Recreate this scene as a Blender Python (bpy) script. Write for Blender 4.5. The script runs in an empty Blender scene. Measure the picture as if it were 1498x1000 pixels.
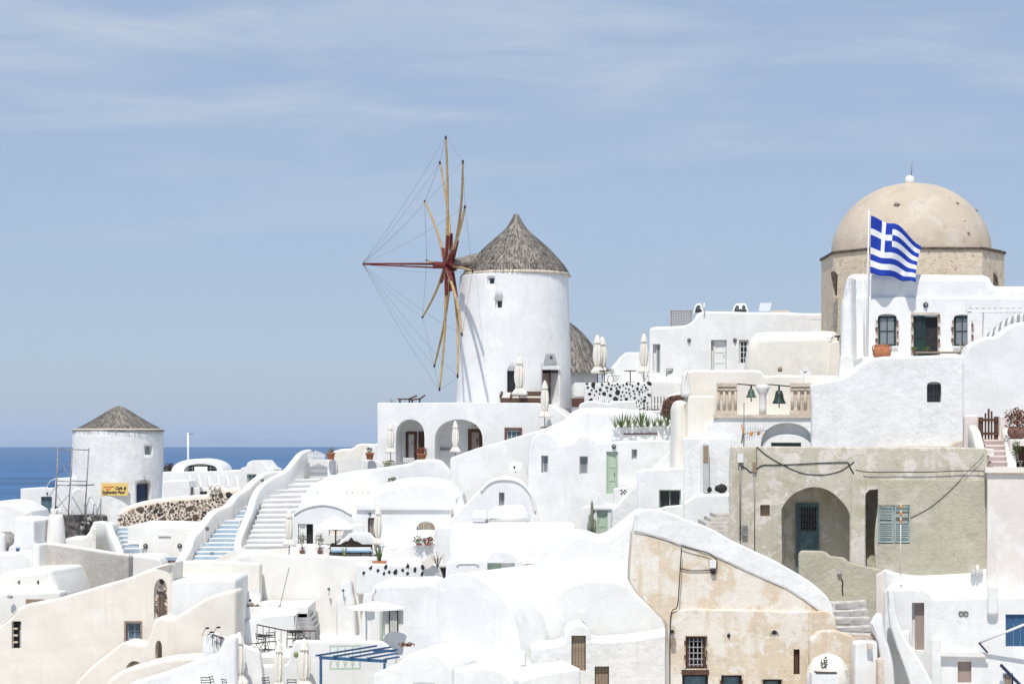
import bpy, bmesh, math, random
from mathutils import Vector, Matrix, noise
from mathutils.geometry import tessellate_polygon
random.seed(7)
R = math.radians
SC = bpy.context.scene
COL = SC.collection
# ------------------------------------------------------------------ camera
F, CX, EY, CZ = 2913.0, 749.0, 640.0, 100.0        # focal length in px, principal column, eye-level row, eye height above the sea
cam_d = bpy.data.cameras.new('camera'); cam = bpy.data.objects.new('camera', cam_d); COL.objects.link(cam)
cam.location = (0, 0, CZ); cam.rotation_euler = (R(90), 0, 0)
cam_d.sensor_width = 36; cam_d.lens = F/1498*36; cam_d.shift_y = (EY-500)/1498
cam_d.clip_start = 1; cam_d.clip_end = 200000
SC.camera = cam
# ------------------------------------------------------------------ light
SUN_AZ, SUN_EL = 12.0, 60.0                          # degrees left of straight behind the camera, elevation
sd = Vector((-math.sin(R(SUN_AZ))*math.cos(R(SUN_EL)), -math.cos(R(SUN_AZ))*math.cos(R(SUN_EL)), math.sin(R(SUN_EL))))
sl = bpy.data.lights.new('sun', 'SUN'); sl.energy = 3.7; sl.angle = R(.5); sl.color = (1, .955, .89)
so = bpy.data.objects.new('sun', sl); COL.objects.link(so); so.rotation_euler = sd.to_track_quat('Z', 'Y').to_euler()
so.location = (0, 0, 200)
w = bpy.data.worlds.new('World'); SC.world = w; w.use_nodes = True
nt = w.node_tree; nt.nodes.clear()
N = lambda t: nt.nodes.new(t)
sky = N('ShaderNodeTexSky'); sky.sky_type = 'NISHITA'; sky.sun_disc = False
sky.sun_elevation = R(SUN_EL); sky.sun_rotation = R(180+SUN_AZ)
sky.altitude = 0; sky.air_density = 1.0; sky.dust_density = .0; sky.ozone_density = 4.0
tc = N('ShaderNodeTexCoord'); mp = N('ShaderNodeMapping'); mp.inputs['Scale'].default_value = (3.4, 1.5, 22); mp.inputs['Location'].default_value = (.35, 0, .2)
mp.inputs['Rotation'].default_value = (0, R(-5), 0)
nz = N('ShaderNodeTexNoise'); nz.inputs['Scale'].default_value = 2.3; nz.inputs['Detail'].default_value = 9; nz.inputs['Roughness'].default_value = .62; nz.inputs['Distortion'].default_value = .5
nb = N('ShaderNodeTexNoise'); nb.inputs['Scale'].default_value = 1.1; nb.inputs['Detail'].default_value = 2
mu = N('ShaderNodeMath'); mu.operation = 'MULTIPLY'
rp = N('ShaderNodeValToRGB'); rp.color_ramp.elements[0].position = .255; rp.color_ramp.elements[1].position = .5
sx = N('ShaderNodeSeparateXYZ'); mr = N('ShaderNodeMapRange'); mr.inputs['From Min'].default_value = .06; mr.inputs['From Max'].default_value = .16
m2 = N('ShaderNodeMath'); m2.operation = 'MULTIPLY'; m3 = N('ShaderNodeMath'); m3.operation = 'MULTIPLY'; m3.inputs[1].default_value = .52
mx = N('ShaderNodeMix'); mx.data_type = 'RGBA'; mx.inputs['B'].default_value = (4.9, 5.2, 5.6, 1)
bg = N('ShaderNodeBackground'); bg.inputs['Strength'].default_value = .13
ow = N('ShaderNodeOutputWorld')
L = nt.links.new
L(tc.outputs['Generated'], mp.inputs['Vector']); L(mp.outputs[0], nz.inputs['Vector']); L(mp.outputs[0], nb.inputs['Vector'])
L(nz.outputs['Fac'], mu.inputs[0]); L(nb.outputs['Fac'], mu.inputs[1]); L(mu.outputs[0], rp.inputs['Fac'])
L(tc.outputs['Generated'], sx.inputs[0]); L(sx.outputs['Z'], mr.inputs['Value'])
L(rp.outputs['Color'], m2.inputs[0]); L(mr.outputs[0], m2.inputs[1]); L(m2.outputs[0], m3.inputs[0]); L(m3.outputs[0], mx.inputs['Factor'])
hz = N('ShaderNodeMix'); hz.data_type = 'RGBA'; hz.inputs['Factor'].default_value = .8; hz.inputs['B'].default_value = (2.78, 3.46, 4.72, 1)      # bright summer haze evens the sky out
L(sky.outputs[0], hz.inputs['A']); L(hz.outputs['Result'], mx.inputs['A']); L(mx.outputs['Result'], bg.inputs['Color']); L(bg.outputs[0], ow.inputs['Surface'])
vs = SC.view_settings; vs.view_transform = 'Standard'; vs.look = 'None'; vs.exposure = .09; vs.gamma = 1; vs.use_curve_mapping = False
SC.cycles.max_bounces = 8; SC.cycles.diffuse_bounces = 5; SC.cycles.use_denoising = True

# ------------------------------------------------------------------ materials
MAT = {}
def newmat(name):
    m = bpy.data.materials.new(name); m.use_nodes = True; MAT[name] = m
    t = m.node_tree; b = t.nodes['Principled BSDF']
    return m, t, b
def flat(name, col, rough=.7, metal=0, var=.12, scale=6, bump=0, bscale=30, trans=0):
    """plain colour with a little noise in it"""
    m, t, b = newmat(name)
    g = t.nodes.new('ShaderNodeTexCoord'); n = t.nodes.new('ShaderNodeTexNoise'); n.inputs['Scale'].default_value = scale; n.inputs['Detail'].default_value = 4
    t.links.new(g.outputs['Object'], n.inputs['Vector'])
    r = t.nodes.new('ShaderNodeValToRGB'); e = r.color_ramp.elements
    e[0].position = .3; e[1].position = .7
    e[0].color = (*[c*(1-var) for c in col], 1); e[1].color = (*[min(1, c*(1+var)) for c in col], 1)
    t.links.new(n.outputs['Fac'], r.inputs['Fac']); t.links.new(r.outputs['Color'], b.inputs['Base Color'])
    b.inputs['Roughness'].default_value = rough; b.inputs['Metallic'].default_value = metal
    b.inputs['Specular IOR Level'].default_value = .3
    if bump:
        n2 = t.nodes.new('ShaderNodeTexNoise'); n2.inputs['Scale'].default_value = bscale; n2.inputs['Detail'].default_value = 5
        t.links.new(g.outputs['Object'], n2.inputs['Vector'])
        bp = t.nodes.new('ShaderNodeBump'); bp.inputs['Distance'].default_value = bump; bp.inputs['Strength'].default_value = 1
        t.links.new(n2.outputs['Fac'], bp.inputs['Height']); t.links.new(bp.outputs[0], b.inputs['Normal'])
    return m
def plaster(name, base, layers=(), bump=.02, bscale=1.6, fine=.004, fscale=14, crack=0, streak=0, streakcol=(.45, .42, .36)):
    """whitewash / render: base colour, patchy layers (colour, scale, lo, hi, amount), uneven relief, optional cracks and rain streaks"""
    m, t, b = newmat(name); nodes, link = t.nodes, t.links.new
    g = nodes.new('ShaderNodeNewGeometry'); pos = g.outputs['Position']
    def nse(scale, detail=5, rough=.55, vec=pos, off=0, dist=0):
        if off:
            v = nodes.new('ShaderNodeVectorMath'); v.operation = 'ADD'; v.inputs[1].default_value = (off, off*.7, off*1.3); link(vec, v.inputs[0]); vec = v.outputs[0]
        n = nodes.new('ShaderNodeTexNoise'); n.inputs['Scale'].default_value = scale; n.inputs['Detail'].default_value = detail
        n.inputs['Roughness'].default_value = rough; n.inputs['Distortion'].default_value = dist; link(vec, n.inputs['Vector']); return n.outputs['Fac']
    def rng(v, lo, hi, amt=1.):
        r = nodes.new('ShaderNodeMapRange'); r.interpolation_type = 'SMOOTHSTEP'
        r.inputs['From Min'].default_value = lo; r.inputs['From Max'].default_value = hi; r.inputs['To Max'].default_value = amt
        link(v, r.inputs['Value']); return r.outputs[0]
    def mix(fac, a, c):
        x = nodes.new('ShaderNodeMix'); x.data_type = 'RGBA'; link(fac, x.inputs['Factor'])
        if isinstance(a, tuple): x.inputs['A'].default_value = (*a, 1)
        else: link(a, x.inputs['A'])
        if isinstance(c, tuple): x.inputs['B'].default_value = (*c, 1)
        else: link(c, x.inputs['B'])
        return x.outputs['Result']
    c = mix(rng(nse(.9, 6), .35, .65), tuple(v*.955 for v in base), tuple(min(.9, v*1.03) for v in base))
    for i, (col, sc_, lo, hi, amt) in enumerate(layers):
        c = mix(rng(nse(sc_, 7, .62, off=17.3*(i+1), dist=.4), lo, hi, amt), c, col)
    if streak:
        mpn = nodes.new('ShaderNodeMapping'); mpn.inputs['Scale'].default_value = (2.6, 2.6, .22); link(pos, mpn.inputs['Vector'])
        s = nse(1.3, 5, .6, vec=mpn.outputs[0]); c = mix(rng(s, .52, .72, streak), c, streakcol)
    h = nodes.new('ShaderNodeMath'); h.operation = 'MULTIPLY_ADD'; h.inputs[1].default_value = bump; h.inputs[2].default_value = 0
    link(nse(bscale, 3), h.inputs[0])
    h2 = nodes.new('ShaderNodeMath'); h2.operation = 'MULTIPLY_ADD'; h2.inputs[1].default_value = fine
    link(nse(fscale, 6, .65), h2.inputs[0]); link(h.outputs[0], h2.inputs[2]); ho = h2.outputs[0]
    if crack:
        v = nodes.new('ShaderNodeTexVoronoi'); v.feature = 'DISTANCE_TO_EDGE'; v.inputs['Scale'].default_value = .45
        wv = nodes.new('ShaderNodeVectorMath'); wv.operation = 'ADD'
        nn = nodes.new('ShaderNodeTexNoise'); nn.inputs['Scale'].default_value = 2.2; nn.inputs['Detail'].default_value = 6; link(pos, nn.inputs['Vector'])
        link(pos, wv.inputs[0]); link(nn.outputs['Color'], wv.inputs[1]); link(wv.outputs[0], v.inputs['Vector'])
        k = rng(v.outputs['Distance'], .0, .011); inv = nodes.new('ShaderNodeMath'); inv.operation = 'SUBTRACT'; inv.inputs[0].default_value = 1; link(k, inv.inputs[1])
        gate = nodes.new('ShaderNodeMath'); gate.operation = 'MULTIPLY'; link(inv.outputs[0], gate.inputs[0]); link(rng(nse(.5, 3, off=41), .5, .62, crack), gate.inputs[1])
        c = mix(gate.outputs[0], c, tuple(v_*.42 for v_ in base))
    bp = nodes.new('ShaderNodeBump'); bp.inputs['Strength'].default_value = 1; bp.inputs['Distance'].default_value = 1
    link(ho, bp.inputs['Height']); link(bp.outputs[0], b.inputs['Normal'])
    link(c, b.inputs['Base Color']); b.inputs['Roughness'].default_value = .92; b.inputs['Specular IOR Level'].default_value = .15
    return m
plaster('white', (.79, .79, .78), [((.69, .69, .675), 1.1, .54, .72, .4), ((.735, .735, .725), .45, .52, .535, .6), ((.60, .59, .56), 3.5, .62, .70, .25)], bump=.04, bscale=1.1, fine=.010, fscale=7, crack=.22, streak=.22, streakcol=(.60, .59, .56))
plaster('white_rough', (.80, .80, .79), [((.68, .675, .65), 2.2, .55, .75, .35), ((.73, .73, .715), .5, .52, .535, .6), ((.58, .565, .53), 3.5, .62, .70, .3)], bump=.05, bscale=2.6, fine=.018, fscale=8, crack=.25, streak=.26, streakcol=(.6, .585, .545))
plaster('cream', (.78, .745, .67), [((.70, .64, .54), 1.2, .52, .75, .5)], bump=.03, fine=.008, streak=.15, streakcol=(.6, .54, .44))
plaster('offwhite', (.79, .775, .74), [((.70, .67, .61), 1.3, .55, .75, .4)], bump=.03, fine=.008, streak=.12, streakcol=(.62, .58, .5))
plaster('beige', (.755, .705, .63), [((.79, .76, .70), .9, .5, .7, .7), ((.66, .59, .50), 1.7, .58, .74, .5)], bump=.03, fine=.008, streak=.2, streakcol=(.56, .48, .39))
plaster('ochre', (.67, .565, .43), [((.78, .735, .66), .7, .46, .55, .8), ((.58, .42, .26), 1.1, .56, .68, .5), ((.80, .765, .71), 2.2, .55, .61, .65), ((.33, .27, .21), 5.5, .66, .71, .6)],
        bump=.05, fine=.02, crack=.35, streak=.6, streakcol=(.61, .475, .325))
plaster('olive', (.475, .445, .35), [((.58, .55, .46), .8, .5, .65, .7), ((.38, .36, .28), 1.6, .55, .7, .6), ((.56, .50, .36), 1.1, .55, .68, .65), ((.31, .295, .22), 7, .58, .70, .5)], bump=.05, bscale=3, fine=.04, fscale=9, crack=.3, streak=.3, streakcol=(.40, .37, .26))
plaster('olive_worn', (.55, .515, .42), [((.72, .67, .60), .8, .535, .565, .85), ((.44, .405, .29), 1.2, .53, .64, .75), ((.67, .62, .57), 2.3, .57, .59, .8), ((.36, .34, .26), 6, .60, .70, .5)], bump=.04, bscale=2, fine=.02, fscale=9, crack=.35, streak=.4, streakcol=(.47, .42, .30))
plaster('pinkish', (.70, .655, .605), [((.78, .755, .72), .9, .48, .62, .8), ((.60, .52, .45), 1.6, .58, .72, .6)], bump=.03, fine=.012, streak=.35, streakcol=(.60, .53, .45))
plaster('concrete', (.46, .435, .40), [((.58, .55, .51), 1.0, .5, .65, .7), ((.34, .315, .28), 1.9, .55, .7, .6)], bump=.03, bscale=3, fine=.03, fscale=11, streak=.5, streakcol=(.35, .32, .28))
plaster('dome', (.56, .475, .375), [((.62, .56, .48), .5, .5, .68, .7), ((.48, .39, .29), .9, .52, .70, .7), ((.42, .34, .255), 3.2, .60, .72, .5)], bump=.05, bscale=1.4, fine=.02, fscale=7, crack=.35, streak=.2, streakcol=(.46, .37, .27))
plaster('drum', (.69, .575, .435), [((.46, .37, .265), 1.7, .54, .68, .7), ((.66, .59, .49), .9, .52, .65, .7), ((.25, .19, .135), 4.2, .57, .66, .75)], bump=.07, bscale=1.6, fine=.05, fscale=6, streak=.3, streakcol=(.42, .32, .22))
plaster('pink', (.77, .68, .645), [((.80, .75, .72), 1, .5, .7, .6)], bump=.02, fine=.006)
plaster('oldstone', (.62, .53, .43), [((.72, .66, .58), 2, .5, .65, .7), ((.35, .27, .2), 4, .6, .7, .7)], bump=.05, bscale=5, fine=.03, fscale=14, streak=.3, streakcol=(.3, .24, .19))
plaster('ground', (.62, .59, .54), [((.5, .46, .4), 1.2, .5, .7, .6)], bump=.05, fine=.02)
flat('black_stone', (.035, .034, .036), .85, var=.4, scale=5, bump=.02, bscale=9)
flat('brown_stone', (.10, .072, .055), .9, var=.5, scale=5, bump=.03, bscale=9)
flat('mortar', (.66, .58, .48), .95, var=.1, bump=.02, bscale=8)
flat('pale_stone', (.52, .49, .45), .9, var=.2, scale=3, bump=.03, bscale=8)
flat('grey_stone', (.38, .37, .365), .9, var=.25, scale=3, bump=.02, bscale=10)
flat('red_stone', (.17, .085, .065), .9, var=.5, scale=4, bump=.04, bscale=9)
flat('rubble', (.12, .115, .11), .95, var=.6, scale=2.2, bump=.12, bscale=3)
flat('rock', (.33, .31, .285), .95, var=.4, scale=1.5, bump=.2, bscale=1.5)
flat('surround', (.34, .25, .2), .9, var=.35, scale=9, bump=.02, bscale=16)
flat('thatch', (.20, .18, .16), .95, var=.45, scale=7, bump=.03, bscale=30)
flat('straw', (.34, .31, .27), .95, var=.3, scale=3)
flat('straw_dark', (.13, .117, .102), .95, var=.35, scale=3)
flat('red_wood', (.15, .028, .024), .6, var=.35, scale=5)
flat('spar', (.44, .30, .14), .7, var=.25, scale=3)
flat('brown_wood', (.10, .05, .032), .65, var=.35, scale=8)
flat('dark_wood', (.032, .02, .016), .5, var=.35, scale=8)
flat('old_wood', (.30, .23, .165), .8, var=.25, scale=8)
flat('taupe', (.34, .27, .235), .7, var=.08)
flat('rattan', (.105, .06, .042), .7, var=.4, scale=30, bump=.01, bscale=60)
flat('black_metal', (.02, .02, .021), .5, var=.3)
flat('grey_metal', (.27, .26, .26), .5, .3, var=.3, scale=5)
flat('white_paint', (.76, .76, .74), .5, var=.05)
flat('grey_paint', (.52, .52, .50), .6, var=.08)
flat('blue_paint', (.038, .105, .215), .5, var=.12)
flat('navy', (.022, .04, .085), .5, var=.15)
flat('teal', (.115, .175, .195), .6, var=.25, scale=5)
flat('teal_light', (.30, .375, .37), .7, var=.25, scale=6)
flat('sage', (.43, .53, .41), .6, var=.08)
flat('dark_green', (.018, .045, .042), .45, var=.2)
flat('blue_step', (.32, .41, .50), .85, var=.15, scale=4, bump=.01)
flat('blue_cloth', (.22, .40, .60), .9, var=.1)
flat('terracotta', (.43, .165, .08), .8, var=.18, scale=6)
flat('pot_brown', (.22, .12, .095), .8, var=.2, scale=6)
flat('canvas', (.74, .71, .64), .95, var=.06, scale=5)
flat('canvas_tan', (.55, .44, .34), .95, var=.1)  # canvas in a darker tan
flat('leaf', (.075, .12, .035), .6, var=.4, scale=8)
flat('leaf_pale', (.24, .29, .13), .6, var=.3, scale=8)
flat('leaf_red', (.20, .075, .045), .6, var=.45, scale=9)
flat('leaf_grey', (.20, .22, .16), .7, var=.3, scale=9)
flat('bronze', (.085, .13, .105), .55, .5, var=.35, scale=9)
flat('bronze_dark', (.045, .06, .055), .5, .5, var=.35, scale=9)
flat('orange', (.65, .25, .04), .5, var=.1)
flat('yellow_sign', (.76, .55, .20), .6, var=.05, scale=4)
flat('ink', (.02, .02, .022), .6, var=.1)
flat('ink_orange', (.75, .20, .07), .6, var=.1)
flat('rope', (.20, .19, .19), .9, var=.1)
flat('flag_blue', (.012, .045, .36), .8, var=.06)
flat('flag_white', (.80, .80, .82), .8, var=.03)
flat('inner_shade', (.03, .032, .035), .9, var=.3)  # shade painted as a near-black colour, for the insides of openings
flat('island', (.12, .13, .10), .95, var=.2, scale=.001)
def glass(name, col, rough=.08):
    m, t, b = newmat(name); b.inputs['Base Color'].default_value = (*col, 1); b.inputs['Roughness'].default_value = rough; b.inputs['Specular IOR Level'].default_value = .6
glass('glass', (.02, .024, .028)); glass('glass_blue', (.10, .16, .20), .15); glass('glass_grey', (.22, .24, .26), .2); glass('solar', (.55, .58, .62), .3)
# sea: fine ripples, long lighter and darker blue bands in the colour
m, t, b = newmat('sea_water')
g = t.nodes.new('ShaderNodeNewGeometry'); mpn = t.nodes.new('ShaderNodeMapping'); mpn.inputs['Scale'].default_value = (.0006, .004, 1)
n1 = t.nodes.new('ShaderNodeTexNoise'); n1.inputs['Scale'].default_value = 1; n1.inputs['Detail'].default_value = 8
r = t.nodes.new('ShaderNodeValToRGB'); r.color_ramp.elements[0].position = .35; r.color_ramp.elements[1].position = .68
r.color_ramp.elements[0].color = (.010, .075, .195, 1); r.color_ramp.elements[1].color = (.034, .155, .36, 1)
t.links.new(g.outputs['Position'], mpn.inputs['Vector']); t.links.new(mpn.outputs[0], n1.inputs['Vector']); t.links.new(n1.outputs['Fac'], r.inputs['Fac']); t.links.new(r.outputs[0], b.inputs['Base Color'])
n2 = t.nodes.new('ShaderNodeTexNoise'); n2.inputs['Scale'].default_value = .12; n2.inputs['Detail'].default_value = 8; t.links.new(g.outputs['Position'], n2.inputs['Vector'])
bp = t.nodes.new('ShaderNodeBump'); bp.inputs['Distance'].default_value = 4; bp.inputs['Strength'].default_value = 1
t.links.new(n2.outputs['Fac'], bp.inputs['Height']); t.links.new(bp.outputs[0], b.inputs['Normal']); b.inputs['Roughness'].default_value = .45; b.inputs['Specular IOR Level'].default_value = .3

# ------------------------------------------------------------------ helpers
WL = {}
def P(px, py, D): return Vector(((px-CX)/F*D, D, CZ+(EY-py)/F*D))
def S(D): return D/F
def V(*a): return Vector(a)
class Pl:
    """vertical wall plane through column px at distance D; yaw > 0 turns it to face right, < 0 left"""
    def __init__(s, px, D, yaw=0):
        a = R(yaw); s.o = V((px-CX)/F*D, D, CZ); s.u = V(math.cos(a), math.sin(a), 0); s.n = V(math.sin(a), -math.cos(a), 0); s.yaw = yaw; s.D = D
    def shift(s, w):
        q = Pl(CX, s.D, s.yaw); q.o = s.o - s.n*w; q.D = s.D; return q
    def hit(s, px, py):
        d = V((px-CX)/F, 1, (EY-py)/F); c = V(0, 0, CZ); tt = (s.o-c).dot(s.n)/d.dot(s.n); return c+d*tt
    def loc(s, px, py):
        q = s.hit(px, py)-s.o; return (q.dot(s.u), q.z)
    def at(s, u, v, w=0): return s.o+s.u*u+V(0, 0, v)-s.n*w
class MB:
    def __init__(s): s.v, s.f, s.sm, s.mi = [], [], [], []
    def add(s, vs, fs, smooth=False, mi=0):
        k = len(s.v); s.v += [Vector(q) for q in vs]
        for f in fs: s.f.append([i+k for i in f]); s.sm.append(smooth); s.mi.append(mi)
        return s
    def hexa(s, c):  # 8 corners: 0-3 one face ring, 4-7 the opposite
        return s.add(c, [(3, 2, 1, 0), (4, 5, 6, 7), (0, 1, 5, 4), (1, 2, 6, 5), (2, 3, 7, 6), (3, 0, 4, 7)])
    def box(s, x0, x1, y0, y1, z0, z1):
        return s.hexa([(x0, y0, z0), (x1, y0, z0), (x1, y1, z0), (x0, y1, z0), (x0, y0, z1), (x1, y0, z1), (x1, y1, z1), (x0, y1, z1)])
    def pbox(s, pl, u0, u1, v0, v1, w0, w1):
        A = pl.at
        return s.hexa([A(u0, v0, w0), A(u1, v0, w0), A(u1, v0, w1), A(u0, v0, w1), A(u0, v1, w0), A(u1, v1, w0), A(u1, v1, w1), A(u0, v1, w1)])
    def bar(s, a, b, wd, ht=None, up=V(0, 0, 1)):
        a, b = Vector(a), Vector(b); ht = ht or wd; d = (b-a).normalized()
        x = d.cross(up); x = x if x.length > 1e-4 else d.cross(V(1, 0, 0)); x.normalize(); y = x.cross(d); x = x*wd/2; y = y*ht/2
        return s.hexa([a-x-y, a+x-y, a+x+y, a-x+y, b-x-y, b+x-y, b+x+y, b-x+y])
    def tube(s, pts, rad, n=6, cap=True):
        pts = [Vector(p) for p in pts]; vs = []; fs = []; m_ = len(pts)
        rad = rad if isinstance(rad, (list, tuple)) else [rad]*m_
        for i, p in enumerate(pts):
            d = (pts[min(i+1, m_-1)]-pts[max(i-1, 0)]).normalized(); x = d.cross(V(0, .13, 1)); x = x if x.length > 1e-3 else d.cross(V(1, 0, 0)); x.normalize(); y = d.cross(x)
            for k in range(n):
                a = 2*math.pi*k/n; vs.append(p+(x*math.cos(a)+y*math.sin(a))*rad[i])
        for i in range(m_-1):
            for k in range(n): fs.append((i*n+k, i*n+(k+1) % n, (i+1)*n+(k+1) % n, (i+1)*n+k))
        s.add(vs, fs, True)
        if cap: s.add(vs[:n], [tuple(range(n))]); s.add(vs[-n:], [tuple(range(n))[::-1]])
        return s
    def lathe(s, c, prof, n=24, fold=0, nf=8, ph=0, smooth=True, sy=1, mi=0):
        """profile [(r, z)] turned about a vertical axis at c; fold gives pleats"""
        c = Vector(c); vs = []; fs = []
        for j, (r_, z_) in enumerate(prof):
            for k in range(n):
                a = 2*math.pi*k/n; rr = r_*(1+fold*math.cos(nf*a+ph+j*.35))
                vs.append(c+V(rr*math.cos(a), rr*math.sin(a)*sy, z_))
        for j in range(len(prof)-1):
            for k in range(n): fs.append((j*n+k, j*n+(k+1) % n, (j+1)*n+(k+1) % n, (j+1)*n+k))
        s.add(vs, fs, smooth, mi)
        if prof[0][0] > .001: s.add(vs[:n], [tuple(range(n))[::-1]], False, mi)
        if prof[-1][0] > .001: s.add(vs[-n:], [tuple(range(n))], False, mi)
        return s
    def rock(s, c, rx, ry, rz, seed=0, sub=1, amp=.25, rot=0):
        bm = bmesh.new(); bmesh.ops.create_icosphere(bm, subdivisions=sub, radius=1)
        vs = []
        for v in bm.verts:
            k = 1+amp*noise.noise(v.co*1.7+V(seed*3.1, seed*1.7, seed)); q = v.co*k; q = Matrix.Rotation(rot, 3, 'Y') @ V(q.x*rx, q.y*ry, q.z*rz); vs.append(Vector(c)+q)
        s.add(vs, [[v.index for v in f.verts] for f in bm.faces], sub > 1); bm.free(); return s
    def mesh(s, name, mats, origin=None):
        me = bpy.data.meshes.new(name); o = origin or V(0, 0, 0)
        me.from_pydata([q-o for q in s.v], [], s.f)
        for x in mats: me.materials.append(MAT[x])
        me.polygons.foreach_set('use_smooth', s.sm); me.polygons.foreach_set('material_index', s.mi)
        me.validate(); me.update(); return me
    def build(s, name, mat, parent=None, fix=True):
        mats = mat if isinstance(mat, (list, tuple)) else [mat]
        xs = [q.x for q in s.v]; ys = [q.y for q in s.v]; zs = [q.z for q in s.v]
        o = V((min(xs)+max(xs))/2, (min(ys)+max(ys))/2, min(zs)); me = s.mesh(name, mats, o)
        if fix:
            bm = bmesh.new(); bm.from_mesh(me); bmesh.ops.remove_doubles(bm, verts=bm.verts, dist=1e-5); bmesh.ops.recalc_face_normals(bm, faces=bm.faces); bm.to_mesh(me); bm.free()
        return link(name, me, o, parent)
def link(name, me, wloc, parent=None, rz=0, sc=1.):
    ob = bpy.data.objects.new(name, me); COL.objects.link(ob); WL[ob.name] = Vector(wloc)
    ob.location = Vector(wloc)-(WL[parent.name] if parent else V(0, 0, 0)); ob.parent = parent
    if rz: ob.rotation_euler.z = rz
    if sc != 1.: ob.scale = (sc,)*3
    return ob
def tag(o, label, cat, group=None):
    o['label'] = label; o['category'] = cat
    if group: o['group'] = group
    return o
def thing(name, wloc, label, cat, group=None): return tag(link(name, None, wloc), label, cat, group)
def struct(o): o['kind'] = 'structure'; return o
def stuff(o): o['kind'] = 'stuff'; return o
# outlines
def arc(x0, x1, ys, yt, n=14, p=1.0):   # left spring to right spring
    c, a = (x0+x1)/2, (x1-x0)/2
    return [(c-a*math.cos(math.pi*i/n), ys-(ys-yt)*math.sin(math.pi*i/n)**p) for i in range(n+1)]
def spl(pts, n=5):                      # Catmull-Rom through points
    out = []; q = [pts[0]]+list(pts)+[pts[-1]]
    for i in range(1, len(q)-2):
        for k in range(n):
            t_ = k/n; a, b_, c, d = q[i-1], q[i], q[i+1], q[i+2]
            out.append(tuple(.5*(2*b_[j]+(c[j]-a[j])*t_+(2*a[j]-5*b_[j]+4*c[j]-d[j])*t_*t_+(3*b_[j]-a[j]-3*c[j]+d[j])*t_**3) for j in (0, 1)))
    return out+[pts[-1]]
def area(p): return sum(p[i-1][0]*p[i][1]-p[i][0]*p[i-1][1] for i in range(len(p)))/2
def rounded(p, rc):
    out = []; n = len(p)
    for i in range(n):
        a, b_, c = V(*p[i-1]), V(*p[i]), V(*p[(i+1) % n]); d1, d2 = a-b_, c-b_
        if d1.length < 1e-6 or d2.length < 1e-6: continue
        ang = math.pi-d1.angle(d2) if d1.length and d2.length else 0
        if ang < R(14): out.append(tuple(b_)); continue
        q = min(rc, d1.length*.45, d2.length*.45); s_, e = b_+d1.normalized()*q, b_+d2.normalized()*q
        m_ = 5
        for k in range(m_+1):
            t_ = k/m_; out.append(tuple(s_*(1-t_)**2+b_*2*t_*(1-t_)+e*t_*t_))
    return out
def subdiv(p, step, jit, seed):
    out = []; n = len(p)
    for i in range(n):
        a, b_ = V(*p[i]), V(*p[(i+1) % n]); k = max(1, min(40, int((b_-a).length/step)))
        for j in range(k): out.append(a.lerp(b_, j/k))
    r_ = []
    for q in out:
        r_.append((q.x+jit*noise.noise(V(q.x*.8, q.y*.8, seed)), q.y+jit*noise.noise(V(q.x*.8, q.y*.8, seed+9.7))))
    return r_
def inset(p, d):
    n = len(p); out = []
    for i in range(n):
        a, b_, c = V(*p[i-1]), V(*p[i]), V(*p[(i+1) % n]); e1, e2 = (b_-a), (c-b_)
        if e1.length < 1e-7: e1 = e2
        if e2.length < 1e-7: e2 = e1
        n1 = V(-e1.y, e1.x).normalized(); n2 = V(-e2.y, e2.x).normalized(); m_ = n1+n2
        if m_.length < 1e-4: m_ = n1
        m_.normalize(); k = max(.5, m_.dot(n1)); out.append((b_.x+m_.x*d/k, b_.y+m_.y*d/k))
    return out
SEED = [0]
def slab(parent, name, pts, pl, T, mat, r=.06, rc=None, holes=(), jit=.02, local=False, seg=3, step=.5, capmat=None):
    """solid wall or vault: outline (px, or u/v when local) in plane pl, pushed back T metres; rounded hand-plastered edges;
       holes = [(outline px, reveal depth)]"""
    SEED[0] += 1.37
    p = list(pts) if local else [pl.loc(*q) for q in pts]
    if area(p) < 0: p = p[::-1]
    rc = rc if rc is not None else max(.09, r*1.6)
    p = subdiv(rounded(p, rc), step, jit, SEED[0])
    r = min(r, T*.45); rings = []
    for k in range(seg+1):
        a = math.pi/2*k/seg; rings.append((inset(p, r*(1-math.cos(a))) if k else p, r*(1-math.sin(a))))
    back = [(q, T-w_) for q, w_ in rings]
    seq = rings[::-1]+back; n = len(p); mb = MB(); A = pl.at
    vs = [A(q[0], q[1], w_) for ring, w_ in seq for q in ring]; fs = []
    for j in range(len(seq)-1):
        for k in range(n): fs.append((j*n+k, (j+1)*n+k, (j+1)*n+(k+1) % n, j*n+(k+1) % n))
    mb.add(vs, fs, True)
    hl = []
    for h in holes:
        q = [pl.loc(*z) for z in h[0]]
        if area(q) < 0: q = q[::-1]
        hl.append(q)
    loops = [[V(q[0], q[1], 0) for q in rings[-1][0]]]+[[V(q[0], q[1], 0) for q in hq] for hq in hl]
    tri = tessellate_polygon(loops); fl = [q for lp in loops for q in lp]
    mb.add([A(q.x, q.y, 0) for q in fl], [tuple(t_) for t_ in tri])
    bl = [V(q[0], q[1], 0) for q in back[-1][0]]; mb.add([A(q.x, q.y, T) for q in bl], [tuple(t_) for t_ in tessellate_polygon([bl])])
    for h, q in zip(holes, hl):
        d = h[1]; m_ = len(q)
        mb.add([A(a[0], a[1], 0) for a in q]+[A(a[0], a[1], d) for a in q], [(k, (k+1) % m_, m_+(k+1) % m_, m_+k) for k in range(m_)])
        mb.add([A(a[0], a[1], d) for a in q], [tuple(t_) for t_ in tessellate_polygon([[V(a[0], a[1], 0) for a in q]])], False, 1 if len(h) > 2 else 0)
    return mb.build(name, [mat]+([capmat] if capmat else []), parent)
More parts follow.
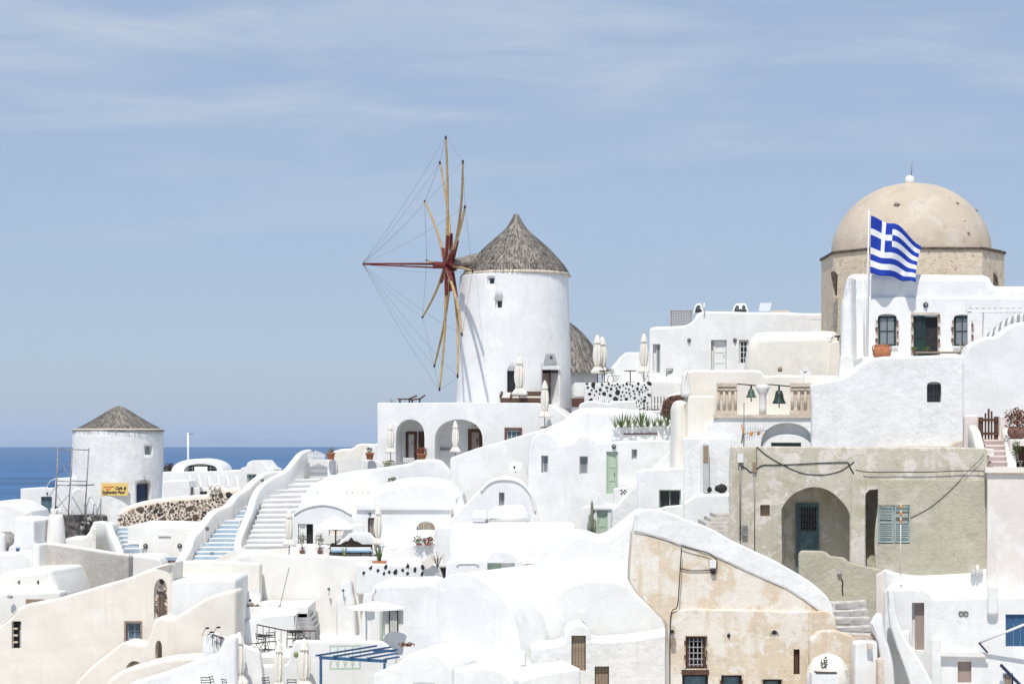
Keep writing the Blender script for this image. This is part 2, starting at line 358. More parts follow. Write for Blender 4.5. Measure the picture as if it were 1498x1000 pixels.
def rect(x0, y0, x1, y1): return [(x0, y0), (x1, y0), (x1, y1), (x0, y1)]
def archo(x0, y0, x1, y1, h, p=.9): return [(x1, y1), (x0, y1)]+arc(x0, x1, y0+h, y0, 10, p)
def uv(pl, x0, y0, x1, y1):
    a, b_ = pl.loc(x0, y1), pl.loc(x1, y0); return a[0], b_[0], a[1], b_[1]
def window(parent, pl, x0, y0, x1, y1, w, fm='white_paint', cols=2, rows=2, pane='glass', ft=.05, name='window', label=None):
    u0, u1, v0, v1 = uv(pl, x0, y0, x1, y1); mb = MB()
    for a in ((u0, u0+ft, v0, v1), (u1-ft, u1, v0, v1), (u0+ft, u1-ft, v0, v0+ft), (u0+ft, u1-ft, v1-ft, v1)): mb.pbox(pl, *a, w-.07, w-.005)
    mt = ft*.5
    for k in range(1, cols): c = u0+(u1-u0)*k/cols; mb.pbox(pl, c-mt/2, c+mt/2, v0+ft, v1-ft, w-.06, w-.01)
    for k in range(1, rows): c = v0+(v1-v0)*k/rows; mb.pbox(pl, u0+ft, u1-ft, c-mt/2, c+mt/2, w-.058, w-.012)
    o = mb.build(name, fm, parent)
    MB().pbox(pl, u0+ft*.9, u1-ft*.9, v0+ft*.9, v1-ft*.9, w-.03, w-.02).build('pane', pane, o)
    if label: o['label'] = label
    return o
def door(parent, pl, x0, y0, x1, y1, w, mat='sage', frame=None, panels=3, glassp=None, ft=.06, leafs=1, name='door', label=None, handle=True):
    u0, u1, v0, v1 = uv(pl, x0, y0, x1, y1); mb = MB(); mb.pbox(pl, u0+ft, u1-ft, v0, v1-ft, w-.05, w-.01)
    lw = (u1-u0-2*ft)/leafs
    for l in range(leafs):
        a, b_ = u0+ft+lw*l, u0+ft+lw*(l+1)
        for k in range(panels):
            c0 = v0+(v1-ft-v0)*k/panels; c1 = v0+(v1-ft-v0)*(k+1)/panels; e = min(.07, lw*.15)
            for q in ((a+e*.3, a+e, c0, c1), (b_-e, b_-e*.3, c0, c1), (a+e, b_-e, c0, c0+e*.8), (a+e, b_-e, c1-e*.8, c1)): mb.pbox(pl, *q, w-.075, w-.0495)
    o = mb.build(name, mat, parent)
    fb = MB()
    for q in ((u0, u0+ft, v0, v1), (u1-ft, u1, v0, v1), (u0+ft, u1-ft, v1-ft, v1)): fb.pbox(pl, *q, w-.1, w-.005)
    fb.build('frame', frame or mat, o)
    if glassp:
        a, b_, c, d = uv(pl, *glassp); MB().pbox(pl, a, b_, c, d, w-.09, w-.072).build('pane', 'glass', o)
    if handle:
        hx = u1-ft-.1; MB().pbox(pl, hx-.015, hx+.015, v0+.95, v0+1.07, w-.12, w-.074).build('handle', 'black_metal', o)
    if label: o['label'] = label
    return o
def planks(parent, pl, x0, y0, x1, y1, w, mat, n=5, frame='dark_wood', name='shutter'):
    u0, u1, v0, v1 = uv(pl, x0, y0, x1, y1); ft = .04; fb = MB()
    for q in ((u0, u0+ft, v0, v1), (u1-ft, u1, v0, v1), (u0+ft, u1-ft, v1-ft, v1)): fb.pbox(pl, *q, w-.07, w-.005)
    o = fb.build(name, frame, parent); d = (u1-u0-2*ft)/n
    for k in range(n): MB().pbox(pl, u0+ft+d*k+.006, u0+ft+d*(k+1)-.006, v0, v1-ft, w-.05-.006*(k % 2), w-.01).build('plank', mat, o)
    return o
# ---- templates: a thing with parts kept as shared meshes
TPL = {}
def tpl(key, parts): TPL[key] = parts      # [(name, mesh, [(subname, mesh)])]
def inst(key, name, wloc, label, cat, group=None, rz=0, sc=1., parent=None):
    o = link(name, None, wloc, parent, rz, sc)
    if parent is None: tag(o, label, cat, group)
    for nm, me, subs in TPL[key]:
        c = bpy.data.objects.new(nm, me); COL.objects.link(c); c.parent = o
        for sn, sm_ in subs:
            d = bpy.data.objects.new(sn, sm_); COL.objects.link(d); d.parent = c
    return o
# ------------------------------------------------------------------ setting: sea, hillside, far islands
mb = MB(); rad = [0, 60, 150, 300, 600, 1200, 2500, 5000, 9000, 15000, 22000]; nn = 96
vs = [V(0, 0, 0)]+[V(r_*math.cos(2*math.pi*k/nn), r_*math.sin(2*math.pi*k/nn), 0) for r_ in rad[1:] for k in range(nn)]
fs = [(0, 1+k, 1+(k+1) % nn) for k in range(nn)]
for j in range(len(rad)-2): fs += [(1+j*nn+k, 1+(j+1)*nn+k, 1+(j+1)*nn+(k+1) % nn, 1+j*nn+(k+1) % nn) for k in range(nn)]
struct(mb.add(vs, fs).build('sea', 'sea_water'))
HC = [(0, 0, -2, 0), (0, 30, -26), (0, 60, -22)]
ctl = [(-40, 0, -2), (0, 0, -1.8), (40, 0, -2), (-40, 30, -27), (0, 30, -27), (40, 30, -25), (-30, 60, -22), (0, 60, -20), (30, 60, -19),
       (-19, 74, -18), (0, 74, -14), (19, 70, -14), (-22, 90, -15), (-32, 94, -15), (-12, 90, -13), (0, 86, -12), (20, 84, -9), (-25, 100, -11.5), (-10, 100, -11.5), (0, 98, -9.5), (8, 92, -6), (22, 92, -4),
       (-24, 115, -8.5), (-12, 115, -5.5), (-4, 115, -4), (3, 112, -3), (10, 106, 0), (22, 106, 1), (-30, 135, -8.5), (-15, 130, -5), (-6, 125, -2), (2, 124, 0), (10, 120, 2.5), (24, 120, 2.5),
       (-32, 170, -9.5), (-20, 170, -9.5), (-8, 155, -6), (5, 155, -1.5), (20, 150, -1), (-55, 120, -12), (-60, 170, -14), (50, 100, 2), (50, 140, 0), (-45, 90, -18),
       (-40, 150, -8.8), (-38, 130, -9), (-30, 118, -9.5), (-34, 145, -8.6), (30, 97, .6), (33, 86, -3), (-30, 200, -22), (0, 195, -18), (30, 190, -14), (-60, 260, -60), (0, 260, -60), (60, 260, -55), (-80, 330, -112), (0, 330, -112), (80, 330, -112), (-80, 60, -24), (80, 60, -18), (-90, 150, -25), (90, 120, -4), (0, 420, -115), (-100, 420, -115), (100, 420, -115)]
def hgt(x, y):
    sw = sz = 0
    for a, b_, z_ in ctl:
        d = ((x-a)**2+(y-b_)**2)+.5; k = 1/d**2; sw += k; sz += k*z_
    return CZ+sz/sw
def hill():
    xs = [-120+3*i for i in range(81)]; ys = [-12+3*j for j in range(48)]+[133+8*j for j in range(34)]; mb = MB()
    vs = [V(x, y, hgt(x, y)-.5+.35*noise.noise(V(x*.2, y*.2, 3))) for y in ys for x in xs]; nx = len(xs)
    mb.add(vs, [(j*nx+i, j*nx+i+1, (j+1)*nx+i+1, (j+1)*nx+i) for j in range(len(ys)-1) for i in range(nx-1)], True)
    return struct(mb.build('hillside', 'ground'))
hill()
def island(x0, x1, peaks, D=112000):
    base = CZ-100/22000*D-60; mb = MB(); n = 60; rows = []
    for j, (dy, k) in enumerate(((-2500, 0), (-900, .62), (0, 1), (900, .6), (2600, 0))):
        row = []
        for i in range(n+1):
            px = x0+(x1-x0)*i/n; z = 0
            for pc, pw, ph in peaks: z = max(z, ph*math.exp(-((px-pc)/pw)**2))
            z *= (1+.18*noise.noise(V(px*.05, j*.7, 1)))*k*min(1, i/4, (n-i)/4)
            row.append(V((px-CX)/F*D, D+dy, base+60+z if k else base))
        rows += row
    mb.add(rows, [(j*(n+1)+i, j*(n+1)+i+1, (j+1)*(n+1)+i+1, (j+1)*(n+1)+i) for j in range(4) for i in range(n)], True)
    return struct(mb.build('island_hill', 'island'))
island(-60, 450, [(120, 60, 480), (330, 60, 700), (260, 50, 600), (400, 50, 500), (30, 60, 380), (200, 60, 440)])
island(380, 560, [(480, 40, 520), (430, 40, 450), (530, 40, 380)], 114000)

# ------------------------------------------------------------------ templates
def mm(name, mats, fn): mb = MB(); fn(mb); return mb.mesh(name, mats if isinstance(mats, list) else [mats])
for q in range(3):                          # closed market parasols, 2.75 m, three ways of folding
    pr = [[(.02, 2.72), (.07, 2.66), (.13, 2.5), (.19, 2.3), (.2, 2.24)], [(.1, 2.26), (.16, 2.15), (.2, 1.9), (.22, 1.6), (.2, 1.3), (.15, 1.08), (.13, 1.0), (.22, .86), (.31, .72), (.33, .64), (.28, .60)]]
    s = [1, .9, 1.1][q]
    tpl('umbrella%d' % q, [
        ('pole', mm('pole', 'brown_wood', lambda b_: b_.tube([(0, 0, 0), (0, 0, 2.75)], .026, 8).lathe((0, 0, 0), [(.26, 0), (.26, .06), (.05, .1)], 16)), []),
        ('vent_cap', mm('vent_cap', 'canvas', lambda b_: b_.lathe((0, 0, 0), [(r_*s, z_) for r_, z_ in pr[0]], 40, .10, 8, q)), []),
        ('canopy', mm('canopy', 'canvas', lambda b_: b_.lathe((0, 0, 0), [(r_*s, z_) for r_, z_ in pr[1]], 72, [.2, .27, .23][q], [8, 7, 9][q], q*1.3)), []),
        ('tie', mm('tie', 'canvas_tan', lambda b_: b_.lathe((0, 0, 0), [(.165*s, 1.0), (.165*s, 1.05)], 16)), [])])
def chair_parts(mat):
    W_, D_, H = .40, .40, .46
    legs = [((-W_/2, -D_/2, 0), (-W_/2, D_/2, H)), ((W_/2, -D_/2, 0), (W_/2, D_/2, H)), ((-W_/2+.03, D_/2, 0), (-W_/2+.03, -D_/2, H)), ((W_/2-.03, D_/2, 0), (W_/2-.03, -D_/2, H))]
    out = [('leg', mm('leg', mat, lambda b_: b_.tube([a, c], .012, 5)), []) for a, c in legs]
    def seat(b_):
        for k in range(5): b_.box(-W_/2, W_/2, -D_/2+k*.083, -D_/2+k*.083+.035, H, H+.015)
    out.append(('seat', mm('seat', mat, seat), []))
    for s in (-1, 1): out.append(('back_post', mm('back_post', mat, lambda b_: b_.tube([(s*W_/2, D_/2, H), (s*W_/2, D_/2+.1, .9)], .012, 5)), []))
    for k in range(3): out.append(('back_slat', mm('back_slat', mat, lambda b_: b_.box(-W_/2, W_/2, D_/2+.045+k*.02, D_/2+.065+k*.02, .62+k*.11, .655+k*.11)), []))
    return out
tpl('chair', chair_parts('black_metal')); tpl('chair_white', chair_parts('white_paint'))
tpl('table', [('tabletop', mm('tabletop', 'black_metal', lambda b_: b_.lathe((0, 0, 0), [(.36, .7), (.37, .71), (.37, .73), (.36, .74)], 24)), []),
              ('pedestal', mm('pedestal', 'black_metal', lambda b_: b_.tube([(0, 0, .04), (0, 0, .7)], .03, 8)), []),
              ('base', mm('base', 'black_metal', lambda b_: [b_.bar((0, 0, .03), (.3*math.cos(a), .3*math.sin(a), .03), .04, .05) for a in (0, 1.57, 3.14, 4.71)]), [])])
def potm(rt, rb, h, mat):
    return mm('pot', mat, lambda b_: b_.lathe((0, 0, 0), [(rb, 0), (rb+(rt-rb)*.85, h*.82), (rt*1.08, h*.83), (rt*1.08, h), (rt*.92, h), (rt*.86, h*.9), (.001, h*.88)], 24))
tpl('pot', [('pot', potm(.22, .15, .36, 'terracotta'), [])])
def leaf_blade(b_, L_=.7, W_=.07, lean=.5, curl=.15, fold=.012):
    n = 6; vs = []
    for i in range(n+1):
        t_ = i/n; wd = W_*(1-t_**1.6)*(.75+.25*math.sin(t_*3)); x = lean*L_*t_+curl*L_*t_*t_; z = L_*t_*math.sqrt(max(.05, 1-lean**2))-curl*.3*L_*t_*t_
        vs += [V(x, -wd/2, z), V(x-fold, 0, z-fold), V(x, wd/2, z)]
    b_.add(vs, [(i*3+k, i*3+k+1, (i+1)*3+k+1, (i+1)*3+k) for i in range(n) for k in range(2)], True)
LEAFM = [mm('leaf', 'leaf_pale', lambda b_: leaf_blade(b_, .75, .09, l_, c_)) for l_, c_ in ((.15, .1), (.4, .2), (.65, .25), (.3, .0))]
LEAFD = [mm('leaf', 'leaf', lambda b_: leaf_blade(b_, .75, .09, l_, c_)) for l_, c_ in ((.15, .1), (.4, .2), (.65, .25), (.3, .0))]
def agave(wloc, label, h, n, group=None, parent=None, seed=0, sets=None):
    rn = random.Random(seed); o = link('agave_plant', None, wloc, parent)
    if parent is None: tag(o, label, 'plant', group)
    for k in range(n):
        c = bpy.data.objects.new('leaf', rn.choice((sets or LEAFM+LEAFD[:1]))); COL.objects.link(c); c.parent = o; s = h/.75*rn.uniform(.7, 1.08)
        c.scale = (s, s, s); c.rotation_euler = (0, 0, k*2.4+rn.uniform(-.3, .3)); c.location = (.04*math.cos(k*2.4), .04*math.sin(k*2.4), 0)
    return o
def foliage(parent, c, rx, rz, n, mat, size=.09, seed=0, name='foliage', ry=None):
    rn = random.Random(seed); mb = MB()
    for k in range(n):
        d = V(rn.gauss(0, 1), rn.gauss(0, 1), rn.gauss(0, 1)).normalized()*(rn.random()**.4); cl = 1+.35*noise.noise(d*2.2+V(seed, 0, 0))
        p = Vector(c)+V(d.x*rx*cl, d.y*(ry or rx)*cl, d.z*rz*cl); a = V(rn.gauss(0, 1), rn.gauss(0, 1), rn.gauss(0, 1)).normalized(); b_ = a.cross(V(rn.gauss(0, 1), rn.gauss(0, 1), rn.gauss(0, 1))).normalized()
        s = size*rn.uniform(.6, 1.3); mb.add([p-a*s, p+b_*s*.45, p+a*s, p-b_*s*.45], [(0, 1, 2, 3)])
    return stuff(mb.build(name, mat, parent, fix=False))
def potplant(px, py, D, label, potkey='terracotta', rt=.22, h=.36, leaf='leaf', lr=.25, lz=.3, n=140, group=None, seed=1, size=.08, stemh=0):
    b_ = P(px, py, D); o = thing('potted_plant', b_, label, 'potted plant', group)
    me = potm(rt, rt*.68, h, potkey) if rt < .35 else mm('pot', potkey, lambda q: q.lathe((0, 0, 0), [(rt*.55, 0), (rt*.85, h*.2), (rt, h*.5), (rt*.95, h*.78), (rt*.8, h*.9), (rt*.88, h), (rt*.7, h), (.001, h*.85)], 28)); link('pot', me, b_, o)
    mb = MB()
    for k in range(4): mb.tube([b_+V(0, 0, h*.8), b_+V(.1*math.cos(k*1.6), .1*math.sin(k*1.6), h+stemh+lz*.7)], .012, 4)
    mb.build('stem', 'old_wood', o); foliage(o, b_+V(0, 0, h+stemh+lz*.75), lr, lz, n, leaf, size, seed); return o
def lamp(parent, p, r_=.13, n=V(0, -1, 0)):
    mb = MB(); mb.lathe((0, 0, 0), [(r_*.5, 0), (r_, .01), (r_, .05), (r_*.8, .08)], 14); mb2 = MB(); mb2.lathe((0, 0, 0), [(r_*.62, .06), (r_*.5, .13), (r_*.2, .17), (.001, .175)], 12)
    q = n.to_track_quat('Z', 'Y')
    for x in (mb, mb2): x.v = [q @ v+Vector(p) for v in x.v]
    o = mb.build('wall_lamp', 'black_metal', parent); mb2.build('globe', 'glass_grey', o); return o
def cut(o, cutters):
    mods = []
    for c in cutters:
        m_ = o.modifiers.new('b', 'BOOLEAN'); m_.object = c; m_.operation = 'DIFFERENCE'; m_.solver = 'EXACT'
    bpy.context.view_layer.update(); dg = bpy.context.evaluated_depsgraph_get(); me = bpy.data.meshes.new_from_object(o.evaluated_get(dg))
    o.modifiers.clear(); old = o.data; o.data = me; me.name = old.name
    for c in cutters: bpy.data.objects.remove(c)
def text(parent, s, pl, px, py, hpx, mat, name='lettering', w=-.02, shear=0, sx=1., bold=.0):
    cu = bpy.data.curves.new('t', 'FONT'); cu.body = s; cu.align_x = 'LEFT'; cu.shear = shear; cu.offset = bold; cu.extrude = .02
    to = bpy.data.objects.new('t', cu); COL.objects.link(to); bpy.context.view_layer.update()
    me = bpy.data.meshes.new_from_object(to.evaluated_get(bpy.context.evaluated_depsgraph_get())); bpy.data.objects.remove(to)
    mb = MB(); u0, v0 = pl.loc(px, py); k = hpx*S(pl.D)/.7
    mb.add([pl.at(u0+q.co.x*k*sx, v0+q.co.y*k, w-q.co.z*k*.2) for q in me.vertices], [tuple(f.vertices) for f in me.polygons]); return mb.build(name, mat, parent)
def cable(parent, pts, pl, w=-.03, r_=.018, mat='black_metal', name='cable'):
    q = spl(pts, 4); mb = MB(); mb.tube([pl.at(*pl.loc(*z), w) for z in q], r_, 5); return mb.build(name, mat, parent)
def thatch_roof(parent, c, prof, n=1800, seed=3, dark=.45):
    """conical reed roof: base cone, overlapping reed bundles"""
    rn = random.Random(seed); mb = MB(); mb.lathe(c, [(r_*(1+.0), z_) for r_, z_ in prof], 48)
    o = mb.build('thatch_roof', 'thatch', parent)
    sl_ = [0]
    for (r0, z0), (r1, z1) in zip(prof, prof[1:]): sl_.append(sl_[-1]+math.hypot(r1-r0, z1-z0))
    tot = sl_[-1]
    def pt(d):
        d = max(0, min(tot, d))
        for i in range(len(sl_)-1):
            if d <= sl_[i+1]+1e-9: t_ = (d-sl_[i])/max(1e-6, sl_[i+1]-sl_[i]); return (prof[i][0]+(prof[i+1][0]-prof[i][0])*t_, prof[i][1]+(prof[i+1][1]-prof[i][1])*t_)
    bs = MB(), MB()
    for k in range(n):
        d = tot*(1-math.sqrt(rn.random()))*.98; d = max(0, round(d/.34)*.34+rn.uniform(-.1, .14)); a = rn.uniform(0, 2*math.pi); ln = rn.uniform(.35, .75); wd = rn.uniform(.008, .022)
        lo, hi = pt(max(-.0, d-.06)), pt(min(tot, d+ln)); da = rn.uniform(-.05, .05); t_ = V(-math.sin(a), math.cos(a), 0)*wd
        lift = rn.uniform(.02, .06); ext = .12 if d < .15 else 0
        A_ = Vector(c)+V((lo[0]+lift+ext*.8)*math.cos(a), (lo[0]+lift+ext*.8)*math.sin(a), lo[1]+lift-ext*.6); B_ = Vector(c)+V((hi[0]+.02)*math.cos(a+da), (hi[0]+.02)*math.sin(a+da), hi[1]+.03)
        bs[0 if rn.random() > dark else 1].add([A_-t_, A_+t_, B_+t_*.8, B_-t_*.8], [(0, 1, 2, 3)])
    stuff(bs[0].build('reed', 'straw', o, fix=False)); stuff(bs[1].build('reed', 'straw_dark', o, fix=False))
    return o
def tower_pl(c, r_, px):
    dx = (px-CX)/F*(c.y-r_)-c.x; yaw = math.degrees(math.asin(max(-.95, min(.95, dx/r_)))); q = Pl(CX, c.y, yaw)
    q.o = V(c.x+r_*math.sin(R(yaw)), c.y-r_*math.cos(R(yaw)), CZ); q.D = q.o.y; return q
# ------------------------------------------------------------------ main windmill
def main_mill():
    D = 125.; c = P(752, 606, D); z0 = c.z; c0 = V(c.x, D, 0)
    o = thing('windmill', c, 'tall whitewashed round windmill with thatched cone roof and bare wooden sail spars', 'windmill')
    zt = P(0, 399, D-3)[2]; prof = [(3.62, z0), (3.58, z0+2), (3.5, z0+5), (3.42, zt-.4), (3.40, zt), (3.0, zt+.05)]
    full = []
    for (r0, a), (r1, b_) in zip(prof, prof[1:]):
        for k in range(5): full.append((r0+(r1-r0)*k/5, a+(b_-a)*k/5))
    full.append(prof[-1])
    mb = MB(); vs = []; n = 96
    for r_, z_ in full:
        for k in range(n):
            a = 2*math.pi*k/n; d = V(math.cos(a), math.sin(a), 0); rr = r_+.03*noise.noise(V(d.x*3, d.y*3, z_*.7)); vs.append(c0+d*rr+V(0, 0, z_))
    fs = [(j*n+k, j*n+(k+1) % n, (j+1)*n+(k+1) % n, (j+1)*n+k) for j in range(len(full)-1) for k in range(n)]
    mb.add(vs, fs+[tuple(range(n))[::-1], tuple(range((len(full)-1)*n, len(full)*n))], True); tw = mb.build('tower', 'white', o)
    cs = []; ops = []
    for (x0, y0, x1, y1, d) in ((712, 404, 723, 417, .35), (724, 437, 735, 452, .35), (742, 542, 754, 574, .3), (793, 541, 817, 592, .9)):
        pl = tower_pl(c0, 3.5, (x0+x1)/2); u0, u1, v0, v1 = uv(pl, x0, y0, x1, y1)
        cs.append(MB().pbox(pl, u0, u1, v0, v1, -.8, d).build('cut', 'white')); ops.append((pl, d))
    pl = tower_pl(c0, 3.5, 805); q = archo(796, 524, 816, 535, 10); A = [pl.loc(*z) for z in q]; m_ = len(A)
    cb = MB(); cb.add([pl.at(*a, -.8) for a in A]+[pl.at(*a, .25) for a in A], [(k, (k+1) % m_, m_+(k+1) % m_, m_+k) for k in range(m_)]+[tuple(range(m_))[::-1], tuple(range(m_, 2*m_))]); cs.append(cb.build('cut', 'white'))
    cut(tw, cs)
    window(o, ops[0][0], 712, 404, 723, 417, .3, 'white_paint', 1, 1, 'glass', .1); window(o, ops[1][0], 724, 437, 735, 452, .3, 'white_paint', 1, 1, 'glass', .1)
    window(o, ops[2][0], 742, 542, 754, 574, .25, 'dark_wood', 4, 6, 'glass', .03)
    door(o, ops[3][0], 797, 543, 817, 592, .85, 'taupe', 'brown_wood', 3)
    pl = ops[3][0]; u0, u1, v0, v1 = uv(pl, 806, 541, 818, 545); MB().pbox(pl, u0, u1, v0, v1, .05, .75).build('lintel', 'dark_wood', o)
    u0, u1, v0, v1 = uv(pl, 793, 536, 819, 540); MB().pbox(pl, u0, u1, v0, v1, -.1, .1).build('sill', 'white', o)
    lamp(o, pl.at(*pl.loc(806, 523), -.02), .11, pl.n)
    rc = V((755-CX)/F*D, D, 0); k = S(D)
    thatch_roof(o, rc, [(r_*k, CZ+(EY-y)*k) for r_, y in ((77.5, 404), (73, 393), (62, 380), (50, 367), (40, 358), (30, 349.5), (20, 341), (13, 334), (8, 327), (5, 320), (3.5, 315), (.1, 313))], 9000)
    MB().lathe(rc, [(3.40, CZ+(EY-405)*k), (3.44, CZ+(EY-402.5)*k), (3.3, CZ+(EY-400)*k)], 64).build('eave_band', 'mortar', o)
    # sails
    a = R(13); ax = V(-math.cos(a), -math.sin(a), 0); h = V(math.sin(a), -math.cos(a), 0); up = V(0, 0, 1)
    hub = V(c.x, D, CZ+(EY-388)*S(124))+ax*4.25
    MB().tube([hub-ax*2.6, hub+ax*.9], [.2, .22], 10).build('axle', 'red_wood', o)
    MB().tube([hub-ax*.55, hub-ax*.1], .34, 10).build('hub', 'red_wood', o)
    hd = MB().tube([hub-ax*.5+V(0, 0, .06), hub-ax*1.2+V(0, 0, .16), hub-ax*2.2+V(0, 0, .32)], [.27, .38, .48], 14).build('axle_hood', 'thatch', o); rn = random.Random(2); hs = MB()
    for q in range(420):
        a_ = rn.uniform(-.4, math.pi+.4); t0 = rn.random()*.8; r0, r1 = .28+.22*t0, .28+.22*min(1, t0+.3); s_ = V(-math.sin(a), math.cos(a), 0).cross(V(0, 0, 1)); s_ = h
        f_ = lambda t_, r_: hub-ax*(.35+1.85*t_)+V(0, 0, .05+.28*t_)+(h*math.cos(a_)+up*math.sin(a_))*r_
        A_, B_ = f_(t0-.08, r0+.05), f_(min(1, t0+.28), r1+.02); w_ = (h*-math.sin(a_)+up*math.cos(a_))*.014; hs.add([A_-w_, A_+w_, B_+w_, B_-w_], [(0, 1, 2, 3)])
    stuff(hs.build('reed', 'straw', hd, fix=False))
    tip = hub+ax*5.35; bs = MB()
    bs.tube([hub+ax*.3+V(0, 0, .08), tip], [.085, .05], 6); bs.tube([hub+ax*.3-V(0, 0, .16), tip-V(0, 0, .05)], [.06, .035], 6); bs.build('bowsprit', 'red_wood', o)
    tips = []; rl = [7.5, 7.4, 7.9, 7.35, 7.7, 7.4, 7.4, 7.7, 7.8, 7.6, 7.6, 7.4]
    for i in range(12):
        th = R(22.5+30*i); d = h*math.cos(th)+up*math.sin(th); Lr = rl[i]; off = -ax*.25 if i % 2 else ax*.12
        tn = h*-math.sin(th)+up*math.cos(th); bow = .30*noise.noise(V(i*3.3, 1, 2))
        pts = []; rr = []
        for j in range(13):
            t_ = .5+(Lr-.5)*j/12; q = j/12; pts.append(hub+off+d*t_+ax*(.20*q*q-.10*math.sin(q*math.pi))+tn*bow*math.sin(q*math.pi)); rr.append(.102-.042*q)
        sp = MB().tube(pts, rr, 7).build('spar', 'spar', o)
        MB().tube([pts[-1]-(pts[-1]-pts[-2]).normalized()*.16, pts[-1]+(pts[-1]-pts[-2]).normalized()*.06], .065, 7).build('spar_tip', 'dark_wood', sp)
        MB().bar(hub+off+d*.15, hub+off*1.1+d*(1.85 if i % 3 else 2.2)-ax*.1, .25, .2, ax).build('spar_root', 'red_wood', sp)
        tips.append(pts[-1])
    def sag(a_, b_, s): return [a_.lerp(b_, t_/8)-V(0, 0, s*math.sin(math.pi*t_/8)) for t_ in range(9)]
    for i in range(12):
        MB().tube(sag(tips[i], tips[(i+1) % 12], .05), .010, 4).build('rope', 'rope', o)
        MB().tube(sag(tips[i], tip, .25), .008, 4).build('rope', 'rope', o)
    return o
main_mill()
def far_mill():   # second thatched mill, mostly hidden behind the first
    D = 150.; c = P(829, 615, D); c0 = V(c.x, D, 0); k = S(D); o = thing('windmill', c, 'low mill with shaggy thatched roof peeking out behind the tall windmill', 'windmill')
    zt = CZ+(EY-545)*k; MB().lathe(c0, [(2.45, c.z), (2.4, (c.z+zt)/2), (2.35, zt), (2.2, zt+.1)], 64).build('tower', 'white', o)
    thatch_roof(o, c0, [(r_*k, CZ+(EY-y)*k) for r_, y in ((64, 546), (58, 538), (48, 522), (36, 503), (24, 488), (10, 476), (.2, 470))], 4500, 5)
    pl = Pl(845, D-2.6, 0)
    u0, u1, v0, v1 = uv(pl, 833, 564, 862, 570); MB().pbox(pl, u0, u1, v0, v1, 0, 1.2).build('canopy_beam', 'offwhite', o)
    u0, u1, v0, v1 = uv(pl, 833, 581, 858, 595); MB().pbox(pl, u0, u1, v0, v1, 0, .6).build('low_wall', 'brown_wood', o)
far_mill()
def left_mill():
    D = 165.; c = P(172.5, 772, D); c0 = V(c.x, D, 0); k = S(D); o = thing('windmill', c, 'squat round white mill with yellow cafe board, blue arched door and thatched cap', 'windmill')
    zt = CZ+(EY-628)*S(D-3); n = 80; vs = []; rows = [(3.72, c.z+(zt-c.z)*j/14) for j in range(14)]+[(3.70, zt), (3.3, zt+.1)]
    for r_, z_ in rows:
        for q in range(n):
            a = 2*math.pi*q/n; d = V(math.cos(a), math.sin(a), 0); rr = r_+.05*noise.noise(V(d.x*4, d.y*4, z_))+(.05*noise.noise(V(d.x*14, d.y*14, z_*3)) if d.x > .6 else 0); vs.append(c0+d*rr+V(0, 0, z_))
    tw = MB().add(vs, [(j*n+q, j*n+(q+1) % n, (j+1)*n+(q+1) % n, (j+1)*n+q) for j in range(len(rows)-1) for q in range(n)]+[tuple(range(n))[::-1], tuple(range((len(rows)-1)*n, len(rows)*n))], True).build('tower', 'white_rough', o)
    cs = []; p1 = tower_pl(c0, 3.7, 218.5); u = uv(p1, 214, 652, 223, 665); cs.append(MB().pbox(p1, *u, -.8, .4).build('cut', 'white'))
    p2 = tower_pl(c0, 3.7, 211); A = [p2.loc(*z) for z in archo(201, 701, 222, 745, 11)]; m_ = len(A)
    cs.append(MB().add([p2.at(*a, -1) for a in A]+[p2.at(*a, .5) for a in A], [(q, (q+1) % m_, m_+(q+1) % m_, m_+q) for q in range(m_)]+[tuple(range(m_))[::-1], tuple(range(m_, 2*m_))]).build('cut', 'white'))
    cut(tw, cs); window(o, p1, 214, 652, 223, 665, .35, 'grey_paint', 1, 1, 'glass_grey', .05)
    door(o, p2, 201, 707, 220, 748, .45, 'navy', 'brown_wood', 1, handle=False)
    thatch_roof(o, V((174-CX)/F*D, D, 0), [(r_*k, CZ+(EY-y)*k) for r_, y in ((66, 630.5), (55, 624.5), (45, 619.5), (30, 610.5), (16, 601.5), (6, 596), (.2, 594))], 5500, 9)
    MB().lathe(c0, [(3.70, zt-.05), (3.78, zt+.0), (3.6, zt+.08)], 64).build('eave_band', 'mortar', o)
    pl = Pl(167, D-3.79, -5); u0, u1, v0, v1 = uv(pl, 148, 706, 187, 724.5)
    sg = tag(MB().pbox(pl, u0, u1, v0, v1, 0, .06).build('cafe_sign', 'yellow_sign'), 'yellow board lettered Cafe and Swimming Pool on the squat mill', 'sign')
    text(sg, 'Cafe &', pl, 168, 715.5, 4.2, 'ink', shear=.3, bold=.03); text(sg, 'Swimming Pool', pl, 149.2, 721.5, 4.4, 'ink', shear=.3, sx=.86, bold=.03)
    q = [(151, 713), (154, 711), (156, 712.5), (159, 710.5), (161, 712), (164, 710.8), (167, 711.6)]; MB().tube([pl.at(*pl.loc(*z), -.02) for z in spl(q, 4)], .028, 4).build('lettering', 'ink_orange', sg)
    mb = MB(); A = [pl.loc(*z) for z in spl([(154.5, 714), (158, 715.2), (162, 713), (159.5, 716), (157, 717), (154.5, 714)], 3)]; mb.add([pl.at(*a, -.012) for a in A], [tuple(range(len(A)))]); mb.tube([pl.at(*a, -.012) for a in A], .02, 4); mb.build('emblem', 'ink_orange', sg)
    u = uv(pl, 151, 722.6, 158, 723.3); MB().pbox(pl, *u, -.02, .0).build('lettering', 'ink', sg)
left_mill()
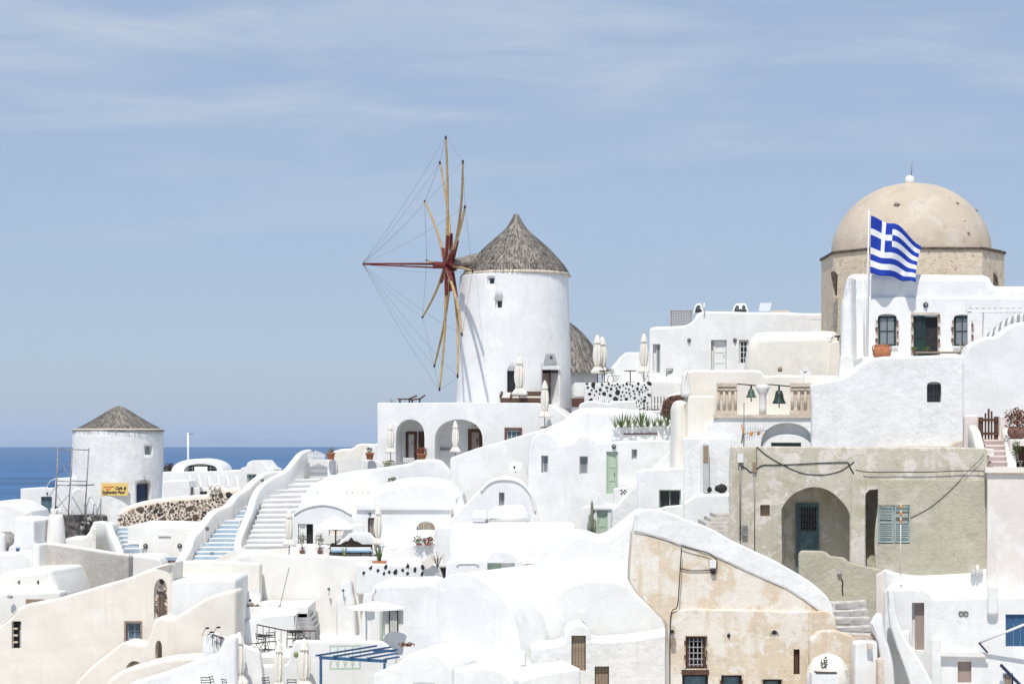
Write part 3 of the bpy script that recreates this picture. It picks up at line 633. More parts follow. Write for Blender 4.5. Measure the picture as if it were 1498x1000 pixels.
# scaffold in front of the squat mill
def scaffold():
    D = 159.; k = S(D); o = thing('scaffold_tower', P(105, 768, D), 'rusty steel scaffold tower beside the squat round mill', 'scaffold')
    a, b_, d = (84, 768), (103, 770), (126, 768); H = (654, 654, 655); cols = [(85, D), (106, D-1.2), (130, D)]; bot = [(80, D), (99, D-1.2), (123, D)]
    for i in range(3): MB().tube([P(bot[i][0], 770, bot[i][1]), P(cols[i][0], H[i], cols[i][1])], .055, 6).build('standard', 'grey_metal', o)
    def at(i, y): t_ = (770-y)/(770-H[i]); return P(bot[i][0]+(cols[i][0]-bot[i][0])*t_, y, cols[i][1])
    for y in (657, 703, 709, 752): 
        for i, j in ((0, 1), (1, 2)): MB().tube([at(i, y), at(j, y+1)], .04, 5).build('ledger', 'grey_metal', o)
    for i, j, y0, y1 in ((0, 1, 672, 696), (1, 0, 672, 696), (0, 1, 745, 722), (0, 1, 722, 750)): MB().tube([at(i, y0), at(j, y1)], .025, 5).build('brace', 'grey_metal', o)
    MB().tube([at(1, 709)-V(.2, 0, 0), at(2, 709)+V(.6, 0, 0)], .05, 5).build('ledger', 'grey_metal', o)
scaffold()
# ------------------------------------------------------------------ far left houses
def house(name, px, py, D, label, cat='house', group=None): return thing(name, P(px, py, D), label, cat, group)
def far_left():
    o = house('white_house', 70, 780, 163, 'small flat white house with blue door window left of the squat mill'); pl = Pl(70, 163, -8)
    slab(o, 'wall', [(30, 714), (80, 713), (81, 699), (112, 698), (112, 775), (30, 775)], pl, 5, 'white', .05, holes=[(rect(60, 726, 76, 751), .3)])
    window(o, pl, 60, 726, 76, 751, .25, 'teal', 2, 1, 'glass_blue', .12); lamp(o, pl.at(*pl.loc(69, 721), -.02), .08)
    MB().tube([P(66, 714, 162.5), P(74, 703, 162.5), P(82, 699, 162.5)], .03, 5).build('handrail', 'white_paint', o)
    tag(MB().rock(P(75.5, 711, 164), .35, .3, .3, 3).build('tarpaulin', 'blue_paint'), 'crumpled blue tarpaulin on the flat roof left of the squat mill', 'tarpaulin')
    o = house('buttress_wall', 120, 775, 161.5, 'white leaning buttress arch casting a shade at the squat mill foot', 'wall'); pl = Pl(118, 161.2, 25)
    slab(o, 'wall', [(106, 770)]+arc(106, 125, 722, 713, 8)+[(125, 770)], pl, .5, 'white', .1)
    slab(o, 'ramp', [(122, 716), (126, 716), (140, 742), (140, 770), (122, 770)], Pl(130, 160.4, -12), .4, 'white', .08)
    b = MB(); pl = Pl(30, 160, 0)
    o = thing('rubble_wall', P(75, 800, 160), 'dark volcanic rubble wall under the house left of the squat mill', 'wall')
    slab(o, 'wall', [(48, 755), (130, 752), (150, 755), (150, 800), (48, 800)], Pl(80, 159.5, 0), 2, 'rubble', .08, jit=.1)
    rn = random.Random(4)
    for k in range(46):
        x = rn.uniform(51, 88) if k < 34 else rn.uniform(120, 132); y = rn.uniform(756, 782); MB().rock(P(x, y, 159.4), rn.uniform(.12, .3), .15, rn.uniform(.1, .22), k, 1, .35, rn.uniform(-.5, .5)).build('stone', 'black_stone' if k % 3 else 'grey_stone', o)
    o = house('white_house', 10, 800, 150, 'low smooth white roof mound at the far left shore side', 'house')
    slab(o, 'roof', spl([(-60, 745), (-20, 735), (10, 733), (28, 738), (45, 748)], 5)+[(60, 800), (-60, 800)], Pl(0, 150, 0), 6, 'white', .4)
    slab(o, 'wall', [(20, 756), (50, 757), (50, 800), (20, 800)], Pl(35, 146, 0), 3, 'offwhite', .15)
    o = house('rock_outcrop', 5, 830, 132, 'rough grey boulder between white walls at left', 'rock'); MB().rock(P(2, 798, 132), 1.0, 1, .9, 3, 3, .5).rock(P(10, 812, 131), .5, .6, .5, 5, 3, .5).build('boulder', 'rock', o)
    slab(house('garden_wall', 5, 840, 130, 'short rounded white wall by the grey boulder', 'wall'), 'wall', [(-10, 785), (2, 778), (7, 782), (7, 830), (-10, 830)], Pl(0, 130, 0), .6, 'white', .2)
    # bell-shaped chimney
    b_ = P(82, 800, 120); o = thing('chimney', b_, 'white bell-shaped chimney with crown of little arches in front of rubble wall', 'chimney'); k = S(120)
    MB().lathe(b_, [(14.5*k, -1), (14*k, 8*k), (12.5*k, 28*k), (10.5*k, 44*k), (9*k, 48*k), (.01, 48.5*k)], 28).build('stack', 'offwhite', o)
    for q in range(4):
        a = q*math.pi/2+.5; mb = MB(); pts = [b_+V(6*k*math.cos(a+t_), 6*k*math.sin(a+t_), (46+10*math.sin((t_+.7)/1.4*math.pi))*k) for t_ in (-.7, -.45, -.2, 0, .2, .45, .7)]; mb.tube(pts, 1.9*k, 7).build('arch', 'offwhite', o)
    MB().rock(b_+V(0, 0, 58*k), .1, .1, .08, 2, 2).build('finial', 'black_stone', o)
    o = house('white_house', 45, 880, 118, 'stepped white block with blue pail standing on its ledge')
    slab(o, 'wall', [(20, 757), (50, 760), (50, 795), (60, 800), (60, 860), (10, 860), (12, 800), (20, 795)], Pl(35, 118, -6), 4, 'white', .12)
    slab(o, 'ledge', [(-40, 812), (18, 808), (34, 806), (50, 820), (56, 830), (56, 880), (-40, 880)], Pl(20, 114, -6), 3.6, 'white', .15)
    b_ = P(26, 806, 115.5); o = thing('bucket', b_, 'small bright blue pail on a white ledge', 'bucket'); MB().lathe(b_, [(.09, -.02), (.12, .2), (.105, .2), (.08, .05)], 16).build('pail', 'blue_paint', o); MB().tube([b_+V(.11*math.cos(a), 0, .2+.1*math.sin(a)) for a in [i*math.pi/8 for i in range(9)]], .006, 4).build('handle', 'grey_metal', o)
far_left()
def stone_set(parent, fn, n, mats, seed, smin, smax, sep=1.05, depth=.10, asp=(.7, 1.1)):
    """rejection-sampled stones; fn(rng) -> (world point, right vector) on the wall face or None"""
    rn = random.Random(seed); pts = []; meshes = []
    for k in range(10):
        me = {}
        for m_ in mats: b_ = MB(); b_.rock((0, 0, 0), 1, 1, 1, seed+k*1.9, 1, .75); me[m_] = b_.mesh('stone', [m_])
        meshes.append(me)
    t = 0; done = 0
    while done < n and t < n*40:
        t += 1; q = fn(rn)
        if q is None: continue
        p, ux = q; s = smin+(smax-smin)*rn.random()**2*(1-.6*t/(n*40))
        if any((p-b_).length < (s+sb)*sep for b_, sb in pts): continue
        pts.append((p, s)); done += 1
        ob = link('stone', rn.choice(meshes)[rn.choice(mats)], p, parent); ob.rotation_euler = (0, 0, math.atan2(ux.y, ux.x)); ob.rotation_euler.rotate_axis('Y', rn.uniform(-.6, .6)); ob.scale = (s, depth, s*rn.uniform(*asp))
def left_ridge():
    D = 150.; o = house('white_house', 300, 735, D, 'long low white house with barrel vault and arched fanlight by the sea'); pl = Pl(300, D, 0)
    slab(o, 'wall', [(238, 690), (360, 688), (362, 750), (236, 750)], pl, 6, 'white', .06)
    slab(o, 'vault', [(250, 700)]+arc(250, 327, 692, 671, 16, .8)+[(327, 700)], Pl(290, D+.6, 0), 5, 'white', .08, holes=[([(318, 690), (269, 690)]+arc(269, 318, 688, 678, 12, .8), .4)])
    p2 = Pl(290, D+.6, 0); window(o, p2, 272, 679, 316, 690, .35, 'grey_paint', 5, 2, 'glass', .05)
    u = uv(p2, 284, 682, 303, 690); MB().pbox(p2, *u, .1, .2).build('vent_panel', 'white_paint', o)
    p3 = Pl(260, D-4, 0); slab(o, 'wall', [(238, 703), (276, 702), (278, 712), (278, 760), (238, 760)], p3, 3.5, 'white', .1)
    for i in range(6):
        x = 277+13.6*i; MB().bar(P(x, 697, D-2.2), P(x+3, 714, D-3.2), .13, .3).build('rafter', 'white_paint', o)
    slab(o, 'front_wall', [(276, 713), (352, 713), (352, 750), (276, 750)], Pl(310, D-2.2, 0), 1.5, 'white', .05, holes=[(rect(292, 718, 303, 727), .2)])
    window(o, Pl(310, D-2.2, 0), 292, 718, 303, 727, .18, 'grey_paint', 2, 1, 'glass', .04)
    MB().bar(P(280.5, 740, D-3.4), P(280.5, 712, D-3.4), .16, .16).build('post', 'brown_wood', o)
    u = uv(pl, 325, 711, 339, 714); MB().pbox(Pl(330, D-2.4), *u, 0, .15).build('window_slot', 'glass', o)
    b_ = P(252, 700, 152); o = thing('shrub', b_, 'dark scraggly shrub next to the squat mill', 'shrub'); MB().tube([b_-V(0, 0, .3), b_+V(0, 0, .8)], .05, 5).build('stem', 'dark_wood', o); foliage(o, P(247, 684, 152), .45, .38, 260, 'brown_stone', .1, 3)
    b_ = P(275.5, 690, 151); o = thing('lamp_post', b_, 'tall white lamp post with small arm against the sea', 'lamp post'); MB().tube([b_-V(0, 0, .5), P(275, 633, 151)], [.09, .07], 8).build('pole', 'white_paint', o); MB().tube([P(275, 635, 151), P(281, 634.5, 151)], .035, 6).build('arm', 'grey_metal', o); MB().rock(P(280, 634.6, 151), .14, .1, .06, 1, 2, .1).build('lamp_head', 'grey_metal', o)
    D = 145.; o = house('white_house', 375, 730, D, 'little white gabled hut with pale green window at the stair head'); pl = Pl(375, D, -10)
    slab(o, 'wall', [(352, 684), (360, 682), (362, 676), (369, 673), (381, 673), (390, 684), (396, 686), (396, 750), (352, 750)], pl, 3, 'white', .05, holes=[(rect(361, 693, 375, 706), .3)]); window(o, pl, 361, 693, 375, 706, .25, 'sage', 2, 2, 'glass_blue', .08)
    MB().tube([P(399, 700, D), P(399, 679, D)], .09, 8).build('vent_pipe', 'white_paint', o)
    # curved volcanic stone wall
    D = 140.; o = house('stone_wall', 260, 790, D, 'curving wall of dark volcanic stones set in pale mortar', 'wall'); pl = Pl(260, D, 0)
    top = spl([(171, 768), (176, 752), (190, 743), (215, 736), (250, 731), (285, 728), (305, 726), (309, 717), (322, 715), (330, 718), (352, 716)], 4)
    slab(o, 'wall', top+[(375, 712), (375, 790), (171, 790)], pl, .9, 'mortar', .12, jit=.04)
    cp = MB(); cp.tube([pl.hit(x, y-.3)+V(0, .35, 0) for x, y in top[3:]], .2, 8); cp.build('coping', 'cream', o)
    def fn(rn):
        x = rn.uniform(176, 352); y = rn.uniform(718, 770); ty = min((abs(x-a)+abs(0), b_) for a, b_ in top)[1]
        if y < ty+4: return None
        return pl.hit(x, y)-V(0, .01, 0), pl.u
    stone_set(o, fn, 295, ['brown_stone', 'black_stone', 'surround', 'brown_stone'], 5, .07, .36, .84, .06, (.5, 1.1))
    for x in (311, 318):
        p2 = Pl(x, D-.2); MB().tube([p2.hit(*q) for q in [(x-3.2, 716), (x-3.4, 711), (x, 707.5), (x+3.4, 711), (x+3.2, 716)]], .085, 6).build('chimney_arch', 'cream', o)
left_ridge()
def lerp(a, b_, t_): return a+(b_-a)*t_
def steps(o, tl, tr, bl, br, n, Dt, Db, mat, riser=None):
    """flight of steps between top edge (tl, tr) and bottom edge (bl, br), px corners, distances Dt..Db"""
    for i in range(n):
        t0, t1 = i/n, (i+1)/n; D0, D1 = lerp(Dt, Db, t0), lerp(Dt, Db, t1)
        l = [lerp(tl[k], bl[k], t1) for k in (0, 1)]; r_ = [lerp(tr[k], br[k], t1) for k in (0, 1)]
        l0 = [lerp(tl[k], bl[k], t0) for k in (0, 1)]; r0 = [lerp(tr[k], br[k], t0) for k in (0, 1)]
        A = P(l[0], l0[1], D1); B = P(r_[0], r0[1], D1); za, zb = P(0, l[1], D1).z, P(0, r_[1], D1).z
        dep = (Dt-D1)+.6; C, E_ = B+V(0, dep, 0), A+V(0, dep, 0); hh = .9
        st = MB().hexa([V(A.x, A.y, za-hh), V(B.x, B.y, zb-hh), V(C.x, C.y, zb-hh), V(E_.x, E_.y, za-hh), A, B, C, E_]).build('step', mat, o)
        if not riser:
            MB().hexa([V(A.x, A.y-.09, A.z-.05), V(B.x, B.y-.09, B.z-.05), V(B.x, B.y+.3, B.z-.05), V(A.x, A.y+.3, A.z-.05), A+V(0, -.09, .015), B+V(0, -.09, .015), B+V(0, .3, .015), A+V(0, .3, .015)]).build('added_nosing', mat, st)  # overhang added so tread edges catch sun and drop a shadow line
        if riser: 
            e = .05; MB().hexa([V(A.x+.03, A.y-.02, za+.01), V(B.x-.03, B.y-.02, zb+.01), V(B.x-.03, B.y+.03, zb+.01), V(A.x+.03, A.y+.03, za+.01), A+V(.03, -.02, -.04), B+V(-.03, -.02, -.04), B+V(-.03, .03, -.04), A+V(.03, .03, -.04)]).build('riser', riser, st)
def ribbon(o, name, top, drop, Ds, T, mat, r_=.16):
    """parapet following px points at given distances: rounded top, drop metres high, T thick"""
    q = spl([(x, y) for x, y in top], 5); n = len(q); dd = [lerp(Ds[0], Ds[1], i/(n-1)) if len(Ds) == 2 else None for i in range(n)]
    if len(Ds) > 2: dd = [a for a, _ in spl([(d, 0) for d in Ds], 5)]
    pr = [(-.5, -1), (-.5, -.12), (-.42, -.04), (-.25, 0), (0, .012), (.25, 0), (.42, -.04), (.5, -.12), (.5, -1)]
    c = [P(x, y, d) for (x, y), d in zip(q, dd)]; vs = []; m_ = len(pr); fs = []
    for i, p in enumerate(c):
        t_ = (c[min(i+1, n-1)]-c[max(i-1, 0)]); t_.z = 0; s = V(0, 1, 0) if t_.length < 1e-3 else V(-t_.y, t_.x, 0).normalized()
        for a, b_ in pr: vs.append(p+s*a*T+V(0, 0, (b_ if b_ > -1 else -drop)+.03*noise.noise(p*.9)))
    for i in range(n-1):
        for k in range(m_-1): fs.append((i*m_+k, i*m_+k+1, (i+1)*m_+k+1, (i+1)*m_+k))
        fs.append((i*m_+m_-1, i*m_, (i+1)*m_, (i+1)*m_+m_-1))
    mb = MB(); mb.add(vs, fs, True); mb.add(vs[:m_], [tuple(range(m_))[::-1]]); mb.add(vs[-m_:], [tuple(range(m_))]); return mb.build(name, mat, o)
def stairs():
    o = house('blue_stair', 320, 826, 112, 'flight of pale blue painted steps between cream parapets', 'stairs')
    steps(o, (319, 761), (352, 761), (274, 826), (338, 826), 10, 126, 116, 'white', 'blue_step')
    steps(o, (356, 734), (367, 734), (339, 760), (356, 760), 4, 131, 127, 'white', 'blue_step')
    ribbon(o, 'parapet', [(419, 688), (391, 690), (373, 700), (360, 713), (344, 724), (332, 738), (315, 745), (304, 755), (294, 768), (280, 784), (274, 800), (263, 819)], 2.2, (136, 114.5), .55, 'offwhite')
    slab(o, 'landing', [(330, 758), (362, 757), (362, 800), (330, 800)], Pl(345, 126.8), 3, 'white', .06)
    for x, y, d in ((303, 773, 117.2), (384, 702.5, 130.5)): lamp(o, P(x, y, d), .11)
    o = house('white_stair', 410, 812, 112, 'wide curved flight of plain white steps up to a picket gate', 'stairs')
    steps(o, (400, 702), (472, 700), (355, 812), (430, 812), 15, 124, 111, 'white')
    ribbon(o, 'parapet', [(452, 657), (440, 661), (430, 672), (416, 688), (394, 700), (379, 712), (371, 725), (365, 745), (355, 770), (348, 790), (350, 803), (360, 810), (395, 813)], 2.4, (126, 110.5), .42, 'white')
    ribbon(o, 'parapet', [(494, 691), (478, 699), (465, 710), (455, 722), (447, 740)], 2.5, (119, 110), .45, 'white')
    slab(o, 'side_wall', [(300, 826), (340, 820), (352, 806), (420, 812), (420, 860), (300, 860)], Pl(370, 110.2), 2, 'offwhite', .15)
    slab(o, 'landing_wall', [(440, 673), (486, 672), (486, 720), (440, 720)], Pl(463, 125.5), 1.5, 'white', .06)
    o = house('blue_stair', 185, 812, 113, 'short flight of pale blue steps beside a low cream ramp wall', 'stairs')
    steps(o, (167, 771), (188, 771), (180, 808), (206, 808), 6, 125, 119, 'white', 'blue_step')
    ribbon(o, 'parapet', [(140, 762), (157, 763), (163, 775), (172, 795), (178, 812)], 1.6, (122, 117), .4, 'offwhite')
    o = house('retaining_wall', 240, 830, 115, 'long cream retaining wall with two round lamps between the blue stairs', 'wall'); pl = Pl(240, 120, 0)
    slab(o, 'wall', [(186, 768), (300, 771), (300, 845), (186, 845)], pl, 8, 'offwhite', .12)
    for x in (213, 263): lamp(o, pl.at(*pl.loc(x, 798), -.02), .14)
    slab(o, 'ledge', [(188, 813), (232, 812), (236, 818), (272, 816), (290, 820), (290, 860), (188, 860)], Pl(240, 116.5), 3, 'offwhite', .15); lamp(o, P(271, 818, 116.3), .1)
    u = uv(pl, 232, 784, 250, 785.5); MB().pbox(pl, *u, -.05, 0).build('slot', 'grey_metal', o)
    o = house('white_house', 140, 820, 122, 'low cream house with small patterned vent beside short blue steps'); pl = Pl(140, 121.5, 0)
    slab(o, 'wall', [(95, 786), (122, 786), (130, 778), (134, 766), (160, 766), (165, 820), (95, 820)], pl, 3, 'offwhite', .15)
    for i in range(5):
        for j in range(4): u = uv(pl, 136.5+3*i, 775+4*j, 138+3*i, 777+4*j); MB().pbox(pl, *u, -.02, .02).build('vent_hole', 'grey_paint', o)
    o = house('planter_box', 248, 822, 115, 'low pale blue planter with dry grey plants by the retaining wall', 'planter'); u = uv(Pl(248, 116), 233, 815, 264, 824); MB().pbox(Pl(248, 116), *u, 0, .5).build('trough', 'blue_step', o); foliage(o, P(245, 822, 115.9), .55, .12, 160, 'leaf_red', .06, 3, ry=.15)
stairs()
def left_low():
    o = house('concrete_house', 120, 880, 104, 'bare grey concrete wall house with one narrow window'); pl = Pl(120, 104, -14)
    slab(o, 'wall', [(52, 797), (60, 795), (84, 797), (140, 806), (188, 813), (188, 900), (52, 900)], pl, .6, 'concrete', .06, jit=.05, holes=[(rect(102, 839, 112, 866), .3)])
    slab(o, 'pier', [(46, 800), (53, 794), (57, 797), (57, 900), (46, 900)], Pl(50, 103.7, -14), 2, 'offwhite', .12)
    ribbon(o, 'coping', [(53, 795), (84, 794), (140, 803), (190, 811)], .25, (105.05, 103.85), .5, 'offwhite')
    planks(o, pl, 102, 839, 112, 866, .25, 'navy', 2, 'dark_wood', 'window')
    o = house('white_house', 215, 880, 107, 'short whitewashed wall block joining the concrete house', 'wall'); slab(o, 'wall', [(186, 813), (196, 811), (232, 816), (238, 826), (238, 870), (186, 870)], Pl(210, 107, 0), 2, 'offwhite', .12)
    o = house('vault_house', 45, 930, 100, 'small cream vaulted house with two triangular vent holes'); pl = Pl(45, 100, -10)
    slab(o, 'vault', spl([(-40, 850), (-5, 842), (10, 835), (35, 834), (68, 833), (76, 842), (82, 855), (87, 870)], 4)+[(87, 920), (-40, 920)], pl, 4.5, 'offwhite', .3)
    slab(o, 'ledge', [(-40, 868), (8, 867), (87, 865), (88, 890), (87, 940), (-40, 940)], Pl(45, 99.2, -10), 1, 'offwhite', .1)
    for x in (29, 57): A = [pl.hit(x+a, 848+b_) for a, b_ in ((0, 0), (-3.4, 3), (0, 5.5))]; MB().add([a-V(0, .05, 0) for a in A]+[a+V(0, .3, 0) for a in A], [(0, 1, 2), (5, 4, 3), (0, 3, 4, 1), (1, 4, 5, 2), (2, 5, 3, 0)]).build('vent', 'brown_wood', o)
    u = uv(Pl(45, 99.2, -10), 38, 876, 66, 884); MB().pbox(Pl(45, 99.2, -10), *u, -.03, .1).build('window', 'old_wood', o)
    MB().rock(P(15, 872, 99), .16, .12, .1, 1, 2).build('wall_lamp', 'grey_stone', o)
    o = house('beige_house', 150, 1020, 95, 'big beige house wall with sloping top and small blue window'); pl = Pl(150, 95, -6)
    top = spl([(-80, 950), (-20, 925), (0, 915), (18, 900), (38, 884), (80, 876), (120, 865), (160, 853), (188, 845), (222, 832), (240, 826), (252, 823)], 4)
    slab(o, 'wall', top+[(253, 1060), (-80, 1060)], pl, 2, 'beige', .12, holes=[(rect(17, 908, 31, 948), .4), (rect(183, 909, 207, 938), .35), (archo(225, 846, 245, 905, 25, .7), .25)])
    ribbon(o, 'coping', [(x, y-.5) for x, y in top[::4]], .12, (97.4, 94.6), .5, 'cream')
    slab(o, 'band_wall', [(236, 832), (262, 821), (300, 820), (380, 824), (380, 900), (236, 900)], Pl(300, 101.2), 1, 'cream', .1)
    slab(o, 'white_end', [(250, 849), (300, 847), (345, 846), (345, 1060), (250, 1060)], Pl(300, 94.6), 4.5, 'white', .15)
    planks(o, pl, 25, 912, 31, 948, .3, 'grey_paint', 2, 'dark_wood'); u = uv(pl, 17, 908, 25, 948); MB().pbox(pl, *u, .3, .38).build('opening', 'inner_shade', o)  # dark panel in the gap holds its shade as colour
    for q in (918, 928, 938): u = uv(pl, 17.5, q, 24, q+2.5); MB().pbox(pl, *u, .15, .3).build('shelf', 'oldstone', o)
    window(o, pl, 184, 910, 206, 936, .3, 'blue_step', 2, 2, 'glass_blue', .09)
    for (a, b_, c, d) in ((182, 909, 184.5, 938), (205.5, 909, 208, 938), (182, 907.5, 208, 910)):
        m_ = 6
        for k in range(m_):
            y0, y1 = (lerp(b_, d, k/m_), lerp(b_, d, (k+.93)/m_)) if d-b_ > c-a else (b_, d); x0, x1 = (a, c) if d-b_ > c-a else (lerp(a, c, k/m_), lerp(a, c, (k+.93)/m_)); u = uv(pl, x0, y0, x1, y1); MB().pbox(pl, *u, -.03-.012*(k % 3), .2).build('stone', 'surround', o)
    def fn(rn):
        x, y = rn.uniform(226, 244), rn.uniform(848, 900); e = abs(x-235)
        if y < 850+e*2.6 or (e < 5 and y > 868): return None
        return pl.hit(x, y)+V(0, .22, 0), pl.u
    stone_set(o, fn, 90, ['brown_stone', 'surround', 'oldstone'], 8, .06, .14, .9, .08)
    u = uv(pl, 230, 870, 240, 903); MB().pbox(pl, *u, .2, .24).build('opening', 'inner_shade', o)  # near-black sheet behind the bars, painted as shade
    for k in range(5): u = uv(pl, 230.5+2*k, 870, 231.3+2*k, 903); MB().pbox(pl, *u, .14, .19).build('bar', 'old_wood', o)
    o = house('beige_house', 240, 1010, 92, 'cream stair wall with arched niche below the beige house', 'wall'); pl = Pl(240, 92.4, -4)
    slab(o, 'wall', spl([(100, 1010), (130, 978), (155, 957), (178, 940), (190, 939), (212, 942)], 4)+spl([(220, 925), (226, 908), (236, 901), (248, 904), (270, 893), (300, 875), (325, 866)], 4)+[(345, 862), (345, 1060), (100, 1060)], pl, 1.8, 'beige', .14, holes=[(archo(227, 936, 237, 963, 12), 1.0), (archo(184, 966, 209, 990, 14), 1.0)])
    o = house('cream_vault', 230, 1030, 90, 'low cream barrel roof at the foot of the beige stair wall', 'house')
    slab(o, 'vault', spl([(150, 1040), (152, 1005), (165, 988), (185, 977), (205, 972)], 4)+spl([(215, 968), (250, 961), (290, 959)], 3)+[(300, 960), (300, 1060), (150, 1060)], Pl(230, 90.4, -6), 1.6, 'beige', .2)
    o = house('white_house', 270, 1030, 88, 'sloping white terrace wall below the cream barrel roof', 'wall')
    slab(o, 'wall', [(180, 1060), (186, 1000), (240, 983), (300, 960), (318, 955), (330, 930), (345, 930), (345, 1060)], Pl(270, 88.6, -6), 1.2, 'white', .15)
left_low()
# ------------------------------------------------------------------ terrace house under the tall mill
def umbrella(px, yt, yb, D, label, k=0, group='closed cream parasols'):
    return inst('umbrella%d' % (k % 3), 'closed_umbrella', P(px, yb, D), label, 'parasol', group, rz=px*.7, sc=(yb-yt)*S(D)/2.75)
def lounge(px, py, D, rz, label, w_=1.2, back=True, cat='sofa', group=None, mat='rattan'):
    b_ = P(px, py, D); o = thing('rattan_sofa', b_, label, cat, group); M_ = Matrix.Rotation(rz, 3, 'Z')
    def pt(nm, x0, x1, y0, y1, z0, z1, m_): q = MB().box(x0, x1, y0, y1, z0, z1); q.v = [M_ @ v+b_ for v in q.v]; q.build(nm, m_, o)
    pt('seat', -w_/2, w_/2, -.35, .35, .12, .38, mat); pt('cushion', -w_/2+.08, w_/2-.08, -.33, .25, .38, .48, 'canvas'); pt('backrest', -w_/2, w_/2, .27, .38, .38, .78, mat)
    for s in (-1, 1): pt('armrest', s*w_/2-.06, s*w_/2+.06, -.35, .27, .38, .6, mat)
    for sx_ in (-1, 1):
        for sy_ in (-1, 1): pt('leg', sx_*(w_/2-.08)-.03, sx_*(w_/2-.08)+.03, sy_*.28-.03, sy_*.28+.03, 0, .12, 'dark_wood')
    return o
def mill_house():
    D = 118.; o = house('terrace_house', 690, 700, D, 'white two-arched terrace house below the tall windmill'); pl = Pl(690, D, -7)
    a1 = [(621, 690), (579, 690)]+arc(579, 621, 640, 613, 14, .75); a2 = [(706, 700), (636, 700)]+arc(636, 706, 645, 613, 16, .8)
    slab(o, 'wall', [(552, 589), (700, 588.5), (789, 589), (789, 740), (552, 740)], pl, 9, 'white', .05, holes=[(a1, 2.0), (a2, 2.0), (rect(738, 627, 764, 643), .3)], jit=.015)
    slab(o, 'wall', [(787, 592), (800, 590), (815, 598), (833, 612), (833, 720), (787, 720)], Pl(690, D-.15, -7), 6, 'white', .08)
    q = pl.shift(2.0)
    door(o, q, 594, 631, 610, 672, 0, 'grey_paint', 'brown_wood', 4, ft=.16); door(o, q, 612.5, 631, 622, 672, 0, 'brown_wood', 'brown_wood', 2, ft=.06, handle=False)
    dd = door(o, q, 685, 627, 706, 672, 0, 'taupe', 'brown_wood', 1, ft=.2); text(dd, '5', q, 697, 645.5, 4.5, 'ink', w=-.1, bold=.03)
    lamp(o, q.at(*q.loc(697, 620), -.02), .13, pl.n); u = uv(q, 643, 655, 663, 658); MB().pbox(q, *u, -.12, -.02).build('bench_rail', 'grey_metal', o)
    u = uv(q, 578, 656, 583, 661); MB().pbox(q, *u, -.08, 0).build('meter_box', 'grey_metal', o)
    window(o, pl, 741, 629, 762, 643, .22, 'white_paint', 3, 1, 'glass_blue', .06)
    for (a, b_, c, d) in ((738, 627, 741.5, 643), (760.5, 627, 764, 643)):
        for k in range(4): u = uv(pl, a, lerp(b_, d, k/4), c, lerp(b_, d, (k+.94)/4)); MB().pbox(pl, *u, -.02-.01*(k % 2), .25).build('stone', 'red_stone', o)
    for k in range(6): u = uv(pl, lerp(738, 764, k/6), 625, lerp(738, 764, (k+.94)/6), 627.5); MB().pbox(pl, *u, -.02-.01*(k % 2), .2).build('stone', 'red_stone', o)
    umbrella(571.5, 617, 675, 117, 'closed cream parasol in front of the left porch arch', 0); umbrella(666, 614, 674, 115.5, 'closed cream parasol in front of the porch arch with door five', 1)
    umbrella(760, 518, 594, 119.5, 'closed cream parasol against the tall windmill, between rattan sofas', 2); umbrella(797, 555, 626, 116, 'closed cream parasol at the corner below the windmill door', 1)
    lounge(743, 591, 121.2, 0, 'single rattan armchair on the terrace below the tall windmill', .9, cat='armchair'); lounge(774, 591, 121.1, 0, 'long rattan sofa on the terrace below the windmill door', 2.2)
    # two wooden deck loungers
    for i, (x, s) in enumerate(((596, 1), (607, 1.05))):
        b_ = P(x, 589.5, 119.5+i*.8); l = thing('deck_lounger', b_, ['low brown deck lounger lying on the terrace edge beside an agave', 'brown deck chair with raised back beside the low lounger'][i], 'lounger'); k = S(119)
        MB().bar(b_+V(-14*k, 0, 6*k) if i == 0 else b_+V(-6*k, 0, 5*k), b_+V(6*k, 0, 6*k) if i == 0 else b_+V(8*k, 0, 6.5*k), .6, .08).build('seat', 'rattan', l)
        MB().bar(b_+(V(2*k, 0, 6*k) if i == 0 else V(6*k, 0, 5*k)), b_+(V(14*k, 0, 11*k) if i == 0 else V(15*k, 0, 12*k)), .6, .08).build('backrest', 'rattan', l)
        for dx in ((-11, 3) if i == 0 else (-4, 7)):
            for dy in (-.25, .25): MB().bar(b_+V(dx*k, dy, -.02), b_+V(dx*k, dy, 6*k), .07).build('leg', 'dark_wood', l)
    agave(P(573, 589.5, 119), 'small pale agave on the terrace parapet corner against the sky', .45, 9, seed=4)
    # low wall with picket gate and pots at the stair head
    o = house('garden_wall', 520, 700, 124, 'beige rubble garden wall behind the white picket gate', 'wall'); slab(o, 'wall', spl([(486, 660), (500, 656), (515, 655), (525, 649), (545, 649), (556, 650)], 4)+[(556, 700), (486, 700)], Pl(520, 123), .7, 'cream', .12)
    slab(house('garden_wall', 545, 700, 121, 'curved white wing wall beside the left porch arch', 'wall'), 'wall', [(528, 672)]+spl([(532, 660), (540, 652), (553, 648)], 4)+[(560, 648), (560, 700), (528, 700)], Pl(545, 120.5), .5, 'white', .1)
    def gate(name, x0, x1, y0, y1, D, n, label, crown=0, mat='white_paint', rails=True):
        g = thing(name, P((x0+x1)/2, y1, D), label, 'gate'); pl = Pl((x0+x1)/2, D)
        for k in range(n):
            a, b_ = lerp(x0, x1, k/n), lerp(x0, x1, (k+.62)/n); c = ((k+.5)/n-.5)*2; t_ = y0-crown*(1-abs(c)); u = uv(pl, a, t_, b_, y1); MB().pbox(pl, *u, 0, .04).build('picket', mat, g)
        if rails:
            for q in (.12, .8): u = uv(pl, x0, lerp(y0, y1, q), x1, lerp(y0, y1, q)+1.6); MB().pbox(pl, *u, .042, .08).build('rail', mat, g)
        return g
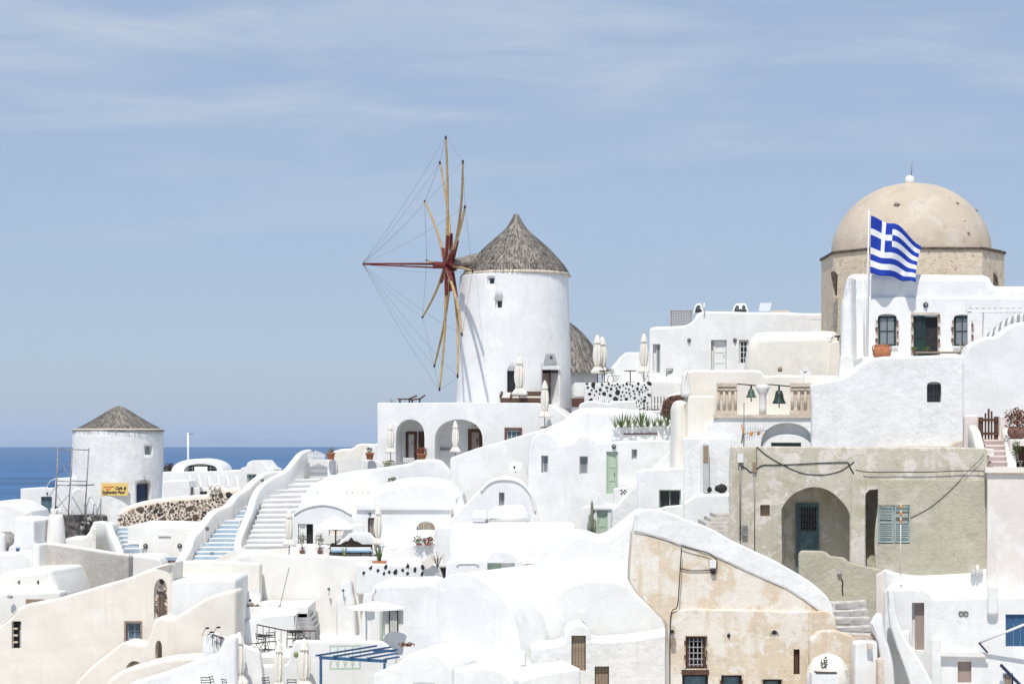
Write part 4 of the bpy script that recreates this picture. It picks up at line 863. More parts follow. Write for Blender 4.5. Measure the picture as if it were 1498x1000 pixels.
    gate('picket_gate', 490, 529, 673, 692, 118, 15, 'white slatted gate with black hinge straps between potted plants', 0)
    gate('picket_gate', 450, 476, 664, 676, 125, 12, 'arched white picket gate at the head of the white stairs', 5.5)
    gate('picket_gate', 500, 527, 672, 678, 121, 12, 'pointed white picket gate before the beige rubble garden wall', 10)
    gate('picket_rail', 590, 606, 669, 676, 116.5, 6, 'tiny white picket rail beneath the left porch arch', 0)
    for x, l in ((484, 'terracotta pot with sprouting succulent on the stair head pier'), (541, 'terracotta pot with thin sprig on the pier by the curved wing wall')): potplant(x, 672, 117.5, l, 'terracotta', .25, .42, 'leaf_grey', .18, .2, 60, seed=int(x), size=.07)
    potplant(617, 672, 116.2, 'round terracotta pot with dry brown flowers below the porch arches', 'terracotta', .3, .36, 'leaf_red', .38, .22, 260, seed=5, size=.06)
    o = house('gate_pier', 484, 710, 117.8, 'white gate pier carrying the pot with sprouting succulent', 'gate pier'); slab(o, 'pier', [(479, 672), (489, 671), (489, 720), (479, 720)], Pl(484, 118), .6, 'white', .06); slab(house('gate_pier', 545, 710, 117.8, 'broad white gate pier carrying the pot with thin sprig', 'gate pier'), 'pier', [(531, 672), (552, 673), (560, 680), (560, 720), (531, 720)], Pl(540, 118), .6, 'white', .06)
    b_ = P(572, 690, 116); o = thing('planter_box', b_, 'dark planter with low yellow-green succulent beneath the left parasol', 'planter'); k = S(116); MB().box(b_.x-10*k, b_.x+10*k, 115.9, 116.6, b_.z-1, b_.z+14*k).build('trough', 'grey_stone', o); foliage(o, P(566, 677, 115.8), .3, .12, 90, 'leaf_pale', .06, 2)
mill_house()
# ------------------------------------------------------------------ white houses on the middle slope
def mid():
    o = house('sloping_wall', 560, 780, 113, 'wide white ramp wall rising to the two-arched terrace house', 'wall')
    slab(o, 'wall', spl([(436, 742), (450, 715), (462, 706), (480, 697), (510, 690), (555, 684), (600, 677), (608, 673), (640, 672), (652, 681), (662, 694)], 4)+[(668, 720), (720, 740), (720, 790), (436, 790)], Pl(560, 113.5, 0), 2.2, 'white', .15)
    o = house('sloping_wall', 730, 760, 112, 'tall white wing wall with satellite dish, slanting up to the windmill terrace', 'wall')
    slab(o, 'wall', [(658, 669), (700, 655), (748, 641), (790, 629), (836, 610), (836, 780), (658, 780)], Pl(730, 112.5, -4), 3, 'white', .1, jit=.05)
    for i, (x, l) in enumerate(((512, 'pale white sun lounger with tilted back on the ramp, by the stair side'), (535, 'pale white sun lounger with tilted back on the ramp, toward the fanlight house'))):
        b_ = P(x, 724, 111.2); q = thing('sun_lounger', b_, l, 'lounger', 'white sun loungers'); k = S(111.2)
        MB().bar(b_+V(-6*k, 0, 5*k), b_+V(4*k, 0, 5*k), .6, .06).build('seat', 'canvas', q); MB().bar(b_+V(3*k, .3, 5*k), b_+V(7*k, .45, 22*k), .55, .05, V(0, 1, 0)).build('backrest', 'canvas', q)
        for dx in (-5, 3):
            for dy in (-.25, .25): MB().bar(b_+V(dx*k, dy, -.3), b_+V(dx*k, dy, 5*k), .05).build('leg', 'white_paint', q)
    slab(o, 'deck', [(440, 724), (560, 722), (560, 760), (440, 760)], Pl(500, 110.5), 3, 'white', .05)
    o2 = house('shrub', 575, 705, 112.4, 'small dark-leaved shrub against the white ramp wall', 'shrub'); foliage(o2, P(573, 701, 112.6), .3, .16, 70, 'leaf', .07, 6); MB().tube([P(575, 708, 112.6), P(574, 698, 112.6)], .012, 4).build('stem', 'old_wood', o2)
    # dish on it
    def dish(px, py, D, r_, label, txt=None):
        c = P(px, py, D); o = thing('satellite_dish', c-V(0, 0, r_), label, 'satellite dish'); mb = MB(); n = 28; vs = []
        for j in range(6):
            rr = r_*j/5
            for k in range(n): a = 2*math.pi*k/n; vs.append(V(rr*math.cos(a), rr*math.sin(a)*1.08, .22*r_*(j/5)**2))
        fs = [(j*n+k, j*n+(k+1) % n, (j+1)*n+(k+1) % n, (j+1)*n+k) for j in range(5) for k in range(n)]
        q = V(-.25, -1, .35).to_track_quat('Z', 'Y'); mb.add([q @ v+c for v in vs], fs, True); mb.add([q @ (v-V(0, 0, .03))+c for v in vs], [f[::-1] for f in fs], True); mb.build('reflector', 'white_paint', o)
        f0 = c+q @ V(0, -r_, .1*r_); f1 = c+q @ V(0, -r_*.55, 1.0*r_); MB().tube([f0, f1], .02, 5).build('feed_arm', 'grey_metal', o); MB().rock(f1, .08, .08, .08, 1, 1).build('feed_horn', 'black_metal', o)
        MB().tube([c-q @ V(0, 0, .05), c+V(0, .5, -r_*.4), c+V(0, .5, -r_*1.1)], .035, 6).build('mast', 'grey_metal', o); return o
    dish(755, 681, 111.4, .36, 'white satellite dish on the slanting wing wall under the windmill')
    dish(371, 874, 98.6, .40, 'white satellite dish with stone foot on the lower terrace'); 
    o = house('arch_house', 720, 800, 102, 'white house front with round arched gable moulding and slit window'); pl = Pl(720, 103, 0)
    slab(o, 'wall', [(600, 830), (605, 795)]+spl([(640, 775), (662, 757), (690, 728), (702, 716)], 4)+spl([(712, 706), (724, 700), (740, 698), (758, 701), (772, 712), (782, 730), (787, 750)], 5)+[(790, 770), (790, 830)], pl, 3.5, 'white', .1, holes=[(rect(730, 720, 738, 741), .35)])
    window(o, pl, 732, 720, 738, 741, .3, 'grey_paint', 1, 1, 'glass_grey', .04)
    q = spl([(704, 718), (712, 709), (724, 702.5), (740, 701), (757, 704), (771, 715), (779, 730), (783, 748)], 5); MB().tube([pl.at(*pl.loc(*z), -.02) for z in q], .07, 6).build('arch_moulding', 'white', o)
    o = house('vault_house', 590, 800, 106, 'white vaulted house with half-round fanlight above the sitting terrace'); pl = Pl(590, 105.5, 0)
    slab(o, 'vault', [(516, 775)]+spl([(528, 742), (540, 724), (554, 712), (572, 705), (600, 701), (636, 702), (658, 709), (676, 724)], 5)+[(688, 775)], Pl(590, 105.9, 0), 6, 'white', .4, rc=.3)
    slab(o, 'wall', [(521, 741), (660, 741), (660, 815), (521, 815)], pl, 3, 'white', .08, holes=[([(637, 775), (609, 775)]+arc(609, 637, 774, 762, 10), .3), (rect(538, 757, 549, 790), .3)])
    u = uv(pl, 522, 739.5, 662, 745); MB().pbox(pl, *u, -.14, .3).build('cornice', 'white', o)
    window(o, pl, 611, 763, 636, 776, .28, 'white_paint', 3, 1, 'canvas_tan', .05); planks(o, pl, 539, 758, 548, 790, .28, 'taupe', 3)
    lamp(o, pl.at(*pl.loc(541, 751), -.02), .07)
    o = house('vault_house', 475, 815, 107, 'small white arched house with half-open shutter door and open parasol before it'); pl = Pl(475, 107, 0)
    slab(o, 'wall', [(424, 820), (424, 768)]+spl([(428, 755), (440, 746), (458, 740), (476, 738), (496, 743), (514, 752), (524, 762)], 5)+[(526, 820)], pl, 5, 'white', .1, holes=[(rect(436, 766, 458, 800), .35), (rect(481, 766, 504, 782), .3)])
    MB().tube([pl.at(*pl.loc(*z), -.02) for z in spl([(430, 752), (442, 744.5), (458, 739.5), (476, 738), (496, 742.5), (514, 752)], 5)], .06, 6).build('arch_moulding', 'white', o)
    door(o, pl, 437, 767, 448, 800, .2, 'white_paint', 'white_paint', 3, handle=False); u = uv(pl, 448, 767, 457.5, 800); MB().pbox(pl, *u, .31, .34).build('opening', 'inner_shade', o); planks(o, pl, 482, 767, 503, 782, .26, 'canvas', 4, 'white_paint')  # half-open doorway closed by a panel coloured as shade
    o = house('stepped_wall', 525, 820, 104, 'stepped white garden wall behind the carved dark bench', 'wall')
    slab(o, 'wall', [(486, 825), (488, 797), (496, 795), (499, 789), (505, 787), (510, 780), (518, 779), (540, 778), (549, 788), (556, 797), (560, 825)], Pl(525, 103.8, 0), .5, 'white', .1)
    slab(o, 'wall', [(498, 790), (502, 778), (508, 772), (515, 766), (530, 765), (535, 790)], Pl(515, 105, 0), .4, 'white', .1); slab(o, 'wall', spl([(455, 820), (460, 803), (472, 797), (480, 800), (484, 820)], 3)+[(470, 830)], Pl(470, 104.6, 0), .4, 'white', .1)
    # terrace retaining wall
    o = house('terrace_wall', 500, 920, 103, 'tall plain white retaining wall under the sitting terrace', 'wall'); pl = Pl(450, 102.5, 0)
    slab(o, 'wall', [(350, 812), (380, 806), (420, 812), (470, 811), (485, 813), (548, 815), (570, 815), (640, 818), (640, 980), (350, 980)], pl, 1.0, 'offwhite', .12, jit=.04)
    slab(o, 'floor', [(424, 800), (640, 800), (640, 830), (424, 830)], Pl(530, 103.4), 3.4, 'offwhite', .03)
    slab(o, 'low_wall', [(520, 824), (640, 826), (648, 845), (648, 870), (520, 870)], Pl(580, 101.2, 0), 1.2, 'white', .1)
    def fn(rn): x = rn.uniform(531, 622); return Pl(580, 101.2).hit(x, rn.uniform(828, 839)), V(1, 0, 0)
    stone_set(o, fn, 13, ['black_stone'], 3, .08, .16, 1.6, .07, (.9, 1.6))
    slab(o, 'buttress', [(490, 980), (492, 880)]+arc(497, 516, 868, 846, 8, .8)+[(520, 880), (522, 980)], Pl(505, 101.6, 0), 1, 'white', .2)
    for x, y in ((481, 861), (502, 863)): 
        l = lamp(o, P(x, y, 102.2 if x < 490 else 101.4), .07); MB().tube([P(x+1, y, 102.2 if x < 490 else 101.35), P(x, y+9, 102.2 if x < 490 else 101.35)], .02, 4).build('tap', 'old_wood', o)
    # bench
    b_ = P(513, 814, 103.2); D = 103.2; k = S(D); o = thing('carved_bench', b_, 'dark carved wooden bench with blue cushion on the sitting terrace', 'bench'); pl = Pl(513, D)
    A = [pl.loc(*z) for z in [(482, 808), (482, 796), (486, 794)]+spl([(490, 796), (497, 796), (504, 792), (509, 791), (513, 786), (517, 791), (522, 792), (529, 796), (536, 796), (541, 796)], 3)+[(544, 797), (544, 808)]]; m_ = len(A)
    MB().add([pl.at(*a, .35) for a in A]+[pl.at(*a, .42) for a in A], [(q, (q+1) % m_, m_+(q+1) % m_, m_+q) for q in range(m_)]+[tuple(range(m_))[::-1], tuple(range(m_, 2*m_))]).build('backrest', 'dark_wood', o)
    u = uv(pl, 482, 807, 544, 809); MB().pbox(pl, *u, -.2, .35).build('seat', 'dark_wood', o); u = uv(pl, 486, 804.6, 542, 807); MB().pbox(pl, *u, -.15, .3).build('cushion', 'blue_cloth', o)
    for x in (483, 498, 528, 542.5):
        u = uv(pl, x-.8, 808, x+.8, 816); MB().pbox(pl, *u, -.2, -.14).build('leg', 'dark_wood', o)
    for x in (482.5, 543.5): u = uv(pl, x-.8, 800, x+.8, 802); MB().pbox(pl, *u, -.2, .35).build('armrest', 'dark_wood', o)
    umbrella(423, 744, 812, 104, 'closed white parasol with vent flaps by the white stair foot', 0); umbrella(553, 738, 812, 103.5, 'closed white parasol beside the carved dark bench', 1)
    b_ = P(491, 800, 105.5); o = thing('open_parasol', b_, 'open white parasol on brown pole before the small arched house', 'parasol'); k = S(105.5)
    MB().tube([b_, b_+V(0, 0, 42*k)], .04, 8).build('pole', 'brown_wood', o); MB().lathe(b_, [(32*k, 27*k), (31.5*k, 28*k), (18*k, 38*k), (.02, 46*k)], 8, smooth=False).build('canopy', 'white_paint', o)
    for q in range(4): a = q*1.57+.4; MB().bar(b_+V(0, 0, 24*k), b_+V(7*k*math.cos(a), 7*k*math.sin(a), 28*k), .05).build('strut', 'brown_wood', o)
    for x, y, l, lf in ((442, 812, 'sparse grey-leaved shrub in a dark pot beside the white parasol', 'leaf_grey'), (468, 812, 'young thin tree in pot before the small arched house', 'leaf_grey')): potplant(x, y, 103.3, l, 'pot_brown', .14, .28, lf, .26, .34, 90, seed=x, size=.07, stemh=.35)
    o = agave(P(504, 812, 102.9), 'bright pale green agave in front of the carved bench', .55, 12, seed=5)
    b_ = P(555, 825, 101.8); o = thing('potted_plant', b_, 'spiky aloe in long terracotta trough on the white wall with black stones', 'potted plant'); k = S(101.8); MB().box(b_.x-10*k, b_.x+10*k, b_.y-.2, b_.y+.2, b_.z, b_.z+5*k).build('trough', 'terracotta', o); agave(b_+V(0, 0, 4*k), None, .95, 14, parent=o, seed=8, sets=LEAFD+LEAFM[:1])
    o = house('stepped_wall', 600, 830, 101, 'white stepped seat wall carrying potted succulents', 'wall'); slab(o, 'wall', [(565, 825), (568, 812), (590, 800), (598, 796), (636, 794), (636, 772), (642, 770), (662, 770), (662, 830), (565, 830)], Pl(610, 102.2), .8, 'white', .1)
    potplant(612, 797, 102.0, 'low clump of grey succulents on the stepped seat wall', 'terracotta', .12, .1, 'leaf_grey', .3, .22, 120, seed=2, size=.07); potplant(626, 797, 102.0, 'red and green succulents in low dish on the stepped seat wall', 'terracotta', .2, .1, 'leaf_red', .3, .2, 150, seed=3, size=.07)
    b_ = P(640, 828, 100.8); o = thing('bare_shrub', b_, 'leafless twiggy shrub beside the seat wall', 'shrub'); mb = MB(); rn = random.Random(5)
    for q in range(12): a = rn.uniform(0, 6.3); d = V(math.cos(a)*.35, math.sin(a)*.2, rn.uniform(.4, .8)); mb.tube([b_-V(0, 0, .1), b_+d*.5+V(0, 0, .15), b_+d], [.02, .012, .006], 4)
    mb.build('twigs', 'old_wood', o)
    b_ = P(626, 828, 100.9); tag(MB().bar(b_+V(-.2, 0, .03), b_+V(.35, 0, .5), .5, .04, V(0, 1, 0)).build('folded_board', 'cream'), 'cream folded board propped on the wall with black stones', 'board')
    # block with central little door
    o = house('vault_house', 750, 850, 97, 'wide white barrel-roofed house with small round hood over dark door'); pl = Pl(750, 96.8, 0)
    p2 = Pl(657, 97.1, -90); L_ = (842-657)*S(98.2); n = 14; prof = [(-5.6+0*i, -8) for i in (0,)]; zb = (EY-823)*S(97); zt = (EY-764)*S(99)
    pr = [(.0, -9.), (.0, zb)]+[(-2.8+2.8*math.cos(math.pi*i/n), zb+(zt-zb)*math.sin(math.pi*i/n)**.8) for i in range(1, n)]+[(-5.6, zb), (-5.6, -9.)]
    slab(o, 'vault', pr, p2, L_, 'white', .25, rc=.05, local=True)
    slab(o, 'wall', [(653, 821), (709, 820)]+arc(710, 756, 820, 805, 12)+[(757, 820), (845, 820), (850, 870), (650, 870)], pl, 1.1, 'white', .07, holes=[(rect(713, 823, 753, 850), .35)])
    door(o, pl, 714, 824, 733, 850, .3, 'sage', 'sage', 2, handle=False); u = uv(pl, 734, 824, 753, 850); MB().pbox(pl, *u, .31, .34).build('opening', 'inner_shade', o)  # dark panel coloured as the shade inside the doorway
    for x0, x1 in ((668, 700), (765, 795)): MB().tube([pl.at(*pl.loc(*z), -.03) for z in ((x0, 827), (x0+4, 823.5), (x1-4, 823.5), (x1, 827))], .04, 5).build('hood_moulding', 'white', o)
    o = house('chimney', 700, 770, 98, 'low white chimney box and rounded cover on the barrel roof', 'chimney'); slab(o, 'stack', [(690, 760), (692, 746), (712, 746), (714, 760)], Pl(702, 99.2), .7, 'white', .08); slab(o, 'cover', [(708, 764), (712, 752), (725, 741), (766, 739), (774, 752), (776, 764)], Pl(740, 99.8), 2, 'white', .2)
    # terrace parts right
    o = house('vault_house', 870, 760, 104, 'white house row with sage green door and rounded vault fronts'); pl = Pl(870, 103.5, 0)
    top = [(773, 665)]+spl([(775, 652), (780, 640), (790, 633), (802, 633), (812, 641), (818, 650)], 4)+[(838, 648)]+spl([(842, 642), (850, 637), (860, 636), (868, 640), (874, 647)], 4)+[(905, 645), (950, 643), (990, 644), (990, 780), (773, 780)]
    slab(o, 'wall', top, pl, 3, 'white', .1, holes=[(rect(792, 666, 802, 691), .35), (rect(848, 667, 860, 693), .35), (rect(887, 660, 904, 722), .25), (rect(924, 657, 932, 671), .3)])
    for a in ((794, 666, 802, 691), (849, 667, 860, 693)): window(o, pl, *a, .3, 'grey_paint', 1, 2, 'glass_grey', .05)
    window(o, pl, 927, 658, 932, 671, .26, 'grey_paint', 1, 1, 'glass_grey', .04); door(o, pl, 887, 660, 904, 722, .2, 'sage', 'sage', 3, ft=.07)
    lamp(o, pl.at(*pl.loc(898, 653), -.02), .11)
    slab(o, 'step_wall', [(898, 714), (920, 712), (935, 700), (935, 740), (898, 740)], Pl(915, 102.8), .4, 'white', .06)
    for i in range(4):
        for j in range(3): 
            if (i+j) % 2 == 0: u = uv(Pl(915, 102.8), 908+2.5*i, 716+2.4*j, 910.2+2.5*i, 718.2+2.4*j); MB().pbox(Pl(915, 102.8), *u, -.015, .02).build('vent_hole', 'inner_shade', o)  # dark squares on the face, painted as the shade of holes
    slab(o, 'roof', [(770, 700), (776, 660)]+spl([(796, 634), (825, 615), (838, 603), (850, 597), (880, 596), (920, 598), (955, 603), (985, 616)], 4)+[(1000, 650), (1000, 700)], Pl(890, 106.3), 5, 'white', .35, rc=.4)
    slab(o, 'stair_parapet', [(945, 700), (955, 686), (988, 652), (992, 652), (992, 700)], Pl(970, 101.8, 8), .4, 'white', .05)
    o = house('planter_wall', 940, 640, 105, 'curved white planter wall holding a row of agaves', 'planter'); slab(o, 'wall', spl([(895, 632), (900, 625), (925, 622), (950, 621), (975, 621), (982, 626)], 3)+[(984, 645), (895, 645)], Pl(940, 105.6), .7, 'white', .08)
    slab(o, 'slot', [(912, 633.5), (962, 633), (962, 635), (912, 635.5)], Pl(940, 105.55), .1, 'red_stone', .01)
    for k in range(9): agave(P(900+9.5*k, 625-.3*k, 105.3), 'spiky green agave in the row along the curved white planter', .68+.34*((k*5) % 7)/6, 9+(k*4) % 6, 'agaves in the curved planter', seed=20+k, sets=LEAFM+LEAFD)
    o = house('entry_porch', 880, 790, 99.5, 'tiny white gabled porch with green door, cactus beside it', 'house'); pl = Pl(880, 99.4, -4)
    slab(o, 'wall', [(851, 742), (862, 740), (866, 737), (876, 720), (886, 737), (900, 738), (902, 742), (902, 800), (851, 800)], pl, 2, 'white', .06, holes=[(rect(873, 746, 889, 790), .25)])
    door(o, pl, 873, 746, 889, 790, .2, 'sage', 'sage', 2, handle=False); u = uv(pl, 868, 741.5, 900, 744.5); MB().pbox(pl, *u, -.1, .1).build('cornice', 'white', o)
    for x in (867, 898): MB().rock(P(x, 748, 99.1), .1, .1, .17, 1, 2, .1).build('wall_lamp', 'black_metal', o)
    b_ = P(866, 785, 98.6); o = thing('cactus', b_, 'grey columnar cactus next to the tiny gabled porch', 'cactus'); k = S(98.6)
    for x, h in ((0, 54), (-3, 34), (4, 26), (-5, 22)): MB().lathe(b_+V(x*k, 0, 0), [(2.0*k, 0), (2.2*k, h*k*.5), (1.9*k, h*k*.9), (.01, h*k)], 20, .14, 7).build('stem', 'leaf_grey', o)
    slab(house('stair_wall', 915, 790, 98, 'grey-white stair side wall by the tiny gabled porch', 'wall'), 'wall', [(895, 800), (897, 745), (905, 738), (932, 705), (936, 705), (936, 800)], Pl(915, 98.8, 10), .5, 'white_rough', .06)
    o = house('white_house', 965, 770, 99, 'plain white cube house with dark square opening'); pl = Pl(965, 98.2, -4)
    slab(o, 'wall', [(932, 688), (960, 686), (1002, 684), (1002, 780), (932, 780)], pl, 4, 'white', .07, holes=[(rect(964, 716, 996, 745), .4)])
    window(o, pl, 964, 716, 996, 745, .35, 'sage', 2, 1, 'glass', .06)
    slab(o, 'low_wall', [(957, 770), (958, 745), (975, 740), (1000, 738), (1002, 770)], Pl(980, 97.4, -4), .4, 'white_rough', .08)
    o = house('white_house', 1035, 790, 96, 'whitewashed wall with narrow sign post and black stones beside the olive house', 'wall'); pl = Pl(1035, 96.5, -6)
    slab(o, 'wall', [(1000, 640), (1070, 640), (1070, 800), (1000, 800)], pl, 3, 'white_rough', .08)
    slab(o, 'low_wall', spl([(1000, 735), (1020, 722), (1040, 722), (1070, 721)], 3)+[(1070, 800), (1000, 800)], Pl(1035, 95.6, -6), .8, 'white', .15)
    u = uv(Pl(1033, 96.1), 1029, 650, 1037, 720); MB().pbox(Pl(1033, 96.1), *u, 0, .2).build('post', 'grey_paint', o); u = uv(Pl(1033, 96.1), 1029, 652, 1036, 676); MB().pbox(Pl(1033, 96.1), *u, -.03, 0).build('notice', 'old_wood', o)
    slab(o, 'post_hood', [(1025, 730), (1025, 655)]+arc(1025, 1037, 652, 645, 6)+[(1030, 730)], Pl(1031, 96.35), .3, 'white', .05)
    MB().rock(P(1055, 714, 95.9), .3, .2, .22, 4, 2).build('stone', 'black_stone', o); MB().rock(P(1038, 716, 95.8), .12, .12, .14, 6, 2).build('stone', 'black_stone', o)
    o = house('stone_steps', 1045, 790, 92, 'worn grey stone steps beside the olive house', 'stairs')
    for k in range(5): MB().box(*[v for v in (P(1012+9*k, 0, 90).x, P(1075, 0, 90).x)], 88+k*.6, 93, P(0, 800, 90).z, P(0, 776-6*k, 88+k*.6).z).build('step', 'pale_stone', o)
mid()
# ------------------------------------------------------------------ foreground centre: big vaults
def front_center():
    o = house('vault_house', 760, 1020, 87, 'huge smooth white barrel vault with plain curved end wall'); pl = Pl(680, 86., -28)
    slab(o, 'vault', [(578, 1010), (590, 945)]+spl([(598, 915), (612, 885), (635, 856), (655, 842), (672, 838), (692, 841), (714, 854), (735, 875), (750, 900), (758, 930), (763, 960)], 4)+[(768, 1010)], pl, 10, 'white', .06)
    slab(o, 'roof', [(770, 1000), (778, 940)]+spl([(790, 890), (812, 855), (845, 838), (880, 836), (915, 842), (945, 866), (985, 892)], 5)+[(996, 1010)], Pl(870, 87.2, 0), 6, 'white', .5, rc=.4)
    slab(o, 'side_mound', [(770, 960), (776, 845)]+spl([(800, 815), (825, 790), (843, 777), (862, 779), (882, 784), (902, 773), (930, 751), (942, 745)], 4)+[(960, 760), (960, 960)], Pl(870, 92.5, 0), 3, 'white', .3)
    p3 = Pl(880, 84.2, 0); slab(o, 'front_wall', [(776, 946), (812, 944), (824, 941), (827, 926)]+spl([(833, 918), (843, 913), (853, 914), (862, 922), (866, 936)], 4)+[(880, 938), (930, 934), (985, 925), (985, 1060), (776, 1060)], p3, 2.6, 'white_rough', .1, holes=[(rect(836, 929, 857, 981), .3), (rect(870, 974, 891, 1040), .3)])
    planks(o, p3, 836, 929, 857, 981, .25, 'old_wood', 4); planks(o, p3, 870, 974, 891, 1040, .25, 'old_wood', 4)
    for x, y, d in ((777, 896, 86.6), (853, 893, 85.6)): A = [P(x-4, y+2, d), P(x+3, y-3, d), P(x+4, y+6, d)]; MB().add([A[0], A[1], A[2]]+[a+V(0, .8, 0) for a in A], [(0, 1, 2), (5, 4, 3), (0, 3, 4, 1), (1, 4, 5, 2), (2, 5, 3, 0)]).build('spout', 'offwhite', o)
    slab(o, 'flue', [(760, 975), (761, 951), (769, 951), (770, 975)], Pl(765, 83.8), .3, 'white', .1)
    o = house('vault_house', 640, 1040, 83, 'low white vault roof in the front beside the blue pergola'); slab(o, 'vault', [(540, 1070), (545, 985), (580, 970)]+spl([(595, 957), (615, 952), (640, 956), (655, 968), (662, 980)], 4)+[(664, 1070)], Pl(610, 82.5, -14), 4, 'white', .12)
    p4 = Pl(610, 82.5, -14); u = uv(p4, 605, 997.5, 636, 999.5); MB().pbox(p4, *u, -.05, .02).build('ledge', 'grey_paint', o)
    o = house('vault_house', 750, 1040, 82, 'low white vault roof in the front with gently bowed end wall'); slab(o, 'vault', [(660, 1070), (662, 978)]+spl([(690, 976), (715, 975), (735, 982), (750, 994), (762, 1004)], 4)+[(770, 1070)], Pl(715, 81.8, -18), 6, 'white', .12)
    slab(o, 'wall', [(755, 1070), (760, 994), (800, 983), (850, 976), (851, 1070)], Pl(805, 80.6, 12), 3, 'white', .1)
    # house with parasol, green door (left of the vault)
    D = 95.; o = house('white_house', 560, 960, D, 'white house with green-framed door shaded by an open white parasol'); pl = Pl(560, D, -4)
    slab(o, 'wall', [(527, 900), (540, 870)]+spl([(546, 857), (560, 852), (580, 851), (600, 852), (612, 850)], 4)+[(640, 850), (640, 1000), (527, 1000)], pl, 4, 'white', .25, holes=[(rect(560, 892, 590, 930), .4)])
    MB().bar(pl.at(*pl.loc(557.5, 945), -.05), pl.at(*pl.loc(557.5, 893), -.05), .12).build('door_post', 'sage', o); planks(o, pl, 568, 893, 581, 930, .35, 'grey_paint', 3, 'dark_wood', 'door')
    slab(o, 'low_wall', spl([(560, 935), (566, 926), (580, 924), (600, 930)], 3)+[(600, 980), (560, 980)], Pl(580, 94, -4), .4, 'white', .12)
    slab(o, 'side_step', [(530, 885), (532, 868), (545, 868), (545, 885)], Pl(538, 94.6), .6, 'white', .05)
    b_ = P(536, 945, 92.5); o = thing('open_parasol', b_, 'wide flat white parasol shading the green-framed door', 'parasol'); k = S(92.5)
    MB().tube([b_-V(0, 0, .3), b_+V(0, 0, 60*k)], .045, 8).build('pole', 'white_paint', o); MB().lathe(b_+V(14*k, 0, 0), [(46*k, 55.5*k), (45.5*k, 57*k), (25*k, 62*k), (.02, 67*k)], 8, smooth=False).build('canopy', 'white_paint', o)
    # lower cafe terrace
    D = 96.; o = house('cafe_terrace', 430, 980, D, 'white cafe terrace with curved parapet and grey steps', 'terrace')
    slab(o, 'floor', [(330, 960), (600, 960), (600, 1010), (330, 1010)], Pl(440, 92), 11, 'offwhite', .03)
    slab(o, 'parapet', [(330, 940)]+spl([(340, 920), (362, 907), (390, 899), (420, 897), (434, 897)], 4)+[(435, 960), (330, 960)], Pl(390, 97.6), .8, 'white', .12)
    slab(o, 'upper_floor', [(334, 888), (450, 887), (450, 910), (334, 910)], Pl(390, 98.2), 4, 'offwhite', .04)
    slab(o, 'end_wall', [(240, 850), (335, 845), (336, 890), (336, 960), (240, 960)], Pl(290, 99), 3.5, 'white', .15)
    for k in range(4): a, b_ = P(434, 897+6.5*k, 98.2-.4*k), P(453+3*k, 897+6.5*k, 98.2-.4*k); MB().box(a.x, b_.x, a.y, a.y+2, a.z-1, a.z).build('step', 'grey_stone', o)
    slab(o, 'front_wall', [(296, 935), (306, 926), (316, 927), (380, 952), (384, 985), (384, 1060), (296, 1060)], Pl(340, 90.2), .5, 'white', .1)
    slab(o, 'front_wall', [(380, 972), (420, 972), (430, 936), (560, 938), (580, 955), (580, 1060), (380, 1060)], Pl(480, 90.8), .5, 'white', .1)
    # railing
    def rail(pts, D, label, n=7, h=22):
        g = thing('railing', P(*pts[0], D), label, 'railing'); pl = Pl(pts[0][0], D)
        A = [P(x, y, D) for x, y in pts]; MB().tube(A, .035, 6).build('handrail', 'brown_wood', g); k = S(D)
        for i in range(n):
            t_ = i/(n-1)*(len(A)-1); j = min(int(t_), len(A)-2); q = A[j].lerp(A[j+1], t_-j); MB().tube([q, q-V(0, 0, h*k)], .016, 5).build('baluster', 'black_metal', g)
        return g
    rail([(376, 913), (420, 922), (462, 922)], 96.5, 'black iron terrace railing in front of the grey steps', 11, 20)
    rail([(311, 927), (326, 933), (343, 941)], 90, 'short iron railing with lantern on the white front wall', 6, 18)
    g = [('folding black chair by the table behind the iron railing', 398, 949, 94.5, .4), ('folding black chair turned sideways behind the first parasol', 385, 950, 94, 2.3), ('black folding chair at the terrace foot beside the middle parasol', 376, 952, 93.5, -.8)]
    for l, x, y, d, rz in g: inst('chair', 'folding_chair', P(x, y+3, d), l, 'chair', 'folding chairs on the cafe terrace', rz, 1.0)
    for i, (x, y) in enumerate(((425, 944), (437, 944), (447, 943))): inst('chair', 'folding_chair', P(x, y+3, 95.6+.3*i), ['black folding chair behind the bend of the terrace railing', 'black folding chair facing the grey steps behind the railing', 'black folding chair at the railing end beside the grey steps'][i], 'chair', 'chairs behind the railing', 1.1*i, .95)
    inst('table', 'cafe_table', P(388, 951, 94.8), 'small round black cafe table among folding chairs behind the first parasol', 'table'); inst('table', 'cafe_table', P(432, 946, 96.2), 'small round black cafe table behind the iron railing', 'table')
    umbrella(350, 922, 1022, 89, 'closed grey-cream parasol over the front wall with short railing', 0); umbrella(408, 935, 1030, 89.4, 'closed cream parasol with torn skirt at the terrace steps', 1); umbrella(445, 932, 1028, 89.8, 'closed cream parasol next to the blue pergola', 2)
    for i, (x, y, rz) in enumerate(((302, 1020, .3), (318, 1018, 1.4), (336, 1021, 2.2), (395, 1020, .9), (430, 1021, 2.9))): inst('chair', 'folding_chair', P(x, y, 87.5), ['dark wire chair below the sloping white wall foot', 'dark wire chair turned sideways under the iron spot lamps', 'dark wire chair right below the short iron railing', 'dark wire chair between the torn parasol and the front wall', 'dark wire chair facing away below the parasol by the pergola'][i], 'chair', 'wire chairs along the front wall', rz, 1.0)
    slab(house('cafe_terrace', 350, 1050, 87, 'lower white cafe floor with wire chairs', 'terrace'), 'floor', [(240, 1022), (470, 1022), (470, 1060), (240, 1060)], Pl(350, 86), 4, 'offwhite', .03)
